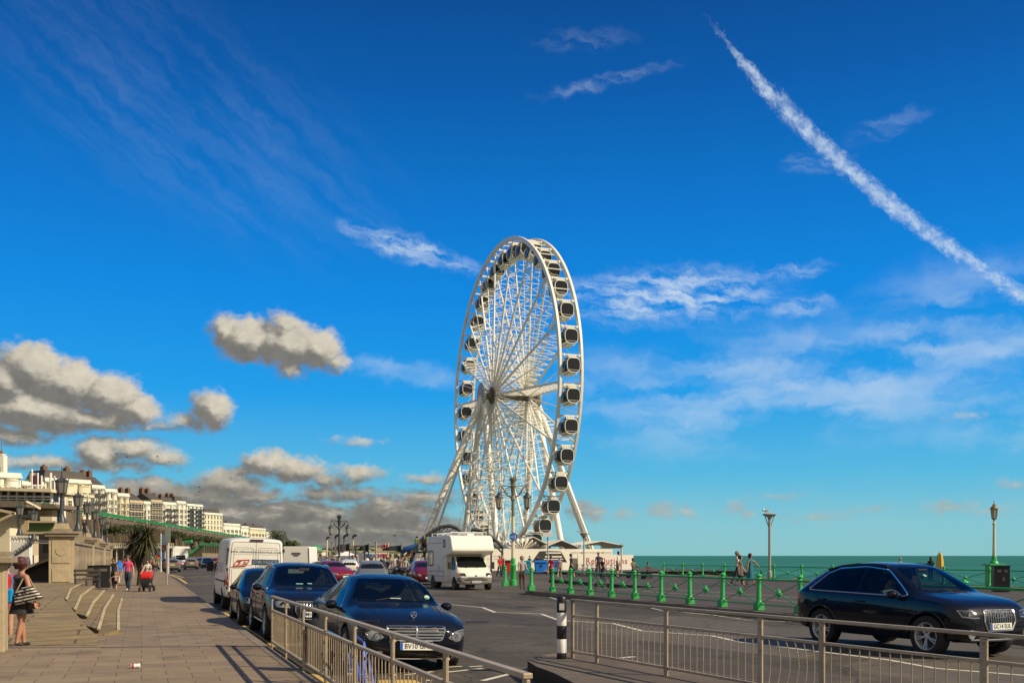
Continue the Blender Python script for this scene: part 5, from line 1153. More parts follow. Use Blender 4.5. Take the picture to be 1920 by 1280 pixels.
    b.line(k, 'B', [(.72, 1.46), (.60, 1.65), (.20, 1.68), (.32, 1.48), (.72, 1.46)], .016, .008, seg=4); b.line(k, 'B', [(.80, 1.43), (.34, 1.46)], .010, .008)
    b.line(k, 'B', [(.46, 1.63), (.58, 1.61), (.48, 1.56), (.60, 1.51)], .013, .008, seg=3); b.line(k, 'B', [(.42, 1.52), (.36, 1.62), (.30, 1.55), (.42, 1.53)], .012, .008, seg=3); k.build('emblem', RD, t); return t
t = van(); place_car(t, 36.6, 3.5, HEAD_OUT, R(1.5))

# ---- camper van
def camper():
    t = thing('camper_van', 'white camper van with a sleeping pod above its cab', 'camper van'); CW = M('camper_white', (.80, .76, .66), .45, var=.06, scale=1.2, dirt=.14); GB = M('grey_bumper', (.20, .19, .17), .6, var=.15)
    W = 2.25
    k = MB(); side = [(-2.75, .38), (-1.95, .36), (1.05, .40), (1.05, 1.78), (1.60, 1.82), (2.15, 1.90), (2.30, 2.02), (2.28, 2.15), (2.00, 2.70), (1.75, 2.82), (-2.55, 2.82), (-2.75, 2.70)]
    k.prism([(x, -W / 2, z) for x, z in side], (0, W, 0)); bo = k.build('body', CW, t, bev=.05)
    st = [(.9, .35, 1.0, 1.86, .93, .82), (1.1, .32, 1.0, 1.88, .95, .82), (1.55, .30, 1.0, 1.80, .96, .80), (1.95, .30, 1.0, 1.42, .96, .80), (2.25, .30, .98, 1.13, .95, .80), (2.5, .32, .90, 1.02, .92, .78), (2.72, .34, .76, .86, .86, .70), (2.80, .40, .66, .74, .74, .6)]
    b = Body(st, CW, t, (2.05,), .33); b.o.name = 'cab'
    wheels(t, (2.05, -1.45), .86, .33, .22, 6, GREYC, False)
    for x0, x1, z in ((-1.80, -1.10, .74),):
        for s in (-1, 1): k = MB(); k.lathe([(.40, -.02), (.40, .012), (0, .012)], 24, (-1.45, s * (W / 2), .34), 'Y'); k.build('wheel_arch', DARK, t)
    b.glass('windscreen', 'F', ws_pts(.80, 1.17, .70, 1.74))
    for s, kd in ((1, 'L'), (-1, 'R')):
        b.glass('window', kd, rnd([(1.22, 1.06), (2.05, 1.04), (1.75, 1.55), (1.45, 1.72), (1.22, 1.72)], .12))
        k = MB(); k.box((1.95, s * 1.14, 1.28), (.12, .2, .36)); k.bar((1.95, s * .95, 1.2), (1.95, s * 1.1, 1.25), .04); k.build('mirror', DARK, t, bev=.03)
        k = MB(); b.patch(k, 'F', [(s * y, z) for y, z in rnd([(.50, .74), (.80, .75), (.82, .90), (.55, .90)], .12)], .006, .07); hl = k.build('headlight', M('dark_lamp2', (.06, .06, .055), .15, .4, var=.3), t, clean=False)
        k = MB(); b.patch(k, 'F', [(s * y, z) for y, z in [(.80, .74), (.90, .75), (.90, .89), (.82, .90)]], .008, .07); k.build('indicator', AMB, hl, clean=False)
        k = MB(); yy = s * (W / 2)
        for pts in ([(-2.6, 2.45), (.55, 2.45)], [(-2.7, .95), (1.0, .95)], [(-2.7, .70), (1.0, .70)], [(.60, .5), (.60, 1.72), (1.0, 1.72)], [(-.5, .75), (-.5, 1.02)], [(-1.9, .75), (-1.9, 1.0)]):
            for a, c in zip(pts[:-1], pts[1:]): k.bar((a[0], yy, a[1]), (c[0], yy, c[1]), .012, .022)
        k.build('side_seam', M('seam_grey', (.10, .095, .085), .6), t)
        wb = [(-2.45, 1.30), (-1.45, 1.30), (-1.45, 1.98), (-2.45, 1.98)]
        k = MB(); k.prism([(x, yy - s * .01, z) for x, z in rnd([(-2.52, 1.23), (-1.38, 1.23), (-1.38, 2.05), (-2.52, 2.05)], .1)], (0, s * .03, 0)); wf = k.build('window_frame', M('window_seal', (.05, .045, .04), .5), t); k = MB(); k.prism([(x, yy + s * .018, z) for x, z in rnd(wb, .1)], (0, s * .006, 0)); k.build('pane', M('camper_pane', (.10, .09, .06), .08), wf)
        k = MB(); k.prism([(x, yy - s * .01, z) for x, z in rnd([(.62, 2.20), (1.02, 2.20), (1.02, 2.62), (.62, 2.62)], .15)], (0, s * .03, 0)); wf = k.build('window_frame', M('window_seal', (.05, .045, .04), .5), t); k = MB(); k.prism([(x, yy + s * .018, z) for x, z in rnd([(.69, 2.27), (.95, 2.27), (.95, 2.55), (.69, 2.55)], .15)], (0, s * .006, 0)); k.build('pane', GREYP, wf)
        k = MB(); k.prism([(x, yy, z) for x, z in rnd([(-.35, .98), (.05, .98), (.05, 1.3), (-.35, 1.3)], .1)], (0, s * .012, 0)); k.build('hatch', M('hatch_grey', (.6, .57, .5), .5), t)
    k = MB(); b.patch(k, 'F', rnd([(-.90, .40), (.90, .40), (.92, .68), (-.92, .68)], .06), .016, .12); bp = k.build('bumper', GB, t, clean=False)
    k = MB()
    for z, w in ((.54, .60), (.58, .58), (.64, .42)): b.line(k, 'F', [(-w, z), (w, z)], .014, .02)
    k.build('slot', BLACKPL, bp)
    k = MB(); b.patch(k, 'F', [(-.05, .73), (.05, .73), (.05, .80), (-.05, .80)], .012); k.build('badge', DARK, t, clean=False)
    k = MB(); b.line(k, 'F', [(-.48, .92), (-.42, .72), (.42, .72), (.48, .92)], .005); b.line(k, 'F', [(-.82, .70), (.82, .70)], .005); k.build('shut_line', SEAM, t)
    plate(t, 'N646 SNN', b.proj('F', 0, .46, .045), (1, 0, 0)); k = MB()
    for y in (-.4, .15): k.bar(b.proj('F', y, 1.16, .02), b.proj('F', y + .5, 1.24, .02), .015, .012)
    k.build('wiper', DARK, t)
    k = MB(); k.bar((2.20, -.75, 2.12), (2.20, -.15, 2.12), .02, .02); k.bar((2.20, .2, 2.12), (2.20, .75, 2.12), .02, .02); k.box((2.24, 0, 2.10), (.02, .3, .05)); k.build('pod_trim', M('seam_grey', (.1, .1, .09), .6), t)
    k = MB()
    for s in (-1, 1): k.tube([(-2.4, s * .95, 2.98), (1.5, s * .95, 2.98)], .025, 6)
    for x in (-2.3, -1.2, -.1, .9, 1.45):
        k.tube([(x, -.95, 2.98), (x, .95, 2.98)], .02, 6)
        for s in (-1, 1): k.tube([(x, s * .95, 2.82), (x, s * .95, 2.98)], .02, 6)
    k.build('roof_rack', WHITE, t)
    k = MB(); k.box((-.6, -.3, 2.90), (.6, .5, .14)); k.build('roof_vent', WHITE, t, bev=.03); k = MB(); k.box((.5, .35, 2.88), (.4, .4, .1)); k.build('roof_vent', WHITE, t, bev=.03); return t
t = camper(); pF = Vector((-2.96, 50.0, 0)) + Vector((CA, SA, 0)) * 1.1; pc = pF + Vector((-SA * .92, CA, 0)) * 2.5; t.location = (pc.x, pc.y, -.10); t.rotation_euler.z = HEAD_IN - .02

# ---- white box lorries
def lorry(label, px, Y, rz, w=2.1, h=2.75, L=4.2, front=False):
    t = thing('box_lorry', label, 'lorry'); BW_ = M('lorry_white', (.80, .77, .70), .5, var=.05, dirt=.1)
    k = MB(); k.prism([(-L / 2, y, z) for y, z in rnd([(-w / 2, .62), (w / 2, .62), (w * .46, h), (-w * .46, h)], .05)], (L * .68, 0, 0)); k.build('box', BW_, t, bev=.04)
    st = [(L * .17, .4, 1.0, 1.95, .9, .78), (L * .25, .36, 1.0, 1.95, .94, .78), (L * .38, .36, 1.0, 1.6, .94, .76), (L * .48, .36, .95, 1.15, .92, .74), (L * .58, .4, .8, .95, .84, .66), (L * .6, .48, .7, .8, .74, .55)]
    b = Body(st, BW_, t, (L * .42,), .33); b.o.name = 'cab'; wheels(t, (L * .42, -L * .25), .82, .33, .22, 6, GREYC, False, False); b.glass('windscreen', 'F', ws_pts(.78, 1.12, .68, 1.82))
    for kd in 'LR': b.glass('window', kd, rnd([(L * .23, 1.08), (L * .42, 1.06), (L * .33, 1.6), (L * .23, 1.7)], .12))
    k = MB(); k.bar((-L / 2 - .012, -w * .48, .7), (-L / 2 - .012, -w * .45, h - .1), .03); k.bar((-L / 2 - .012, w * .48, .7), (-L / 2 - .012, w * .45, h - .1), .03); k.bar((-L / 2 - .012, -.28, h - .45), (-L / 2 - .012, .28, h - .45), .02, .12); k.bar((-L / 2 - .012, -.16, h - .58), (-L / 2 - .012, .16, h - .58), .02, .06)
    k.build('trim', M('seam_grey', (.1, .1, .09), .6), t)
    for s in (-1, 1): k = MB(); k.box((-L / 2 - .01, s * w * .42, .72), (.03, .12, .12)); k.build('tail_light', REDL, t)
    k = MB(); k.box((-L * .1, 0, .5), (L * .7, .9, .16)); k.build('chassis', DARK, t); t.location = at(px, Y, -.09); t.rotation_euler.z = rz; return t
lorry('white box lorry seen from behind between the panel van and the red car', 567, 66, math.pi / 2 + .02, 1.8, 2.36)
lorry('white box lorry facing us on the far road before the green stair', 338, 150, HEAD_IN, 2.3, 2.9)

# ---- motorbikes
def motorbike(label, px, Y, rz, m, group=None):
    t = thing('motorbike', label, 'motorbike', at(px, Y, -.08), rz, group)
    for x in (.68, -.68): k = MB(); k.lathe([(.24, -.05), (.31, -.05), (.32, 0), (.31, .05), (.24, .05)], 18, (x, 0, .32), 'Y', closed=True); [k.tube([(x, 0, .32), (x + .24 * math.cos(a), 0, .32 + .24 * math.sin(a))], .012, 4) for a in [i * 1.047 for i in range(6)]]; k.build('wheel', RUBBER, t)
    k = MB(); k.tube([(.68, 0, .32), (.48, 0, .85), (.42, 0, 1.02)], .04, 6); k.tube([(-.68, 0, .32), (-.1, 0, .42), (.2, 0, .4), (.45, 0, .8)], .05, 6); k.ball((0, 0, .5), .26, 10, (1, .7, .8)); k.build('frame', DARK, t)
    k = MB(); k.ball((.18, 0, .82), .3, 12, (1, .55, .6)); k.ball((.55, 0, .9), .25, 12, (.7, .75, .9)); k.ball((-.6, 0, .8), .24, 10, (1, .5, .5)); k.build('fairing', m, t)
    k = MB(); k.box((-.3, 0, .84), (.62, .28, .1)); k.build('seat', DARK, t, bev=.03); k = MB(); k.tube([(.4, -.36, 1.05), (.46, 0, 1.0), (.4, .36, 1.05)], .018, 6); k.build('handlebar', CHROME, t)
    k = MB(); k.ball((.74, 0, .92), .08, 10); k.build('headlight', LAMPG, t); return t
motorbike('black motorbike waiting beside the white panel van', 406, 106, HEAD_IN, BLACKC)
motorbike('grey motorbike in front of the crowd behind the silver hatchback', 738, 66, FACE + .5, GREYC, 'motorbikes by the crowd'); motorbike('black motorbike at the bollard by the dark red hatchback', 758, 63, FACE - .6, BLACKC, 'motorbikes by the crowd'); motorbike('red motorbike nearest the camper van', 772, 70, FACE + 1., RED, 'motorbikes by the crowd')

# ------------------------------------------------------------------ the town on the cliff
LK = .157
DL = Vector((-LK, 1, 0)).normalized(); NL = Vector((DL.y, -DL.x, 0)); LROT = math.atan2(DL.y, DL.x)
def lY(px, c=95.0): return -c / ((px - CX) / F + LK)
def lp_(px, c=95.0, z=0.): Y = lY(px, c); return Vector((-c - LK * Y, Y, z))
HW = {'cream': M('stucco_cream', (.70, .62, .42), .85, var=.12, scale=.4, dirt=.2), 'white': M('stucco_white', (.80, .76, .62), .8, var=.08, scale=.4, dirt=.15), 'brick': M('brown_brick', (.13, .075, .045), .9, var=.3, scale=.6, dirt=.3), 'tan': M('stucco_tan', (.52, .42, .26), .85, var=.15, scale=.4, dirt=.25)}
SLATE = M('slate_roof', (.075, .062, .052), .8, var=.3, scale=.8); WINM = M('house_window', (.035, .033, .030), .25, var=.3, scale=.2); CHIM = M('chimney_brick', (.18, .09, .055), .9, var=.3); BALC = M('iron_balcony', (.05, .045, .04), .6, var=.2); GREENRAIL = M('faded_green_paint', (.045, .30, .12), .6, var=.5, scale=1.2, dirt=.5)
_wcache = {}
def window_mesh(w, h):
    key = (round(w, 2), round(h, 2))
    if key not in _wcache:
        k = MB(); k.use(WINM); k.box((0, 0, 0), (w, .16, h)); k.use(HW['white']); k.box((0, -.02, h / 2 + .10), (w + .35, .30, .18)); k.box((0, -.04, -h / 2 - .07), (w + .35, .36, .13)); k.box((0, -.085, 0), (.07, .03, h)); k.box((0, -.085, .05), (w, .03, .07))
        o = k.build('window'); _wcache[key] = o.data; bpy.data.objects.remove(o)
    return _wcache[key]
def add_window(root, w, h, loc, rz=0.):
    o = bpy.data.objects.new('window', window_mesh(w, h)); COL.objects.link(o); o.parent = root; o.location = loc; o.rotation_euler.z = rz
def house(label, x0, x1, yt, yb, mat, roof='flat', bays=2, storeys=4, off=0., balcony=False, end_win=1, bow=True, chim=2, cat='house', depth=13.):
    p0, p1 = lp_(x0, 95 + off), lp_(x1, 95 + off); p1 = at(x1, p0.y + (p1.y - p0.y) * .22); L = (p1 - p0).length; rot = math.atan2(p1.y - p0.y, p1.x - p0.x); zb = min(zat(yb, p0.y), 15.2) - 1.5; zt = zat(yt, p0.y); H = zt - zb
    t = thing('terrace_house', label, cat, (p0.x, p0.y, zb), rot); wm = HW[mat]; tr = HW['white'] if mat != 'brick' else HW['tan']
    k = MB(); k.box((L / 2, depth / 2, H / 2), (L - .05, depth, H)); k.build('wall', wm, t)
    k = MB(); k.box((L / 2, depth / 2 - .25, H - .25), (L + .25, depth + .5, .45)); k.box((L / 2, -.12, H * .62), (L, .3, .22)); k.box((L / 2, depth / 2 - .1, H + .35), (L, depth + .1, .75)); k.build('cornice', tr, t)
    sh = (H - 1.6) / storeys; n = max(1, bays); bw = L / n
    if roof != 'flat':
        k = MB(); rh = 2.6 if roof == 'mansard' else 4.0
        if roof == 'mansard': k.box((L / 2, depth / 2 + .6, H + .7 + rh / 2), (L - .6, depth - 1.6, rh), tap=.86)
        else: k.add([(0, .2, H + .7), (L, .2, H + .7), (L, depth, H + .7), (0, depth, H + .7), (0, depth * .5, H + rh), (L, depth * .5, H + rh)], [(0, 1, 5, 4), (2, 3, 4, 5), (0, 4, 3), (1, 2, 5), (3, 2, 1, 0)])
        r = k.build('roof', SLATE, t)
    else: rh = .4; r = t
    for i in range(chim):
        k = MB(); x = L * (i + .5) / chim if chim > 1 else .6; k.box((x, depth * .62, H + rh + .9), (1.3, 2.2, 2.6)); [k.lathe([(.18, 0), (.15, .6)], 6, (x, depth * .62 + y, H + rh + 2.2)) for y in (-.7, 0, .7)]; k.build('chimney', CHIM, t)
    for i in range(n):
        cx = bw * (i + .5)
        if bow:
            k = MB(); R_ = bw * .36; pr = [(cx + R_ * math.cos(a), -1.25 * math.sin(a), .0) for a in [math.pi * j / 8 for j in range(9)]]; hb = H - sh * .55
            k.prism(pr, (0, 0, hb), True)
            k.add([(x, y * 1.15, hb) for x, y, z in pr] + [(x, y * 1.15, hb + .3) for x, y, z in pr], [tuple(range(9)), tuple(range(9, 18))] + [(j, j + 1, 10 + j, 9 + j) for j in range(8)]); k.build('bay', wm, t)
        for s in range(storeys):
            z = 1.3 + sh * (s + .5); hh = min(2.1, sh * .62)
            if bow and s < storeys - 1 or bow:
                if z + hh / 2 < H - sh * .55:
                    for a in (35, 90, 145): add_window(t, min(1.2, bw * .2), hh, (cx + bw * .36 * math.cos(R(a)), -1.25 * math.sin(R(a)) + .03, z), R(90 - a) * -.75 if a != 90 else 0)
                    continue
            for q in (-.25, .25): add_window(t, 1.15, hh, (cx + q * bw, -.05, z))
        if balcony:
            for s in range(1, storeys):
                k = MB(); z = 1.3 + sh * s - .2; k.box((cx, -1.0, z), (bw * .86, 1.7, .16)); k.box((cx, -1.8, z + .55), (bw * .86, .06, .9)); k.build('balcony', BALC if balcony == 1 else tr, t)
    for s in range(storeys):                                   # end wall
        for y in [depth * (j + 1) / (end_win + 1) for j in range(end_win)]: add_window(t, 1.1, min(2, sh * .6), (-.02, y, 1.3 + sh * (s + .5)), -math.pi / 2)
    return t
house('white bow-fronted hotel with a turret at the left edge', -70, 40, 887, 955, 'white', 'flat', 3, 4, balcony=0, end_win=3, chim=2, off=-6)
k = MB(); k.use(HW['white']); k.box((0, 0, -.4), (1.9, 1.9, 4.6)); k.lathe([(1.0, 1.9), (1.15, 2.0), (1.15, 2.2)], 12); k.use(CHIM); k.lathe([(.4, 2.2), (.35, 3.0), (.15, 3.3), (.08, 3.6), (.06, 5.6), (0, 5.8)], 10); tq = k.build('hotel_turret', None, loc=lp_(3, 88, zat(868, lY(3, 88)))); tag(tq, 'white turret with a spike finial above the left-edge hotel', 'turret')
house('low cream house with a flat roof right of the turreted hotel', 41, 82, 906, 958, 'cream', 'flat', 2, 3, end_win=1, chim=1)
house('grand cream hotel with a rounded corner behind the first pier lamp', 84, 170, 899, 965, 'cream', 'mansard', 3, 4, balcony=0, end_win=3, chim=2)
house('cream balconied terrace with a dark slate roof', 172, 196, 912, 972, 'white', 'gable', 2, 4, balcony=1, end_win=2)
house('tall white bow-fronted terrace house left of the brown gable', 197, 219, 919, 975, 'white', 'flat', 2, 4, end_win=2, chim=1)
house('narrow cream terrace house beside the brown gable', 220, 242, 927, 978, 'cream', 'flat', 2, 4, end_win=2, chim=1)
house('brown brick house with a broad blank gable', 243, 268, 940, 980, 'brick', 'gable', 2, 3, bow=False, end_win=0, chim=2, off=3)
house('slim white house wedged between the two brown brick houses', 269, 282, 942, 983, 'white', 'flat', 1, 4, end_win=1, chim=1)
house('tall dark brown brick house with chimneys', 283, 304, 939, 985, 'brick', 'gable', 2, 4, bow=False, end_win=1, chim=2)
house('white regency terrace with dark canopied balconies', 305, 330, 943, 987, 'white', 'mansard', 2, 4, balcony=1, end_win=2)
house('bright white bow-fronted house left of the modern flats', 331, 348, 941, 990, 'white', 'mansard', 2, 5, end_win=1)
house('modern white block of flats with stacked dark balconies', 350, 380, 946, 993, 'white', 'flat', 2, 6, balcony=1, bow=False, end_win=3, chim=0, cat='flats')
house('cream hotel with a glazed roof storey', 382, 417, 962, 1002, 'cream', 'mansard', 3, 4, bow=False, end_win=3, chim=0, cat='hotel')
house('pale bow-fronted terrace right of the cream hotel', 419, 450, 982, 1006, 'white', 'flat', 4, 3, end_win=1, chim=2)
house('small white terrace before the far yellow row', 452, 466, 987, 1010, 'white', 'flat', 2, 3, end_win=1, chim=1)
house('long yellow far terrace with a dark mansard roof', 468, 498, 990, 1012, 'cream', 'mansard', 5, 3, end_win=1, chim=2)
house('last pale terrace at the end of the cliff', 499, 509, 998, 1014, 'white', 'flat', 3, 3, end_win=1, chim=1)

# cliff wall, upper railing and bushes
CW_ = M('cliff_wall', (.125, .092, .058), .95, var=.55, scale=.22, bump=.6, dirt=.7)
t = thing('cliff_wall', 'long brown retaining wall under the cliff-top terraces', 'wall', lp_(150, 86)); o = -t.location
k = MB(); pts = [-30, 60, 150, 225, 300, 360, 410, 460, 500, 520]; n = len(pts)
def wtop(px): Y = lY(px, 86); return 15.0 if px <= 460 else 15.0 - (px - 460) * .06
vs = []
for px in pts:
    b0 = lp_(px, 86); vs += [b0 + NL * 4 + Vector((0, 0, -.2)) + o, b0 + NL * 2 + Vector((0, 0, 6)) + o, b0 + Vector((0, 0, wtop(px))) + o, b0 - NL * 14 + Vector((0, 0, wtop(px) - .05)) + o]
k.add(vs, [(i * 4 + j, (i + 1) * 4 + j, (i + 1) * 4 + j + 1, i * 4 + j + 1) for i in range(n - 1) for j in range(3)] + [(0, 1, 2, 3), tuple((n - 1) * 4 + j for j in (3, 2, 1, 0))]); k.build('wall', CW_, t)
for i in range(26):
    px = 150 + i * 13.5; b0 = lp_(px, 86); k = MB(); k.prism([b0 + NL * d + DL * e + Vector((0, 0, -.1)) + o for d, e in ((0, -.8), (4.6, -.8), (4.6, .8), (0, .8))], -NL * 1.2 + Vector((0, 0, wtop(px) - 2))); k.build('buttress', CW_, t)
t = thing('cliff_railing', 'green cast iron railing along the top of the cliff wall', 'railing', lp_(150, 85.6, 15)); o = -t.location
for i in range(len(pts) - 1):
    if pts[i] < 60: continue
    a, c = lp_(pts[i], 85.6), lp_(pts[i + 1], 85.6); za, zc = wtop(pts[i]), wtop(pts[i + 1]); k = MB()
    for h, w in ((1.25, .12), (.15, .12)): k.bar(a + Vector((0, 0, za + h)) + o, c + Vector((0, 0, zc + h)) + o, .16, w)
    m = max(6, int((c - a).length / .8))
    for j in range(m): p = a + (c - a) * j / m; z = za + (zc - za) * j / m; k.box(p + Vector((0, 0, z + .7)) + o, (.10, .30, 1.2), LROT)
    k.build('rail', GREENRAIL, t)
LEAF = M('dark_leaves', (.05, .065, .018), .8, var=.6, scale=3); LEAF2 = M('olive_leaves', (.085, .09, .03), .8, var=.6, scale=3)
def leafy(k, c, r, n, s, rng, flat=1.):
    for _ in range(n):
        while True:
            d = Vector((rng.uniform(-1, 1), rng.uniform(-1, 1), rng.uniform(-1, 1)))
            if .25 < d.length < 1: break
        p = Vector(c) + Vector((d.x * r[0], d.y * r[1], d.z * r[2])); q = Vector((rng.gauss(0, 1), rng.gauss(0, 1), rng.gauss(0, 1))).normalized(); e = q.orthogonal().normalized(); f = q.cross(e); w = s * rng.uniform(.5, 1.3)
        k.add([p - e * w, p + f * w * .45, p + e * w, p - f * w * .45], [(0, 1, 2, 3)])
rng = random.Random(4)
for px, py, w, h, lab in [(352, 1008, 9, 3, 'dark bush growing on the cliff wall above the green stair'), (372, 1010, 8, 2.6, 'dark bush on the cliff wall right of the stair head'), (392, 1012, 10, 2.6, 'olive bush at the foot of the cliff wall behind the van'), (240, 990, 7, 2, 'dark shrub behind the crown of the palm'), (415, 1014, 10, 2.4, 'low olive bush on the far cliff slope'), (318, 1006, 6, 2.2, 'dark creeper on the cliff wall right of the banner'), (335, 1001, 7, 2.4, 'olive creeper high on the cliff wall above the far lorry'), (214, 992, 5, 2.2, 'dark shrub on the cliff wall just left of the palm'), (438, 1013, 9, 2, 'dark scrub at the thin far end of the cliff wall')]:
    c = lp_(px, 80); c.z = zat(py, c.y); t = thing('bush', lab, 'bush', c)
    k = MB(); [leafy(k, (rng.uniform(-w, w) * .6, rng.uniform(-1, 1), rng.uniform(-.4, .4)), (w * .5, 3, h * .5), 260, .5, rng) for _ in range(4)]; k.build('crown', LEAF, t, clean=False); k = MB(); k.tube([(0, 0, -h), (0, 0, 0)], .3, 6); k.build('trunk', BALC, t)

# the green arcade and its stair, with a lower terrace wall
def arcade():
    Y = 300.; t = thing('terrace_arcade', 'green iron arcade of pale columns with a sloping stair below the cliff', 'arcade', at(400, Y, 0)); o = -t.location
    P_ = lambda px, py: at(px, Y, zat(py, Y)) + o
    k = MB(); k.bar(P_(378, 1019.5), P_(470, 1024), 3.0, .75); k.build('deck', GREENRAIL, t)
    k = MB(); a, c = P_(354, 1041), P_(381, 1019.5); k.bar(a, c, 2.5, .7); k.build('stair_rail', GREENRAIL, t)
    k = MB(); pts_ = [P_(354, 1044), P_(381, 1022), P_(381, 1044)]; k.prism(pts_, (0, .8, 0)); k.build('stair_wall', HW['tan'], t)
    for i in range(22):
        k = MB(); p = P_(381.5 + i * 3.1, 1045); k.box(p + Vector((0, -.2, 1.8)), (.22, .4, 3.7)); k.box(p + Vector((0, -.2, 3.4)), (.45, .45, .3)); k.build('column', HW['cream'], t)
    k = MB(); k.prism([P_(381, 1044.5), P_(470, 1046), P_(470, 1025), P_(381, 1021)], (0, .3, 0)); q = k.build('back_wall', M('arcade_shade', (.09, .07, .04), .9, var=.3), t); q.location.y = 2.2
    k = MB(); k.prism([P_(381, 1036), P_(470, 1039), P_(470, 1046), P_(381, 1044.5)], (0, .3, 0)); q = k.build('parapet', HW['tan'], t); q.location.y = -1.1
    k = MB(); k.bar(P_(345, 1015.5), P_(360, 1014), 1.5, .8); k.build('upper_rail', GREENRAIL, t)
arcade()
# long low seafront building under the cliff
def low_building():
    Y = 205.; t = thing('seafront_building', 'long low pavilion with a pale flat roof and dark shop fronts behind the palm', 'pavilion', at(270, Y, -.1)); o = -t.location; P_ = lambda px, py, d=0: at(px, Y + d, zat(py, Y + d)) + o
    k = MB(); k.prism([P_(205, 1056), P_(328, 1056), P_(328, 1026), P_(205, 1026)], (0, 8, 0)); k.build('wall', HW['tan'], t)
    k = MB(); k.prism([P_(200, 1027), P_(331, 1027), P_(331, 1023.5), P_(200, 1023.5)], (0, 9, 0)); q = k.build('roof', HW['white'], t); q.location.y = -.8
    for i in range(9):
        k = MB(); x = 209 + i * 13; k.prism([P_(x, 1050), P_(x + 8.5, 1050), P_(x + 8.5, 1030), P_(x, 1030)], (0, .1, 0)); q = k.build('shop_front', M('shop_dark', (.04, .028, .02), .4, var=.4, scale=.5), t); q.location.y = -.12
    for i in range(10):
        k = MB(); x = 207 + i * 13; k.prism([P_(x - .5, 1053), P_(x + .7, 1053), P_(x + .7, 1027), P_(x - .5, 1027)], (0, .2, 0)); q = k.build('column', HW['cream'], t); q.location.y = -.5
    k = MB()
    for i in range(34): k.tube([P_(210 + i * 3.5, 1023.5), P_(210 + i * 3.5, 1018.5)], .06, 4)
    k.bar(P_(208, 1018.5), P_(326, 1018.5), .1, .12); k.build('roof_railing', HW['cream'], t)
low_building()
t = thing('banner_stand', 'white framed banner with a blue and maroon picture right of the palm', 'banner', at(309, 96, -.05)); z1 = zat(999, 96)
for dx in (-.36, .36): k = MB(); k.box((dx, 0, z1 / 2), (.09, .09, z1)); k.build('post', WHITE, t)
k = MB(); k.box((0, .02, z1 - .85), (.62, .03, 1.5)); pn = k.build('panel', M('banner_blue', (.10, .20, .34), .6, var=.5, scale=2.5), t); k = MB(); k.box((0, -.002, z1 - 1.3), (.60, .02, .5)); k.build('picture', M('banner_maroon', (.12, .03, .05), .6, var=.5, scale=3), pn)
t = thing('sign_pole', 'thin grey pole with a narrow upright sign at the kerb right of the pushchair', 'sign', gp(313, 1096, .12)); k = MB(); k.tube([(0, 0, 0), (0, 0, 3.1)], .04, 8); k.build('pole', GREYP, t); k = MB(); k.box((.06, -.05, 2.65), (.28, .03, .85)); k.build('plate', M('sign_back', (.25, .27, .22), .5), t)
k = MB(); k.box((0, 0, .5), (1.2, .08, .9)); k.box((0, -.05, .5), (1.0, .02, .7)); tag(k.build('blue_board', M('board_blue', (.02, .12, .4), .6), loc=at(300, 150, 1.2)), 'small blue board at the foot of the white framed banner', 'board')

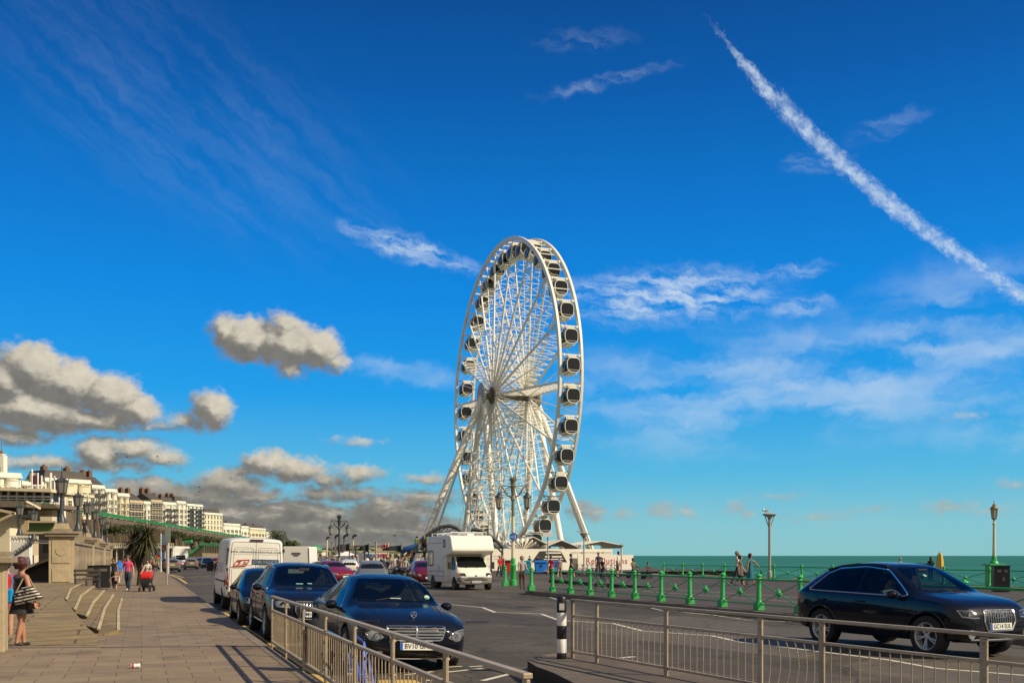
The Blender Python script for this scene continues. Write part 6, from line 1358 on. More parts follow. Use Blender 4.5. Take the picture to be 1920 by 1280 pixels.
# ------------------------------------------------------------------ stone piers, balustrade and lanterns on the left
LANT2 = M('smoky_lantern_glass', (.17, .16, .14), .25, var=.2)
def left_wall():
    VW = -2.75; Z0 = .12
    PL = [(45.2, 1), (64.2, 0), (84, 0), (104, 0)]
    for i, (u, f) in enumerate(PL):
        t = thing('stone_pier', ['pale stone pier carrying the nearest tall lantern', 'weathered stone pier behind the black bin', 'small far stone pier behind the palm', 'last stone pier beside the pavilion'][i], 'pier', rd(u, VW - .35, Z0), RROT)
        w = .92; k = MB(); k.box((0, 0, 1.17), (w, w, 2.34)); k.box((0, 0, .16), (w + .14, w + .14, .32)); k.build('shaft', STONE, t, bev=.015)
        for s_ in (-1,):
            k = MB(); k.box((0, -w / 2 - .012, 1.72), (w * .74, .03, .95)); k.box((0, -w / 2 - .012, .75), (w * .74, .03, .55)); k.lathe([(.2, -w / 2 - .045), (.17, -w / 2 - .05), (.15, -w / 2 - .03)], 16, (0, 0, 1.75), 'Y'); k.build('carved_panel', STONE, t, bev=.01)
        k = MB(); k.box((0, 0, 2.40), (w + .28, w + .28, .12)); k.box((0, 0, 2.50), (w + .40, w + .40, .08)); k.box((0, 0, 2.60), (w * .8, w * .8, .14)); k.build('cap', STONE2, t, bev=.015)
        k = MB(); k.box((0, 0, 2.78), (w * .66, w * .66, .24), tap=.8); k.build('plinth', STONE, t)
    u0, u1 = 45.7, 108
    t = thing('balustrade', 'weathered stone balustrade wall running from the lantern pier to the pavilion', 'wall', rd(u0, VW, Z0), RROT); # local y runs along the road
    L = u1 - u0; k = MB(); k.box((-.25, L / 2, 1.0), (.34, L, 2.0)); k.build('wall', STONE2, t)
    k = MB(); k.box((-.25, L / 2, 2.14), (.62, L, .14)); k.box((-.25, L / 2, 2.03), (.48, L, .10)); k.box((-.2, L / 2, .2), (.5, L, .4)); k.box((-.2, L / 2, 1.05), (.40, L, .12)); k.build('coping', STONE2, t, bev=.02)
    k = MB()
    for i in range(int(L / 1.25)):
        y = .5 + i * 1.25; k.box((-.05, y, 1.0), (.16, .26, 2.0))
        for j in range(2): k.lathe([(.07, .42), (.11, .6), (.05, .85), (.09, .98)], 6, (-.05, y + .42 + j * .4, 0)); k.lathe([(.07, 1.12), (.11, 1.35), (.05, 1.75), (.09, 1.96)], 6, (-.05, y + .42 + j * .4, 0))
    q = k.build('balusters', STONE2, t); tag(q, kind='stuff')
    def pier_lamp(label, p, s=1.):
        t = thing('lantern_post', label, 'lamp post', p, RROT); t.scale = (s, s, s); k = MB()
        k.lathe([(.26, 0), (.26, .08), (.19, .16), (.17, .32), (.11, .42), (.095, .6), (.08, 1.28), (.11, 1.31), (.11, 1.35), (.05, 1.40), (.06, 1.44)], 12); k.build('post', IRON, t)
        if s == .88: k = MB(); k.box((0, 0, -.32), (.66, .66, .64), tap=.8); k.build('plinth', STONE2, t)
        k = MB(); k.use(LANT2); k.lathe([(.20, 1.50), (.27, 2.02)], 6, smooth=False); k.use(IRON)
        for j in range(6): e = Vector((math.cos(j * math.pi / 3), math.sin(j * math.pi / 3), 0)); k.tube([e * .20 + Vector((0, 0, 1.5)), e * .275 + Vector((0, 0, 2.03))], .022, 4); k.tube([e * .29 + Vector((0, 0, 2.08)), e * .33 + Vector((0, 0, 2.28))], [.03, .006], 5)
        k.lathe([(.06, 1.44), (.21, 1.48), (.21, 1.52)], 6, smooth=False); k.lathe([(.30, 2.02), (.31, 2.08), (.24, 2.14), (.10, 2.2), (.05, 2.28), (.03, 2.4), (.012, 2.75), (0, 2.8)], 6, smooth=False); k.build('lantern', None, t)
    for i, u in enumerate((45.2, 56.5, 66, 77, 90, 103)):
        pier_lamp(['tall dark lantern standing on the nearest stone pier', 'dark lantern second from the nearest pier along the balustrade', 'dark lantern above the weathered pier by the bin', 'dark lantern half way along the balustrade, before the palm', 'small dark lantern behind the palm crown', 'farthest dark lantern on the balustrade'][i], rd(u, VW - .35, 2.95), .88)
    pier_lamp('lantern on a post before the cream wall of the left terrace', at(37, 62, zat(1003, 62)), .85); pier_lamp('lantern on a post in front of the dark green sign', at(63.5, 60, zat(1013, 60)), .8)
left_wall()

# stairs and the paved ramp
def steps():
    zt = .56; n = 5
    E = [[(229, 1126), (222, 1150), (220, 1186)], [(213, 1118), (197, 1145), (185, 1180)], [(196, 1110), (175, 1135), (163, 1155)], [(176, 1103), (152, 1122), (141, 1142)], [(156, 1096), (133, 1108), (125, 1123)]]
    t = thing('stone_steps', 'pale stone steps with worn light edges rising towards the lantern pier', 'steps', gp(186, 1160, .12)); o = -t.location
    back = rd(46.5, -3.0); base = [gp(60, 1112, .12), gp(100, 1094, .12)]
    ram = [gp(186, 1192, .12), gp(163, 1178, .16), gp(140, 1150, .28), gp(126, 1132, .38), gp(112, 1113, .5)]
    dz = (zt - .12) / n
    for i, e in enumerate(E):
        z = .12 + dz * (i + 1); z0 = z - dz
        pts = [gp(x, y, z0) for x, y in e]                     # foot of the riser
        if i == 0: pts[-1] = gp(222, 1188, z0)
        lf = [gp(150, 1190, 0.12), gp(120, 1178, .12), gp(80, 1140, .12)][0:0]
        inner = [q - Vector((.6, -.1, 0)) for q in ([ram[min(i + 1, 4)], ram[4]] if i < 4 else [ram[4]])]
        zb_ = z0 - .3 if i == 0 else z0 - dz
        flat = [(p, z) for p in pts[:-1]] + [(pts[-1], z if i == 0 else z0 + .015)] + [(q, z0 + .008) for q in (([ram[0]] if i == 0 else []) + inner)] + [(rd(44.8, -4.6), z), (rd(44.6, -2.6), z)]
        m_ = len(flat); k = MB(); k.add([Vector((p.x, p.y, zb_)) + o for p, h in flat] + [Vector((p.x, p.y, h)) + o for p, h in flat] + [(sum((p for p, h in flat), Vector()) / m_) * Vector((1, 1, 0)).length * 0 + Vector((sum(p.x for p, h in flat) / m_, sum(p.y for p, h in flat) / m_, z)) + o], [tuple(reversed(range(m_)))] + [(j, (j + 1) % m_, m_ + (j + 1) % m_, m_ + j) for j in range(m_)] + [(m_ + j, m_ + (j + 1) % m_, 2 * m_) for j in range(m_)]); k.build('step', RAMP, t)
        k = MB(); ptsn = [Vector((p.x, p.y, (h + .003))) for p, h in flat[:len(pts)]]
        for a, c in zip(ptsn[:-1], ptsn[1:]): k.bar(a + o, c + o, .06, .03)
        k.build('nosing', M('nosing_stone', (.44, .36, .21), .85, var=.4, scale=4), t)
    return t
steps()
rows = [gp(184, 1209, .125), gp(187, 1192, .20), gp(166, 1176, .30), gp(143, 1148, .39), gp(128, 1130, .475), gp(113, 1112, .555), rd(45.2, -4.2, .562)]
k = MB(); nx = 8; vs = []
for r_ in rows:
    for j in range(nx + 1): t_ = j / nx; vs.append(Vector((r_.x - .02 - t_ * 16, r_.y + .2 * t_ * (1 if r_.z > .13 else .15), r_.z)))
k.add(vs, [(i * (nx + 1) + j, i * (nx + 1) + j + 1, (i + 1) * (nx + 1) + j + 1, (i + 1) * (nx + 1) + j) for i in range(len(rows) - 1) for j in range(nx)], True)
tag(k.build('path_ramp', RAMP), kind='structure')
sheet('upper_pavement', [(44.9, -2.4), (44.9, -30), (60, -30), (60, -2.4)], .56, M('dark_terrace', (.15, .105, .07), .9, var=.25, scale=3, bump=.3, dirt=.3), thick=.5)
# left terrace building (aquarium front)
def terrace():
    Y = 66.; t = thing('terrace_building', 'cream terrace building with a long glazed gallery and overhanging roofs at the left edge', 'building', at(40, Y, -.3)); o = -t.location; P_ = lambda px, py, d=0.: at(px, Y + d, zat(py, Y + d)) + o
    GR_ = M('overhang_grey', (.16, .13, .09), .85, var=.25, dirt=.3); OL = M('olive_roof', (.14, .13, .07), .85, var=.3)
    def slab(nm, pts, d0, dd, m): k = MB(); k.prism([P_(x, y, d0) for x, y in pts], (0, dd, 0)); return k.build(nm, m, t)
    slab('wall', [(-60, 1060), (52, 1060), (52, 945), (-60, 938)], 4, 6, CREAM); slab('wall', [(-60, 1058), (18, 1058), (18, 962), (-60, 955)], .5, 3.4, CREAM); slab('wall', [(30, 1040), (53, 1040), (53, 975), (30, 968)], 1.5, 2.4, HW['tan'])
    slab('gallery_glass', [(-60, 938), (98, 940), (98, 921), (-60, 915)], 3, 1, M('gallery_dark', (.05, .045, .04), .3, var=.3)); slab('roof', [(-60, 917), (96, 922), (96, 916.5), (-60, 911)], 1.5, 7, HW['cream'])
    for i in range(10): slab('mullion', [(-50 + i * 16, 940), (-48 + i * 16, 940), (-48 + i * 16, 918), (-50 + i * 16, 918)], 2.6, .3, WHITE)
    k = MB(); k.bar(P_(-60, 929, 2.6), P_(98, 931, 2.6), .12, .12); k.bar(P_(-60, 934.5, 2.6), P_(98, 936, 2.6), .08, .08); k.build('handrail', WHITE, t)
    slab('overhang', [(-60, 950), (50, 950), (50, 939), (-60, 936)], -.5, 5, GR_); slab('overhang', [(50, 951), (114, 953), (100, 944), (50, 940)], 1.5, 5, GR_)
    k = MB(); k.bar(P_(50, 940, -.55), P_(75, 953, 1.4), .1, .14); k.build('fascia', HW['cream'], t)
    k = MB(); k.prism([P_(-60, 944, -1.2), P_(28, 962, -1.2), P_(-60, 972, -1.2)], (0, 1.2, 0)); k.build('gable_roof', OL, t); k = MB(); k.bar(P_(-60, 944, -1.3), P_(28, 962, -1.3), .2, .16); k.bar(P_(28, 962, -1.3), P_(-10, 980, -1.3), .2, .16); k.build('fascia', HW['tan'], t)
    slab('column', [(74, 998), (98, 998), (98, 950), (74, 948)], 5, .8, CREAM)
    for j, (x0, x1) in enumerate(((75, 88), (76, 97))): slab('planter', [(x0, 976), (x1, 976), (x1 + 1, 968), (x0 - 1, 968)], 2 - j, .7, HW['cream'])
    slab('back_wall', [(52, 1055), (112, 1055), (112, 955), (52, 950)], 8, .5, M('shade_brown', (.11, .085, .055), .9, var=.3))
    # white stair with its balustrade
    st = slab('stair_wall', [(20, 1058), (55, 1058), (55, 1016), (21, 1016)], -6, .4, WHITE)
    for i in range(6): k = MB(); k.lathe([(.05, 0), (.10, .12), (.05, .3), (.08, .38)], 8, P_(23 + i * 5.6, 1016, -5.8)); k.build('baluster', WHITE, t)
    k = MB(); k.bar(P_(20, 1005.5, -5.8), P_(56, 1005.5, -5.8), .3, .1); k.build('coping', WHITE, t); k = MB(); k.bar(P_(28, 1040, -6.1), P_(62, 1017, -6.1), .08, .10)
    for i in range(5): q = P_(32 + i * 6, 1037 - i * 4.1, -6.05); k.bar(q, q + Vector((-.12, 0, .2)), .04, .04)
    k.build('handrail', IRON, t)
terrace()
def green_sign():
    Y = 58.; t = thing('shop_sign', 'dark green fascia board above a shadowed opening behind the lantern pier', 'sign', at(78, Y, zat(1055, Y))); o = -t.location; P_ = lambda px, py: at(px, Y, zat(py, Y)) + o
    k = MB(); k.prism([P_(54, 998), P_(105, 998), P_(105, 979), P_(54, 979)], (0, .3, 0)); k.build('board', M('deep_green', (.05, .11, .012), .5, var=.4, scale=1.2, dirt=.3), t)
    k = MB(); k.bar(P_(50, 998.5), P_(108, 998.5), .5, .12); k.bar(P_(50, 978), P_(108, 978), .5, .1); k.build('moulding', HW['tan'], t)
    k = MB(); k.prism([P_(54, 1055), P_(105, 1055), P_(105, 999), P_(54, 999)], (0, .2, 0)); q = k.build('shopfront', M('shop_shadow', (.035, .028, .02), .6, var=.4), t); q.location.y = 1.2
    k = MB(); k.prism([P_(88, 1014), P_(104, 1014), P_(104, 1000), P_(88, 1000)], (0, .1, 0)); q = k.build('shutter', M('olive_panel', (.07, .09, .02), .6), t); q.location.y = .9
    k = MB(); k.bar(P_(60, 1013), P_(105, 1014), .1, .1); k.bar(P_(60, 1017), P_(105, 1018), .1, .06); k.build('handrail', GREYP, t)
green_sign()
t = thing('ramp_wall', 'dark sloping wall of the subway ramp left of the nearest pier', 'wall', at(75, 46, 0)); o = -t.location
k = MB(); k.prism([at(30, 43.4, .3) + o, at(99, 43.4, .3) + o, at(99, 43.4, zat(1048, 43.4)) + o, at(60, 43.4, zat(1062, 43.4)) + o, at(44, 43.4, zat(1072, 43.4)) + o], (0, .4, 0)); k.build('wall', M('dark_wall', (.045, .035, .028), .9, var=.4, scale=1.5, dirt=.4), t)
k = MB(); k.bar(at(44, 43.3, zat(1071, 43.3)) + o, at(60, 43.3, zat(1061, 43.3)) + o, .5, .1); k.bar(at(60, 43.3, zat(1061, 43.3)) + o, at(99, 43.3, zat(1047, 43.3)) + o, .5, .1); k.build('coping', STONE2, t)
# gate pier at the left edge
t = thing('gate_pier', 'pale stone gate pier with a dark cap at the left edge', 'pier', gp(-16, 1222, .12) , RROT); k = MB(); k.box((-.06, .1, .72), (.52, .52, 1.44)); k.build('shaft', STONE, t, bev=.012); k = MB(); k.box((-.06, .1, 1.49), (.78, .78, .10)); k.box((-.06, .1, 1.59), (.66, .66, .08)); k.box((-.06, .1, 1.43), (.62, .62, .05)); k.build('cap', STONE2, t, bev=.012)
# white flag poles
for i, (px, yt, yb) in enumerate([(60, 879, 905), (71, 886, 906), (78, 891, 906), (95, 886, 943), (102, 892, 943), (110, 900, 945), (116, 928, 948), (122, 930, 949)]):
    Y = 118.; z0 = zat(955, Y); t = thing('flagpole', ['tallest white flagpole above the gallery roof', 'white flagpole with a red and white flag above the gallery roof', 'white flagpole with a dark maroon flag above the gallery roof', 'thick white pole left of the nearest lantern', 'white pole between the thick pole and the nearest lantern', 'white pole with a grey banner beside the nearest lantern', 'short white pole just left of the lantern shaft', 'short white pole touching the lantern shaft'][i], 'flagpole', at(px, Y, z0)); h = zat(yt, Y) - z0
    k = MB(); k.tube([(0, 0, 0), (0, 0, h)], .10 if i != 3 else .15, 8); k.build('pole', WHITE, t)
    if i in (1, 2, 5): k = MB(); m_ = 6; k.add([(-.1 - .2 * j, .08 * math.sin(j * 1.3), h - z * (1.1 if i < 5 else 2.6)) for z in (0, 1) for j in range(m_)], [(j, j + 1, m_ + j + 1, m_ + j) for j in range(m_ - 1)]); k.build('flag', M(['', 'flag_pale', 'flag_maroon', '', '', 'flag_grey'][i], [(0, 0, 0), (.5, .4, .3), (.12, .03, .06), 0, 0, (.3, .3, .28)][i], .7), t)
# bench and bins
t = thing('bench', 'dark wooden bench at the foot of the balustrade', 'bench', gp(164, 1106, .30), RROT + .1); WD = M('bench_wood', (.05, .035, .022), .7, var=.4, scale=6)
k = MB(); [k.box((0, y, .44), (1.0, .10, .04)) for y in (-.2, -.07, .06)]; k.build('seat', WD, t); k = MB(); [k.box((0, .2, z), (1.0, .04, .1)) for z in (.62, .78)]; k.build('backrest', WD, t)
for x in (-.44, .44): k = MB(); k.box((x, -.2, .22), (.06, .06, .44)); k.box((x, .2, .42), (.06, .06, .84)); k.box((x, 0, .60), (.06, .46, .05)); k.build('leg', IRON, t)
for px, py, lab, w, h in ((193, 1101, 'large black litter bin with a slot behind the bench', .62, 1.0), (171, 1092, 'square black litter bin against the balustrade behind the bench', .5, .9)):
    t = thing('litter_bin', lab, 'bin', gp(px, py, .20), RROT); k = MB(); k.box((0, 0, h / 2), (w, w, h)); k.box((0, 0, h + .02), (w + .06, w + .06, .05)); k.build('body', BLACKPL, t, bev=.02); k = MB(); k.box((0, -w / 2 - .004, h * .82), (w * .6, .01, h * .12)); k.build('slot', M('bin_slot', (.12, .11, .1), .5), t)
# palm
def palm():
    p = gp(262, 1102, .12); p = at(262, 52, .12); t = thing('palm_tree', 'bushy cabbage palm with dark fronds on the pavement', 'palm tree', p); rg = random.Random(11); H = zat(1030, 52) - .12
    k = MB(); k.tube([(0, 0, 0), (.03, 0, H * .35), (-.02, 0, H * .7), (0, 0, H)], [.17, .13, .12, .14], 10); k.tube([(0, 0, H * .9), (-.25, .1, H + .35)], [.12, .08], 8); k.tube([(0, 0, H * .9), (.35, -.1, H + .55)], [.12, .08], 8); k.build('trunk', M('palm_bark', (.07, .05, .032), .95, var=.4, scale=6, bump=.6), t)
    for hc, n, ln in (((-.30, .1, H + .40), 230, 1.15), ((.45, -.1, H + .62), 300, 1.25), ((.05, 0, H + .30), 150, 1.0)):
        k = MB()
        for i in range(n):
            a = rg.uniform(0, 2 * math.pi); e = rg.uniform(-1.0, 1.25); L = ln * rg.uniform(.7, 1.1); d = Vector((math.cos(a) * math.cos(e), math.sin(a) * math.cos(e), math.sin(e))); s_ = Vector((-math.sin(a), math.cos(a), 0)); c = Vector(hc); w = .034
            pts_ = []
            for j in range(5): tt = j / 4; q = c + d * L * tt + Vector((0, 0, -.55 * L * tt * tt * max(.25, math.cos(e)))); ww = w * (1 - tt ** 2) + .003; pts_ += [q - s_ * ww, q + s_ * ww]
            k.add(pts_, [(2 * j, 2 * j + 1, 2 * j + 3, 2 * j + 2) for j in range(4)])
        k.build('crown', M('palm_leaf', (.045, .05, .014), .55, var=.5, scale=5) if n != 300 else M('palm_leaf_light', (.07, .07, .022), .55, var=.5, scale=5), t, clean=False)
    k = MB()
    for i in range(120):
        a = rg.uniform(0, 2 * math.pi); z = H * rg.uniform(.62, 1.05); L = rg.uniform(.35, .75); s_ = Vector((-math.sin(a), math.cos(a), 0)) * .03; c = Vector((0, 0, z)); q = c + Vector((math.cos(a) * .35, math.sin(a) * .35, -.1)); e = c + Vector((math.cos(a) * .4, math.sin(a) * .4, -L)); k.add([c - s_, c + s_, q + s_, q - s_, e], [(0, 1, 2, 3), (3, 2, 4)])
    k.build('dead_skirt', M('dead_frond', (.055, .042, .025), .9, var=.5), t, clean=False)
palm()
# parasols and awnings on the seafront
def parasol(label, px, Y, z, m, r=1.3, group=None):
    t = thing('parasol', label, 'parasol', at(px, Y, -.05), 0, group); h = z + .05; k = MB(); k.lathe([(r, h - .42), (r * .55, h - .15), (.05, h), (0, h + .05)], 10, smooth=False); k.lathe([(r, h - .43), (r, h - .60)], 10, smooth=False); k.build('canopy', m, t, clean=False); k = MB(); k.tube([(0, 0, 0), (0, 0, h)], .03, 6); k.build('pole', WHITE, t)
parasol('bright blue parasol behind the group in the pink shirt', 224, 58, 1.38, M('parasol_blue', (.01, .16, .55), .7), .42)
PR = M('parasol_red', (.60, .02, .015), .7)
for px, Y, z in ((238, 120, 1.7), (247, 124, 1.9), (232, 118, 1.3)): parasol('red parasol among the cafe tables left of the palm', px, Y, z, PR, .52, 'red cafe parasols left of the palm')
for px, Y, z, m_ in ((294, 120, 1.8, PR), (286, 126, 1.2, M('parasol_orange', (.55, .17, .05), .7))): parasol('red cafe parasol right of the palm' if m_ is PR else 'faded orange cafe parasol right of the palm', px, Y, z, m_, .5)
# far shore strip: fish and chips, tents, flags, tall lamps
def far_site():
    Y = 110.; t = thing('food_stall', 'pale stall with FISH in blue and CHIPS in red on its fascia', 'stall', at(705, Y, -.08)); z1 = zat(1034, Y); w = 42 / F * Y
    k = MB(); k.box((0, 1.2, z1 / 2 - .2), (w, 2.4, z1 - .4)); k.build('cabin', HW['tan'], t); k = MB(); k.box((0, -.1, z1 - .45), (w, .14, .95)); sgn = k.build('fascia', WHITE, t)
    for s_, x, c in (('FISH', -.62, (.01, .16, .55)), ('CHIPS', .60, (.55, .01, .02))): k = MB(); k.mesh(text_mesh(s_, .52, .01, .02), frame((x, -.19, z1 - .36), (1, 0, 0), (0, 0, 1))); k.build('lettering', M('letters_' + s_.lower(), c, .6), sgn)
    k = MB(); k.box((0, -.12, z1 - 1.05), (w, .12, .2)); k.build('awning', M('awning_green', (.12, .35, .03), .7), t)
    # white peaked tent
    t = thing('tent', 'white peaked tent beside the dark ornate lamp post', 'tent', at(650, 120, -.08)); k = MB(); h = zat(1040, 120); hp = zat(1026, 120); k.add([(-1.3, -1.3, h), (1.3, -1.3, h), (1.3, 1.3, h), (-1.3, 1.3, h), (-.3, -.3, h + .4), (.3, -.3, h + .4), (.3, .3, h + .4), (-.3, .3, h + .4), (0, 0, hp)], [(0, 1, 5, 4), (1, 2, 6, 5), (2, 3, 7, 6), (3, 0, 4, 7), (4, 5, 8), (5, 6, 8), (6, 7, 8), (7, 4, 8)]); k.build('canopy', WHITE, t); [MB().box((x, y, h / 2), (.08, .08, h)).build('pole', WHITE, t) for x in (-1.2, 1.2) for y in (-1.2, 1.2)]
    k = MB(); k.prism([(-3, 0, 1.0), (3.3, 0, 1.0), (2.6, 0, 2.0), (-1.5, 0, 2.3), (-2.8, 0, 1.7)], (0, 2, 0)); k.prism([(-3, .1, 0), (3.2, .1, 0), (3.2, .1, 1.0), (-3, .1, 1.0)], (0, 1.7, 0)); tag(k.build('white_kiosk', WHITE, loc=at(662, 128, -.08)), 'low white kiosk right of the peaked tent', 'kiosk')
    k = MB(); k.prism([(-3.2, 0, 0), (-.2, 0, 0), (-.2, 0, 1.9), (-3.2, 0, 1.7)], (0, 2, 0)); tag(k.build('white_kiosk', HW['white'], loc=at(642, 131, -.08)), 'low white kiosk left of the peaked tent', 'kiosk')
    for i, (px, yt) in enumerate([(613, 1010), (629, 1007), (645, 1007), (662, 1007)]):
        Y = 128.; t = thing('promenade_lamp', ['leftmost of the four tall white lamp poles beyond the parked cars', 'tall white lamp pole just left of the ornate lamp post', 'tall grey lamp pole just right of the ornate lamp post', 'rightmost of the four tall white lamp poles, right of the tent'][i], 'lamp post', at(px, Y, -.08)); h = zat(yt, Y) + .08
        k = MB(); k.tube([(0, 0, 0), (0, 0, h)], [.16, .10], 8); k.build('pole', CREAMP if i != 2 else GREYP, t); k = MB(); k.tube([(-.05, 0, h - .2), (.05, 0, h + .15), (.3, 0, h + .3), (.55, 0, h + .2)], [.1, .15, .16, .05], 7); k.build('lamp_shade', IRON, t)
    for i, (px, yt, w, hgt, col, lab) in enumerate([(691, 1020, 1.0, .85, (.012, .016, .02), 'black flag on a pole left of the fish stall'), (728, 1019, .75, .42, (.6, .55, .5), 'white flag with a red cross on a pole right of the fish stall'), (752, 1022, 1.9, .7, (.015, .02, .03), 'black banner flag before the blue canvas'), (655, 1019, 1.2, .75, (.05, .04, .045), 'dark striped flag beside the peaked tent')]):
        Y = 100.; t = thing('flag', lab, 'flag', at(px, Y, -.08)); h = zat(yt, Y) + .08; k = MB(); k.tube([(0, 0, 0), (0, 0, h + .1)], .06, 6); k.build('pole', CREAMP if i == 1 else IRON, t); n_ = 9
        k = MB(); k.add([(-w * j / (n_ - 1), .1 * math.sin(j * .9), h - zz * hgt * (1 if i in (1, 3) else .25 + .75 * (1 - j / (n_ - 1))) - .12 * (j / (n_ - 1)) ** 2 - (0 if i in (1, 3) else hgt * .35 * (j / (n_ - 1)) ** 2)) for zz in (0, 1) for j in range(n_)], [(j, j + 1, n_ + j + 1, n_ + j) for j in range(n_ - 1)]); cl = k.build('cloth', M('flagcloth%d' % i, col, .8), t)
        if i == 1: k = MB(); k.box((-w / 2, -.12, h - hgt * .5 - .03), (w, .02, .14)); k.box((-w / 2, -.12, h - hgt * .5 - .03), (.16, .02, hgt)); k.build('cross', M('flag_red', (.5, .02, .03), .7), cl)
    for px, yt, Y, lab in ((667, 1026, 100, 'thin dark post between the tent and the black flag'), (705, 1016, 100, 'grey lamp pole standing before the fish stall'), (622, 1016, 140, 'thin pale mast left of the ornate lamp post'), (684, 1034, 96, 'maroon post at the left end of the fish stall'), (508, 1012, 140, 'thin mast beyond the white van')):
        k = MB(); h = zat(yt, Y) + .08; k.tube([(0, 0, 0), (0, 0, h)], .09, 6); k.lathe([(.09, h), (.16, h + .06), (0, h + .14)], 8)
        if px == 705: k.bar((-.7, 0, h + .05), (.4, 0, h - .05), .05)
        tag(k.build('slender_post', IRON if px in (667, 684) else GREYP, loc=at(px, Y, -.08)), lab, 'post')
    # low far buildings
    for px0, px1, yt, Y, m, lab in [(520, 560, 1030, 330, 'tan', 'long low tan building beyond the white van'), (562, 604, 1033, 300, 'cream', 'low pale building with a green dome behind the lorry'), (606, 690, 1029, 420, 'tan', 'far low tan terrace under the cloud'), (690, 760, 1034, 380, 'cream', 'far pale building behind the fish stall'), (742, 800, 1032, 400, 'tan', 'far tan building behind the blue canvas'), (640, 740, 1024, 900, 'tan', 'farthest hazy row of roofs')]:
        t = thing('far_building', lab, 'building', at(px0, Y, -.2)); w = (px1 - px0) / F * Y; h = zat(yt, Y) + .2; k = MB(); k.box((w / 2, 4, h / 2), (w, 8, h)); k.build('wall', HW[m], t); k = MB(); k.box((w / 2, 4, h + .2), (w + .6, 8.6, .4)); k.box((w * .3, 4, h + .7), (w * .2, 3, .8)); k.build('roof', SLATE if m == 'tan' else HW['tan'], t)
        for i in range(6): k = MB(); k.box((w * (i + .5) / 6, -.03, h * .55), (w * .09, .08, h * .4)); k.build('window', WINM, t)
        if '562' in str(px0): k = MB(); k.lathe([(2.2, 0), (2.0, .7), (1.3, 1.3), (0, 1.6)], 12, (w * .6, 3, h + .4)); k.build('dome', GREENRAIL, t)
    for px, py, Y, s, lab in [(520, 1006, 420, 4, 'dark tree silhouette beyond the white van'), (545, 1026, 260, 2.5, 'pale bush behind the lorry'), (780, 1036, 330, 3, 'dark bush at the far foot of the wheel')]:
        t = thing('far_tree', lab, 'tree', at(px, Y, -.2)); zc = zat(py, Y) + .2; k = MB(); k.tube([(0, 0, 0), (.1, 0, zc * .5), (0, 0, zc)], [.4, .3, .15], 6); k.build('trunk', BALC, t); k = MB(); rg = random.Random(px); [leafy(k, (rg.uniform(-s, s) * .6, rg.uniform(-s, s) * .5, zc + rg.uniform(-s, s) * .4), (s * .55, s * .55, s * .5), 160, .4, rg) for _ in range(7)]; k.build('crown', LEAF2, t, clean=False)
far_site()
k = MB(); hp_ = [(-260, 560), (-200, 900), (-150, 1400), (-60, 2200), (0, 3200)]
tag(MB().add([at(505, 2600, -1), at(560, 2600, 14), at(620, 2600, 20), at(700, 2600, 17), at(760, 2600, 12), at(830, 2600, 4), at(850, 2600, -1), at(850, 3300, -1), at(505, 3300, -1), at(640, 3000, 24)], [(0, 1, 9), (1, 2, 9), (2, 3, 9), (3, 4, 9), (4, 5, 9), (5, 6, 9), (6, 7, 9), (7, 8, 9), (8, 0, 9)]).build('hills', M('far_hill', (.13, .14, .09), .95, var=.3, scale=.01)), kind='structure')

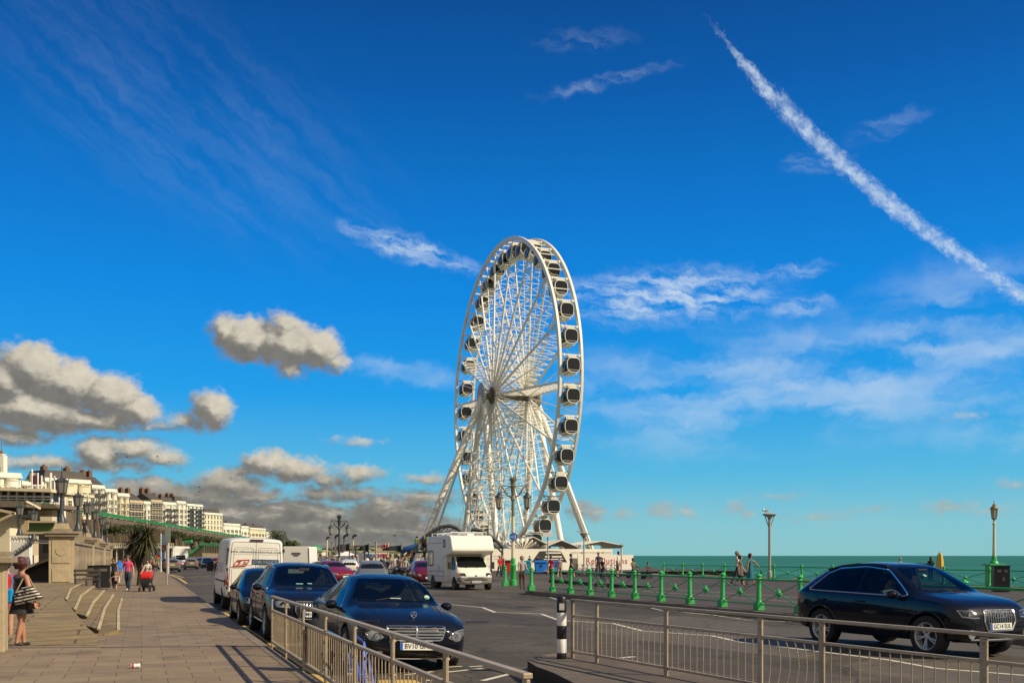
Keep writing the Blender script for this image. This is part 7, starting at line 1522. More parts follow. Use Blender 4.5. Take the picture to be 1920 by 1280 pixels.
# ------------------------------------------------------------------ people
SKIN = M('skin', (.50, .27, .17), .55, var=.08, scale=20); SKIN2 = M('tanned_skin', (.42, .20, .12), .55, var=.08, scale=20); SKIN3 = M('brown_skin', (.16, .08, .045), .55, var=.08)
def cloth(name, col): return M('cloth_' + name, col, .85, var=.2, scale=14, bump=.25)
HAIRD = M('dark_hair', (.022, .014, .01), .6, var=.4, scale=30); HAIRR = M('auburn_hair', (.07, .018, .012), .5, var=.4, scale=30); HAIRB = M('fair_hair', (.32, .22, .10), .6, var=.3, scale=30); HAIRG = M('grey_hair', (.25, .23, .2), .7, var=.3)
def person(label, loc, rz, h=1.7, top=None, bottom=None, skin=SKIN, hair=HAIRD, legs=((0, 0), (0, 0)), arms=((0, .12, .15), (0, .12, .15)), sleeve=.8, trouser=2., skirt=None, lean=0., shoes=None, fat=1., lev=1, hands=False, longhair=0., hat=None, seat=False, group=None, hr=1., headturn=0.):
    """faces local -Y; legs (swing, knee), arms (swing, out, elbow) in radians for left (+x) then right"""
    top = top or cloth('grey', (.2, .2, .2)); bottom = bottom or cloth('navy', (.03, .035, .05)); shoes = shoes or DARK
    V = []; E = []; Rr = []; tagS = []
    def vert(p, r): V.append(Vector(p) * h); Rr.append((r[0] * h, r[1] * h) if isinstance(r, tuple) else (r * h, r * h)); return len(V) - 1
    def edge(a, c, k): E.append((a, c)); tagS.append(k)
    hipz = .525; kn = .245; an = .235
    lo = 0.
    def legp(sw, kb, s):
        hip = Vector((s * .052, 0, hipz - .02)); d = Vector((0, -math.sin(sw), -math.cos(sw))); knee = hip + d * kn; a2 = sw - kb; ank = knee + Vector((0, -math.sin(a2), -math.cos(a2))) * an; return hip, knee, ank
    LP = [legp(legs[0][0], legs[0][1], 1), legp(legs[1][0], legs[1][1], -1)]
    drop = min(q[2].z for q in LP) - .035
    sh = Vector((0, 0, -drop)); ly = math.sin(lean); lz = math.cos(lean)
    def sp(z): return Vector((0, -(z - hipz) * ly, hipz + (z - hipz) * lz)) + sh
    pel = vert(sp(hipz), (.088 * fat, .066 * fat)); wai = vert(sp(.62), (.074 * fat, .056 * fat)); che = vert(sp(.735), (.088 * fat, .062 * fat)); upc = vert(sp(.80), (.070, .048)); nek = vert(sp(.850), (.038, .038)); hd0 = vert(sp(.885) + Vector((0, -.008, 0)), (.046, .052)); hd1 = vert(sp(.94) + Vector((0, -.006, 0)), (.050, .060)); hd2 = vert(sp(.978) + Vector((0, 0, 0)), (.036, .042))
    for a, c, k in ((pel, wai, 'B0'), (wai, che, 'T'), (che, upc, 'T'), (upc, nek, 'K'), (nek, hd0, 'K'), (hd0, hd1, 'K'), (hd1, hd2, 'K')): edge(a, c, k)
    nose = vert(sp(.925) + Vector((0, -.075, 0)), .011); edge(hd1, nose, 'K')
    hw = []
    for i, s in ((0, 1), (1, -1)):
        hip, knee, ank = LP[i]; a = vert(hip + sh, .058 * fat); m1 = vert((hip + knee) / 2 + sh, .050 * fat); b = vert(knee + sh, .036); m2 = vert(knee + (ank - knee) * .38 + sh, .035); c = vert(ank + sh, .022); heel = vert(ank + sh + Vector((0, .012, -.018)), .021); toe = vert(ank + sh + Vector((s * .012, -.085, -.020)), (.023, .016))
        for x, y, k in ((pel, a, 'B0'), (a, m1, 'L0'), (m1, b, 'L1'), (b, m2, 'L2'), (m2, c, 'L3'), (c, heel, 'S'), (c, toe, 'S')): edge(x, y, k)
        sw, out, el = arms[i]; S0 = sp(.805) + Vector((s * .098, 0, 0)); d = Vector((s * math.sin(out), -math.sin(sw) * math.cos(out), -math.cos(sw) * math.cos(out))); El = S0 + d * .172; d2 = Vector((d.x * .7 - s * .12 * math.sin(el), -math.sin(sw + el) * math.cos(out * .7), -math.cos(sw + el) * math.cos(out * .7))).normalized(); Wr = El + d2 * .15
        a = vert(S0, .040 * fat ** .5); b = vert(El, .026); m2 = vert(El + d2 * .05, .027); c = vert(Wr, .0175); pm = vert(Wr + d2 * .04, (.023, .014)); hw.append((Wr + d2 * .06) * h)
        for x, y, k in ((upc, a, 'T'), (a, b, 'A0'), (b, m2, 'A1'), (m2, c, 'A2'), (c, pm, 'K')): edge(x, y, k)
        if hands:
            sd = Vector((0, 1, 0)).cross(d2); sd = sd.normalized() if sd.length > .1 else Vector((1, 0, 0)); sd2 = d2.cross(sd)
            for j, (o, L) in enumerate(((-.017, .036), (-.006, .042), (.005, .040), (.016, .032))):
                q0 = Wr + d2 * .058 + sd2 * o; f1 = vert(q0, .0062); f2 = vert(q0 + d2 * L * .55 + sd * .006, .0056); f3 = vert(q0 + d2 * L + sd * .016, .0048); edge(pm, f1, 'K'); edge(f1, f2, 'K'); edge(f2, f3, 'K')
            t1 = vert(Wr + d2 * .03 - sd2 * .026, .0066); t2 = vert(Wr + d2 * .058 - sd2 * .034, .0055); edge(pm, t1, 'K'); edge(t1, t2, 'K')
        else:
            f = vert(Wr + d2 * .085, (.017, .011)); edge(pm, f, 'K')
    me = bpy.data.meshes.new('person'); me.from_pydata(V, E, []); o = bpy.data.objects.new('person', me); COL.objects.link(o)
    md = o.modifiers.new('s', 'SKIN'); md.use_smooth_shade = True; md.branch_smoothing = .6
    dat = me.skin_vertices[0].data
    for i, r in enumerate(Rr): dat[i].radius = r
    for i in range(len(V)): dat[i].use_root = i == 0
    q = o.modifiers.new('u', 'SUBSURF'); q.levels = q.render_levels = lev
    me2 = evaluated(o); o.modifiers.clear(); o.data = me2
    cov = {'T': top, 'B0': bottom, 'K': skin, 'S': shoes, 'L0': bottom, 'L1': bottom if trouser >= 1 else skin, 'L2': bottom if trouser > 1 else skin, 'L3': bottom if trouser >= 2 else skin, 'A0': top if sleeve > 0 else skin, 'A1': top if sleeve > 1 else skin, 'A2': top if sleeve >= 2 else skin}
    ms = []
    for m in cov.values():
        if m not in ms: ms.append(m)
    me2.materials.clear()
    for m in ms: me2.materials.append(m)
    for p in me2.polygons:
        c = p.center; best = 9; bk = 'T'
        for (a, b), k in zip(E, tagS):
            va, vb = V[a], V[b]; d = vb - va; t = max(0, min(1, (c - va).dot(d) / max(1e-9, d.length_squared))); ra = Rr[a][0] * (1 - t) + Rr[b][0] * t
            ds = (c - va - d * t).length - ra * .8
            if ds < best: best = ds; bk = k; bt = t
        if bk == 'A0' and sleeve < 1 and bt > sleeve: m = skin
        elif bk == 'B0' and c.z > (sp(.565).z) * h: m = top
        elif bk == 'L0' and trouser < .5: m = skin
        else: m = cov[bk]
        p.material_index = ms.index(m); p.use_smooth = True
    o.location = loc; o.rotation_euler.z = rz; tag(o, label, 'person', group)
    hc = (V[hd1] + Vector((0, .004, .012)) * h)
    if hair:
        k = MB(); k.ball(hc + Vector((0, .013, .008)) * h, .066 * h * hr, 12 if lev > 1 else 8, (.93, 1.0, 1.05))
        k.v = [v if (v[1] > hc.y - .030 * h or v[2] > hc.z + .022 * h) else (v[0] * .8, hc.y - .012 * h + (v[1] - hc.y) * .3, hc.z + .012 * h + (v[2] - hc.z) * .2) for v in k.v]
        if lev > 1:
            for jj in range(46):
                aa = .75 + 4.8 * jj / 46; sn, cs = -math.sin(aa), -math.cos(aa); r0 = .058 * hr; wv = .004 * math.sin(aa * 9)
                k.tube([hc + Vector((r0 * .8 * sn, r0 * .9 * cs + .012, .040)) * h, hc + Vector((r0 * 1.05 * sn + wv, r0 * 1.08 * cs + .012, -.005)) * h, hc + Vector((r0 * .85 * sn - wv, r0 * .85 * cs + .012, -.055 - .012 * math.sin(aa * 5))) * h], [.011 * h, .012 * h, .004 * h], 5)
        if longhair: k.ball(hc + Vector((0, .035, -.045 - longhair * .5)) * h, .055 * h, 10, (1.0, .55, 1 + longhair * 9))
        k.build('hair', hair, o, clean=False)
    if hat: k = MB(); k.lathe([(.062 * h, .015 * h), (.063 * h, .035 * h), (.045 * h, .06 * h), (0, .07 * h)], 12, hc); k.ball(hc + Vector((0, -.06, .018)) * h, .045 * h, 8, (1, 1, .15)); k.build('cap', hat, o, clean=False)
    if skirt:
        m, z0, z1, fl = skirt; n = 18; k = MB(); rows = 6; vs = []
        for i in range(rows):
            t = i / (rows - 1); z = z0 + (z1 - z0) * t
            for j in range(n): a = 2 * math.pi * j / n; f = 1 + .05 * t * math.sin(a * 5); vs.append((sp(z).x * h + (.095 + fl * t) * h * math.cos(a) * f, sp(z).y * h + (.075 + fl * t) * h * math.sin(a) * f, sp(z).z * h))
        k.add(vs, [(i * n + j, i * n + (j + 1) % n, (i + 1) * n + (j + 1) % n, (i + 1) * n + j) for i in range(rows - 1) for j in range(n)], True); k.build('skirt', m, o, clean=False)
    o['hands'] = 0; del o['hands']
    return o, hw
def px_person(label, px, foot, head, rz, z=.12, **kw):
    p = gp(px, foot, z); h = (foot - head) / F * p.y; return person(label, p, rz, h, **kw)
def at_person(label, px, Y, rz, h, z=-.07, **kw): return person(label, at(px, Y, z), rz, h, **kw)
BLK = cloth('black', (.012, .012, .013)); WHT = cloth('white', (.70, .66, .60)); PINK = cloth('hot_pink', (.62, .06, .14)); JEAN = cloth('jeans', (.03, .05, .075)); GRYC = cloth('grey_tee', (.34, .31, .28)); TEAL = cloth('teal', (.01, .14, .19)); REDC = cloth('red', (.50, .012, .012)); NAVY = cloth('navy_tee', (.025, .035, .07)); PNKP = cloth('pale_pink', (.50, .34, .32)); PAT = cloth('patterned', (.12, .10, .09)); KHK = cloth('khaki', (.20, .15, .08)); BRN = cloth('brown', (.09, .05, .03)); GRN = cloth('leaf_green', (.03, .28, .07)); BLU = cloth('blue', (.03, .12, .35)); SHOEW = cloth('trainer', (.6, .55, .55))
WALK = dict(legs=((.32, .08), (-.30, .28)), arms=((-.25, .12, .25), (.28, .12, .35))); WALK2 = dict(legs=((-.26, .35), (.28, .05)), arms=((.25, .12, .3), (-.2, .12, .25))); STAND = dict(legs=((.02, .0), (-.02, .0)))

# woman with the striped bag, seen from behind
wl = gp(40, 1211, .12); HWOM = (1209 - 1047) / F * wl.y
w, hw = person('auburn-haired woman in black seen from behind, carrying a striped bag and a blue bag', wl, math.pi - .55, HWOM, top=BLK, bottom=BLK, skin=SKIN2, hair=HAIRR, legs=((.16, .05), (-.14, .12)), arms=((.10, .30, .35), (-.10, .55, .25)), sleeve=.0, trouser=.2, skirt=(cloth('black_print', (.03, .024, .024)), .62, .375, .055), lev=2, hands=True, hr=1.12, fat=1.0)
k = MB(); k.mesh
me = w.data; h_ = HWOM
for p in me.polygons:                                           # bare shoulders above the neckline
    if p.center.z > .792 * h_ and abs(p.center.x) < .2 * h_: p.material_index = list(me.materials).index(SKIN2)
k = MB()
for s_ in (-1, 1): k.tube([(s_ * .05 * h_, -.02 * h_, .845 * h_), (s_ * .07 * h_, .055 * h_, .80 * h_), (s_ * .075 * h_, .066 * h_, .755 * h_)], .007, 5)
k.build('strap', BLK, w)
def on_person(o, px, py, d=0.):                                  # a point beside the figure at its distance
    Y = o.location.y + d; return at(px, Y, zat(py, Y))
def bag(name, label, pts, Y, m, depth, strap=None, sm=None, bev=.03):
    c = at(sum(p[0] for p in pts) / len(pts), Y, zat(sum(p[1] for p in pts) / len(pts), Y)); t = thing(name, label, 'bag', c)
    k = MB(); k.prism([at(x, Y - depth / 2, zat(y, Y)) - c for x, y in pts], (0, depth, 0)); k.build('body', m, t, bev=bev)
    if strap: k = MB(); k.tube([at(x, Y - d, zat(y, Y)) - c for x, y, d in strap], .012, 6); k.build('strap', sm or m, t)
    return t
def stripe_mat():
    m = bpy.data.materials.new('bag_stripes'); m.use_nodes = True; b = NB(m.node_tree); bs = m.node_tree.nodes['Principled BSDF']; tc = b.n('ShaderNodeTexCoord').outputs['Object']; sep = b.n('ShaderNodeSeparateXYZ'); b.l.new(tc, sep.inputs[0])
    z = b.m('ADD', b.m('SUBTRACT', sep.outputs[2], b.m('MULTIPLY', sep.outputs[0], .22)), b.m('MULTIPLY', b.noise(tc, 14, 3), .010)); f = b.m('GREATER_THAN', b.m('FRACT', b.m('MULTIPLY', z, 19.)), .56)
    gap = b.m('GREATER_THAN', b.noise(b.v('MULTIPLY', tc, (9, 9, 30)), 1., 1), .40)
    b.l.new(b.mix(b.m('MULTIPLY', f, gap), (.012, .011, .011), (.62, .56, .50)), bs.inputs['Base Color']); bs.inputs['Roughness'].default_value = .85; return m
Yw = wl.y
bag('striped_bag', 'large black bag with broken white stripes on the arm of the woman in black', [(24, 1112), (40, 1101), (56, 1098), (70, 1113), (78, 1121), (58, 1128), (25, 1134)], Yw - .17, stripe_mat(), .13, [(30, 1110, .02), (43, 1085, -.05), (48, 1076, -.12), (56, 1085, -.06), (72, 1116, .02)], M('bag_strap', (.30, .22, .12), .6))
bag('brown_pouch', 'small dark brown pouch hanging under the striped bag', [(51, 1131), (72, 1129), (74, 1134), (64, 1141), (52, 1141)], Yw - .10, BRN, .08)
bag('blue_bag', 'bright blue shoulder bag at the left side of the woman in black', [(10, 1103), (23, 1104), (21, 1128), (15, 1132), (9, 1129)], Yw - .20, cloth('bright_blue', (.0, .27, .62)), .08, [(20, 1104, 0), (24, 1090, -.03), (21, 1074, -.06), (18, 1078, -.02)])
k = MB()
for px, py in ((27, 1212), (10, 1211)): pass
person('person in red half hidden behind the left-edge gate pier', gp(11, 1199, .12), -2.6, 1.45, top=REDC, bottom=cloth('coral', (.5, .12, .08)), trouser=.5, sleeve=.7, **STAND)

# family group on the pavement
px_person('woman in black walking beside the man in the pink shirt', 213, 1103, 1046, .15, top=BLK, bottom=BLK, hair=HAIRD, sleeve=0, skin=SKIN2, lev=2, **WALK)
px_person('small child in a white and pink top and black shorts', 217, 1107, 1073, .1, top=PNKP, bottom=BLK, hair=HAIRB, trouser=.5, hr=1.25, lev=2, legs=((.25, .05), (-.2, .2)), arms=((.2, .3, .3), (-.2, 1.0, .2)))
px_person('stout man in a hot pink shirt, jeans and a cap', 240, 1107, 1042, .05, top=PINK, bottom=JEAN, hair=HAIRD, hat=cloth('cap_grey', (.10, .09, .09)), shoes=SHOEW, fat=1.28, sleeve=.75, lev=2, hands=True, legs=((.16, .04), (-.12, .2)), arms=((.05, .30, .2), (-.05, .30, .2)))
px_person('person in a white vest pushing the red pushchair', 277, 1103, 1049, .05, top=WHT, bottom=GRYC, hair=HAIRR, fat=1.15, sleeve=0, lev=2, hands=True, legs=((.2, .04), (-.15, .2)), arms=((.50, .22, .45), (.50, .22, .45)))
t = thing('pushchair', 'red and black pushchair facing us on the pavement beside the palm', 'pushchair', gp(275, 1108, .12), .05); PB = M('pram_frame', (.03, .03, .03), .5)
for x in (-.22, .22):
    for y, r in ((-.28, .10), (.30, .12)): k = MB(); k.lathe([(r * .72, -.03), (r, -.025), (r, .025), (r * .72, .03)], 14, (x, y, r), 'X', closed=True); k.lathe([(r * .7, -.01), (r * .7, .01), (0, .01)], 10, (x, y, r), 'X'); k.build('wheel', RUBBER, t)
k = MB()
for x in (-.22, .22): k.tube([(x, -.28, .10), (x, .05, .42), (x, .38, .88), (x * .9, .46, .98)], .016, 6); k.tube([(x, .30, .12), (x, -.05, .45)], .014, 6)
k.tube([(-.2, .46, .98), (.2, .46, .98)], .018, 6); k.box((0, .08, .22), (.36, .4, .12)); k.build('frame', PB, t)
k = MB(); k.box((0, .0, .42), (.38, .36, .10)); k.box((0, .16, .62), (.38, .08, .40), rot=Matrix.Rotation(-.35, 3, 'X')); k.box((0, -.2, .36), (.34, .10, .12)); k.build('seat', BLK, t, bev=.02)
k = MB(); vs = []; n = 9
for x in (-.215, -.20, .20, .215):
    rr = .24 if abs(x) < .21 else .21
    for i in range(n): a = -.35 + 2.5 * i / (n - 1); vs.append((x, .10 - rr * 1.15 * math.cos(a), .62 + rr * math.sin(a)))
k.add(vs, [(j * n + i, j * n + i + 1, (j + 1) * n + i + 1, (j + 1) * n + i) for j in range(3) for i in range(n - 1)] + [tuple(range(n)), tuple(range(3 * n, 4 * n))], False); k.build('hood', M('pram_red', (.62, .015, .012), .6, var=.1), t, clean=False)
k = MB(); k.prism([(-.20, -.27, .34), (.20, -.27, .34), (.22, -.22, .56), (-.22, -.22, .56)], (0, .04, 0)); k.build('apron', BLK, t)

# strollers on the promenade
px_person('man in a pale shirt walking behind the woman in a patterned dress', 1383, 1096, 1033, 1.3, top=WHT, bottom=JEAN, hair=HAIRG, lev=2, **WALK)
px_person('woman in a dark patterned dress walking beside the man in the pale shirt', 1388, 1099, 1041, 1.2, top=PAT, bottom=BLK, hair=HAIRD, skirt=(PAT, .60, .36, .03), trouser=1.5, lev=2, **WALK2)
px_person('woman in a teal dress stretching one arm out on the promenade', 1407, 1097, 1038, .8, top=TEAL, bottom=TEAL, skin=SKIN2, hair=HAIRD, sleeve=0, skirt=(TEAL, .62, .22, .03), trouser=.2, lev=2, legs=((.2, .05), (-.15, .2)), arms=((.35, 1.0, .15), (-.15, .2, .2)), longhair=.02)
px_person('fair-haired person at the far railing, seen over the roof of the moving car', 1688, 1088, 1046, 3.0, top=KHK, bottom=JEAN, hair=HAIRB, **STAND)
px_person('dark-haired person by the closed yellow parasol beyond the moving car', 1745, 1088, 1044, 2.9, top=BLK, bottom=BLK, hair=HAIRD, longhair=.03, **STAND)
t = thing('parasol', 'closed yellow parasol beyond the windscreen of the moving car', 'parasol', gp(1762, 1090, .12)); k = MB(); k.lathe([(.05, .35), (.20, .45), (.22, .8), (.20, 1.3), (.15, 1.58), (.06, 1.74), (0, 1.80)], 12); k.v = [(x * (1 + .14 * math.sin(7 * math.atan2(y, x))), y * (1 + .14 * math.sin(7 * math.atan2(y, x))), z) for x, y, z in k.v]; k.build('canopy', M('parasol_yellow', (.55, .36, .06), .8, var=.25, scale=5), t); k = MB(); k.tube([(0, 0, 0), (0, 0, .4)], .03, 6); k.lathe([(.25, 0), (.25, .05), (0, .06)], 12); k.build('pole', GREYP, t)
px_person('stout man in a pale grey tee shirt standing by the ornate lamp post', 979, 1104, 1043, .35, top=GRYC, bottom=BRN, hair=HAIRG, fat=1.25, lev=2, hands=True, sleeve=.8, legs=((.03, 0), (-.03, 0)), arms=((.25, .15, .9), (.30, .25, .75)))
px_person('person in a long red coat walking past the blue bins', 1033, 1086, 1042, 2.6, top=REDC, bottom=BLK, hair=HAIRD, sleeve=2, skirt=(REDC, .60, .42, .01), **WALK)
px_person('person in a pale pink top walking away beside the red coat', 1049, 1084, 1044, 2.9, top=PNKP, bottom=cloth('beige', (.40, .30, .22)), hair=HAIRB, **WALK2)
px_person('dark-clad woman with white cuffs walking past the bicycles', 1071, 1083, 1038, 1.0, top=BLK, bottom=BLK, hair=HAIRD, hr=1.15, sleeve=1.2, trouser=1, **WALK)
px_person('man in a navy tee shirt standing before the red lettering', 1122, 1081, 1036, .2, z=.12, top=NAVY, bottom=JEAN, hair=HAIRD, **STAND)
px_person('man in a white tee shirt looking down at the right end of the hoarding', 1158, 1082, 1034, 1.2, top=WHT, bottom=BLK, hair=HAIRD, trouser=1, lean=.12, **STAND)
px_person('person peering over the teal bin beside the large blue bin', 993, 1070, 1042, 0, z=-.07, top=TEAL, bottom=BLK, **STAND)
px_person('dark-haired person behind the large blue bin', 1008, 1070, 1042, 0, z=-.07, top=BLK, bottom=BLK, **STAND)
px_person('person in a red and white top beside the camper van', 937, 1082, 1041, .6, z=-.07, top=REDC, bottom=JEAN, hair=HAIRB, **WALK)
px_person('dark-haired person in a beige top near the camper van', 941, 1081, 1038, -.5, z=-.07, top=cloth('beige', (.40, .30, .22)), bottom=JEAN, hair=HAIRD, **STAND)
SIT = dict(legs=((1.45, 1.45), (1.35, 1.4)), arms=((.5, .15, .9), (.6, .15, .8)))
for px, foot, lab, tp, hr_ in ((1187, 1083, 'tanned person in a khaki top sitting on a box at the sea railing', KHK, 2.0), (1215, 1085, 'smaller dark-haired person sitting low at the sea railing', BRN, 1.2)):
    p = gp(px, foot, .12); person(lab, p, .5, 1.66 if px < 1200 else 1.35, top=tp, bottom=BLK, skin=SKIN3 if px < 1200 else SKIN2, **SIT)
    k = MB(); k.box((0, .25, .19), (.5, .42, .38)); k.box((0, .25, .40), (.54, .46, .04)); tag(k.build('wooden_crate', WD, loc=p, rz=.5), 'dark box used as a seat by the ' + ('khaki sitter' if px < 1200 else 'low sitter'), 'box')

# bicycles
def bicycle_mb(parent, mf, mw=RUBBER):
    for x in (.52, -.52):
        k = MB(); k.tube([(x + .335 * math.cos(a), 0, .345 + .335 * math.sin(a)) for a in [i * 2 * math.pi / 24 for i in range(24)]], .018, 6, closed=True); k.build('wheel', mw, parent)
        k = MB(); [k.tube([(x, .02 * (-1) ** i, .345), (x + .325 * math.cos(a), 0, .345 + .325 * math.sin(a))], .003, 3) for i, a in enumerate([i * math.pi / 7 for i in range(14)])]; k.tube([(x, -.05, .345), (x, .05, .345)], .02, 6); k.build('spokes', ALLOY, parent)
    k = MB(); bb, se, he, hl = (-.05, 0, .29), (-.2, 0, .80), (.36, 0, .84), (.40, 0, .70)
    for a, c in ((bb, se), (bb, hl), (se, he), (se, (-.52, .05, .345)), (se, (-.52, -.05, .345)), (bb, (-.52, .05, .345)), (bb, (-.52, -.05, .345)), (he, hl)): k.tube([a, c], .016, 6)
    k.tube([hl, (.52, .05, .345)], .013, 5); k.tube([hl, (.52, -.05, .345)], .013, 5); k.build('frame', mf, parent)
    k = MB(); k.tube([(-.2, 0, .8), (-.23, 0, .93)], .014, 6); k.ball((-.24, 0, .95), .13, 10, (1, .55, .3)); k.build('saddle', DARK, parent)
    k = MB(); k.tube([he, (.34, 0, .95), (.36, 0, 1.0)], .014, 6); k.tube([(.25, -.28, 1.0), (.36, -.15, 1.0), (.38, 0, 1.0), (.36, .15, 1.0), (.25, .28, 1.0)], .013, 6); k.build('handlebar', DARK, parent)
    k = MB(); k.lathe([(.10, -.01), (.10, .01), (0, .012)], 14, (-.05, -.05, .29), 'Y'); [k.tube([(-.05, s * .07, .29), (-.05 + .16 * s, s * .07, .29 - .05)], .01, 5) for s in (-1, 1)]; [k.box((-.05 + .16 * s, s * .12, .24), (.08, .09, .02)) for s in (-1, 1)]; k.build('pedals', CHROME, parent)
def bicycle(label, loc, rz, mf, group=None, lean=.0):
    t = thing('bicycle', label, 'bicycle', loc, rz, group); t.rotation_euler.x = lean; bicycle_mb(t, mf); return t
BB = M('bike_blue', (.03, .10, .55), .35, var=.15); BW2 = M('bike_white', (.65, .6, .58), .35, var=.15)
bicycle('blue and white bicycle locked to the kerb guard rail', rd(11.6, 2.42, -.12), math.pi / 2 + _a, BB)
k = MB(); k.box((0, 0, .22), (.24, .3, .40)); k.ball((0, 0, .45), .17, 10, (.8, .9, .6)); tag(k.build('dark_pannier', BLK, loc=rd(13.55, 2.22, .28), rz=RROT, bev=.04), 'black bag strapped to the guard rail beside the bicycle', 'bag')
tmpl = None
for i in range(9):
    px = 1080 + i * 8.8; p = gp(px, 1079 + (i % 3) * .8, .12 if False else -.07); col = [DARK, BW2, DARK, BB, DARK, RED, DARK, BW2, DARK][i]
    if i < 1: tmpl = {}
    if col not in tmpl: tmpl[col] = bicycle('bicycle', p, math.pi / 2 + .5 + .1 * (i % 3), col, 'bicycles parked in a row before the hoarding')
    else:
        c = copy_tree(tmpl[col]); c.location = p; c.rotation_euler = (0, 0, math.pi / 2 + .4 + .12 * (i % 4))
    (bpy.data.objects[tmpl[col].name] if col not in tmpl else None)
LB = {DARK: 'black bicycle parked in the row under the red lettering', BW2: 'white bicycle parked in the row under the red lettering', BB: 'blue bicycle parked in the middle of the row under the red lettering', RED: 'red bicycle parked in the row under the red lettering'}
for m_, o_ in tmpl.items():
    for o in COL.objects:
        if o.parent is None and o.name.startswith('bicycle') and o.get('group') and any(ch.name.startswith('frame') and ch.data.materials[0] == m_ for ch in o.children): o['label'] = LB[m_]
# cyclist
p = gp(1124, 1107, .12); t = bicycle('dark bicycle ridden along the promenade behind the green railing', p, -2.25, DARK)
px_person('cyclist in a maroon and black jacket riding along the promenade', 1127, 1107, 1060, -2.25 + math.pi / 2, top=cloth('maroon', (.07, .015, .025)), bottom=BLK, hair=HAIRD, sleeve=2, lean=.35, fat=1.1, legs=((1.0, .9), (.55, .9)), arms=((.75, .15, .25), (.75, .15, .25)))
o = bpy.data.objects[[q.name for q in COL.objects if q.get('label', '').startswith('cyclist')][0]]; dv = Matrix.Rotation(-2.25, 3, 'Z') @ Vector((-.2, 0, 0)); o.location += Vector((dv.x, dv.y, .42)); 
# wheeled bins
def wheelie(label, px, foot, w, h, m, lid, z=.12):
    t = thing('wheelie_bin', label, 'bin', gp(px, foot, z), .1); k = MB(); k.box((0, 0, .12 + h / 2), (w, w * .7, h)); k.v = [(x * (1 if zz > .5 * h else .86), y * (1 if zz > .5 * h else .84), zz) for x, y, zz in k.v]; k.build('body', m, t, bev=.03)
    k = MB(); k.box((0, -.02, .16 + h), (w * 1.06, w * .78, .07)); k.box((0, .1, .22 + h), (w * 1.0, w * .5, .07)); k.box((0, -w * .4, .10 + h), (w * 1.02, .05, .07)); k.build('lid', lid, t, bev=.02)
    for x in (-.4, .4):
        for y in (-.25, .25): k = MB(); k.lathe([(.08, -.03), (.08, .03), (0, .03)], 10, (x * w, y * w, .08), 'X'); k.build('wheel', RUBBER, t)
    k = MB(); k.box((0, -w * .36, .45 * h + .3), (w * .14, .03, .2)); k.build('latch', DARK, t)
BINB = M('bin_blue', (.015, .21, .70), .45, var=.15, dirt=.15); BINR = M('bin_red', (.62, .012, .015), .45, var=.12); BINT = M('bin_teal', (.01, .26, .42), .45, var=.12)
wheelie('large blue wheelie bin left of the person in the red coat', 1014, 1074.5, 1.25, 1.02, BINB, BINB, -.07); wheelie('second blue wheelie bin right of the person in the red coat', 1042, 1074, 1.0, 1.02, BINB, BINB, -.07); wheelie('small teal wheelie bin behind the man in the grey tee shirt', 988, 1077, .55, 1.05, BINT, BINT, -.07); wheelie('red wheelie bin between the camper van and the ornate lamp post', 950, 1074, .8, 1.05, BINR, DARK, -.07)
at_person('person in dark clothes and cap standing on the balustrade between the lanterns', 158, 50, .3, .85, zat(1006, 50), top=BLK, bottom=BLK, hair=HAIRR, **STAND)
at_person('rider in black with a red helmet on the motorbike beside the white van', 407, 106.2, -.3, 1.5, -.05, top=BLK, bottom=BLK, hair=None, hat=REDC, sleeve=2, **SIT)
# crowds
rg = random.Random(23); TOPS = [WHT, BLK, NAVY, REDC, GRYC, PNKP, TEAL, KHK, BRN, GRN, BLU, PAT]; TN = ['white', 'black', 'navy', 'red', 'grey', 'pale pink', 'teal', 'khaki', 'brown', 'green', 'blue', 'dark patterned']
def crowd(n, pxr, Yr, zf, where, group):
    for i in range(n):
        c = rg.randrange(len(TOPS)); px = rg.uniform(*pxr); Y = rg.uniform(*Yr)
        person('person in a %s top %s' % (TN[c], where), at(px, Y, zf(px, Y)), rg.uniform(-3, 3), rg.uniform(1.5, 1.8), top=TOPS[c], bottom=rg.choice([JEAN, BLK, KHK, GRYC]), skin=rg.choice([SKIN, SKIN2]), hair=rg.choice([HAIRD, HAIRR, HAIRB, HAIRG, HAIRD]), group=group, **rg.choice([WALK, WALK2, STAND]))
crowd(26, (684, 770), (76, 104), lambda x, y: -.07, 'in the crowd by the fish stall', 'crowd by the fish stall')
crowd(12, (592, 690), (88, 112), lambda x, y: -.07, 'among the tents beyond the parked cars', 'people beyond the parked cars')
crowd(15, (764, 803), (100, 104.5), lambda x, y: zat(1036, 105.5) + .10 if x > 779 else -.07 + max(0, (x - 764) / 15 * 1.6), 'crowding the steps under the dark canopy', 'crowd on the canopy steps')
crowd(12, (226, 306), (96, 124), lambda x, y: .12, 'among the cafe parasols near the palm', 'people at the cafe parasols')

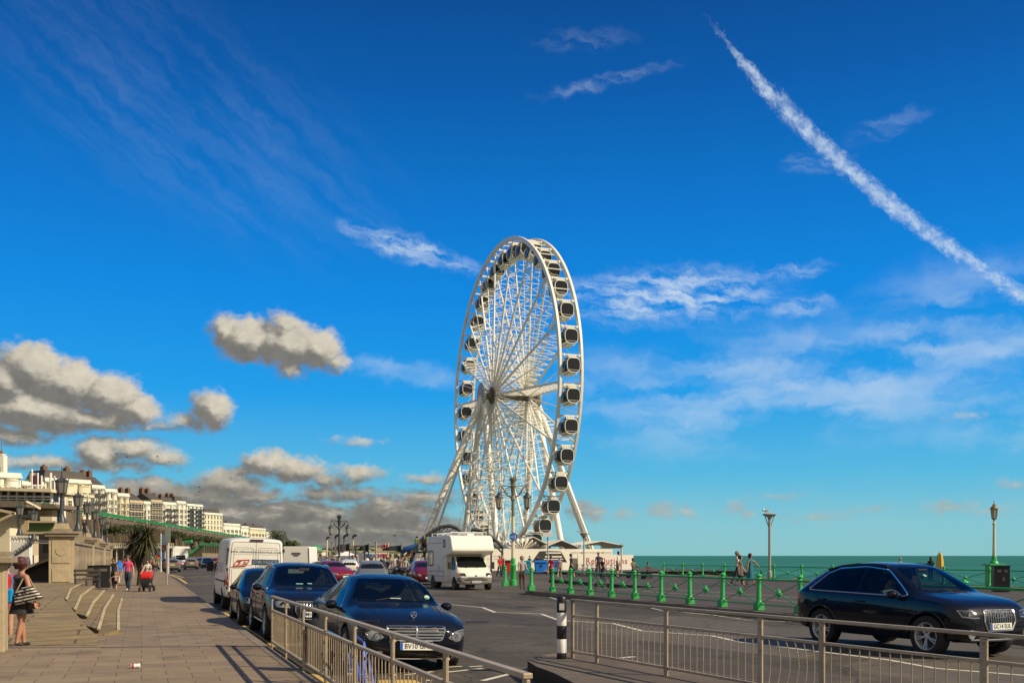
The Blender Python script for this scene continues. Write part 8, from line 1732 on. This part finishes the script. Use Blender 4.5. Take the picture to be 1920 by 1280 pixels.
# ------------------------------------------------------------------ gulls and litter
def gull(label, loc, rz, s, perched=False, m=None, flap=.3):
    t = thing('gull', label, 'bird', loc, rz); t.scale = (s, s, s); m = m or M('gull_dark', (.03, .028, .027), .7)
    k = MB(); k.ball((0, 0, 0), .5, 12, (.62, .26, .26)); k.ball((.33, 0, .10 if perched else .03), .17, 10, (1, .85, .85)); k.bar((.48, 0, .08 if perched else .02), (.60, 0, .05 if perched else 0), .04, .04); k.prism([(-.25, -.06, 0), (-.62, -.12, -.02), (-.62, .12, -.02), (-.25, .06, 0)], (0, 0, .04)); k.build('body', WHITE if perched else m, t)
    for sg in (-1, 1):
        k = MB()
        if perched: k.ball((-.10, sg * .12, .04), .4, 10, (.85, .12, .3))
        else: k.prism([(.18, sg * .08, .04), (.12, sg * .55, .04 + flap * .9), (-.10, sg * 1.25, .04 + flap * .6), (-.16, sg * .55, .04 + flap * .75), (-.20, sg * .08, .04)], (0, 0, .025))
        k.build('wing', M('gull_grey', (.30, .30, .30), .7) if perched else m, t)
    if perched:
        for sg in (-.06, .06): k = MB(); k.tube([(0, sg, -.12), (0, sg, -.30)], .02, 5); k.build('leg', AMB, t)
gull('white and grey gull perched on the saucer lamp head', at(1436, 62, .12 + 4.20 + .16), math.pi + .3, .52, True)
for i, (px, py, lab) in enumerate([(270, 826, 'highest of the birds below the grey clouds on the left'), (218, 851, 'bird gliding left of the highest one under the grey cloud'), (238, 857, 'bird just right of and below the gliding pair under the grey cloud'), (295, 856, 'bird on the right side of the grey cloud'), (316, 866, 'bird lowest at the right edge of the grey cloud'), (259, 888, 'dark bird alone in the blue gap above the terraces'), (374, 913, 'upper of two birds before the low grey cloud'), (374, 922, 'lower of two birds before the low grey cloud'), (740, 1004, 'bird flying low left of the foot of the wheel')]):
    gull(lab, at(px, 150, zat(py, 150)), rg.uniform(0, 6), .32 if i != 8 else .45, flap=rg.uniform(.1, .6))
t = thing('drink_can', 'crushed white and red drink can lying on the pavement', 'can', gp(254, 1252, .12) + Vector((0, 0, .034)), .35); k = MB(); k.lathe([(.025, -.062), (.033, -.054), (.031, -.01), (.026, .015), (.033, .04), (.033, .054), (.025, .062)], 14, (0, 0, 0), 'X'); k.build('body', WHITE, t); k = MB(); k.lathe([(.0338, -.050), (.0325, -.02)], 14, (0, 0, 0), 'X'); k.build('band', M('can_red', (.5, .03, .03), .4), t)

# the driver of the passing car
cr_ = [o for o in COL.objects if o.get('category') == 'car' and o.name.startswith('moving_car')][0]; bpy.context.view_layer.update()
mw = Matrix.Translation(cr_.location) @ cr_.rotation_euler.to_matrix().to_4x4()
person('driver in a pale shirt at the wheel of the passing dark car', mw @ Vector((.02, -.37, .26)), cr_.rotation_euler.z + math.pi / 2, 1.60, top=cloth('pale_blue', (.25, .30, .36)), bottom=JEAN, hair=HAIRD, lev=2, hands=True, legs=((1.45, .45), (1.42, .4)), arms=((.95, .1, .45), (.95, .1, .45)), lean=-.12)
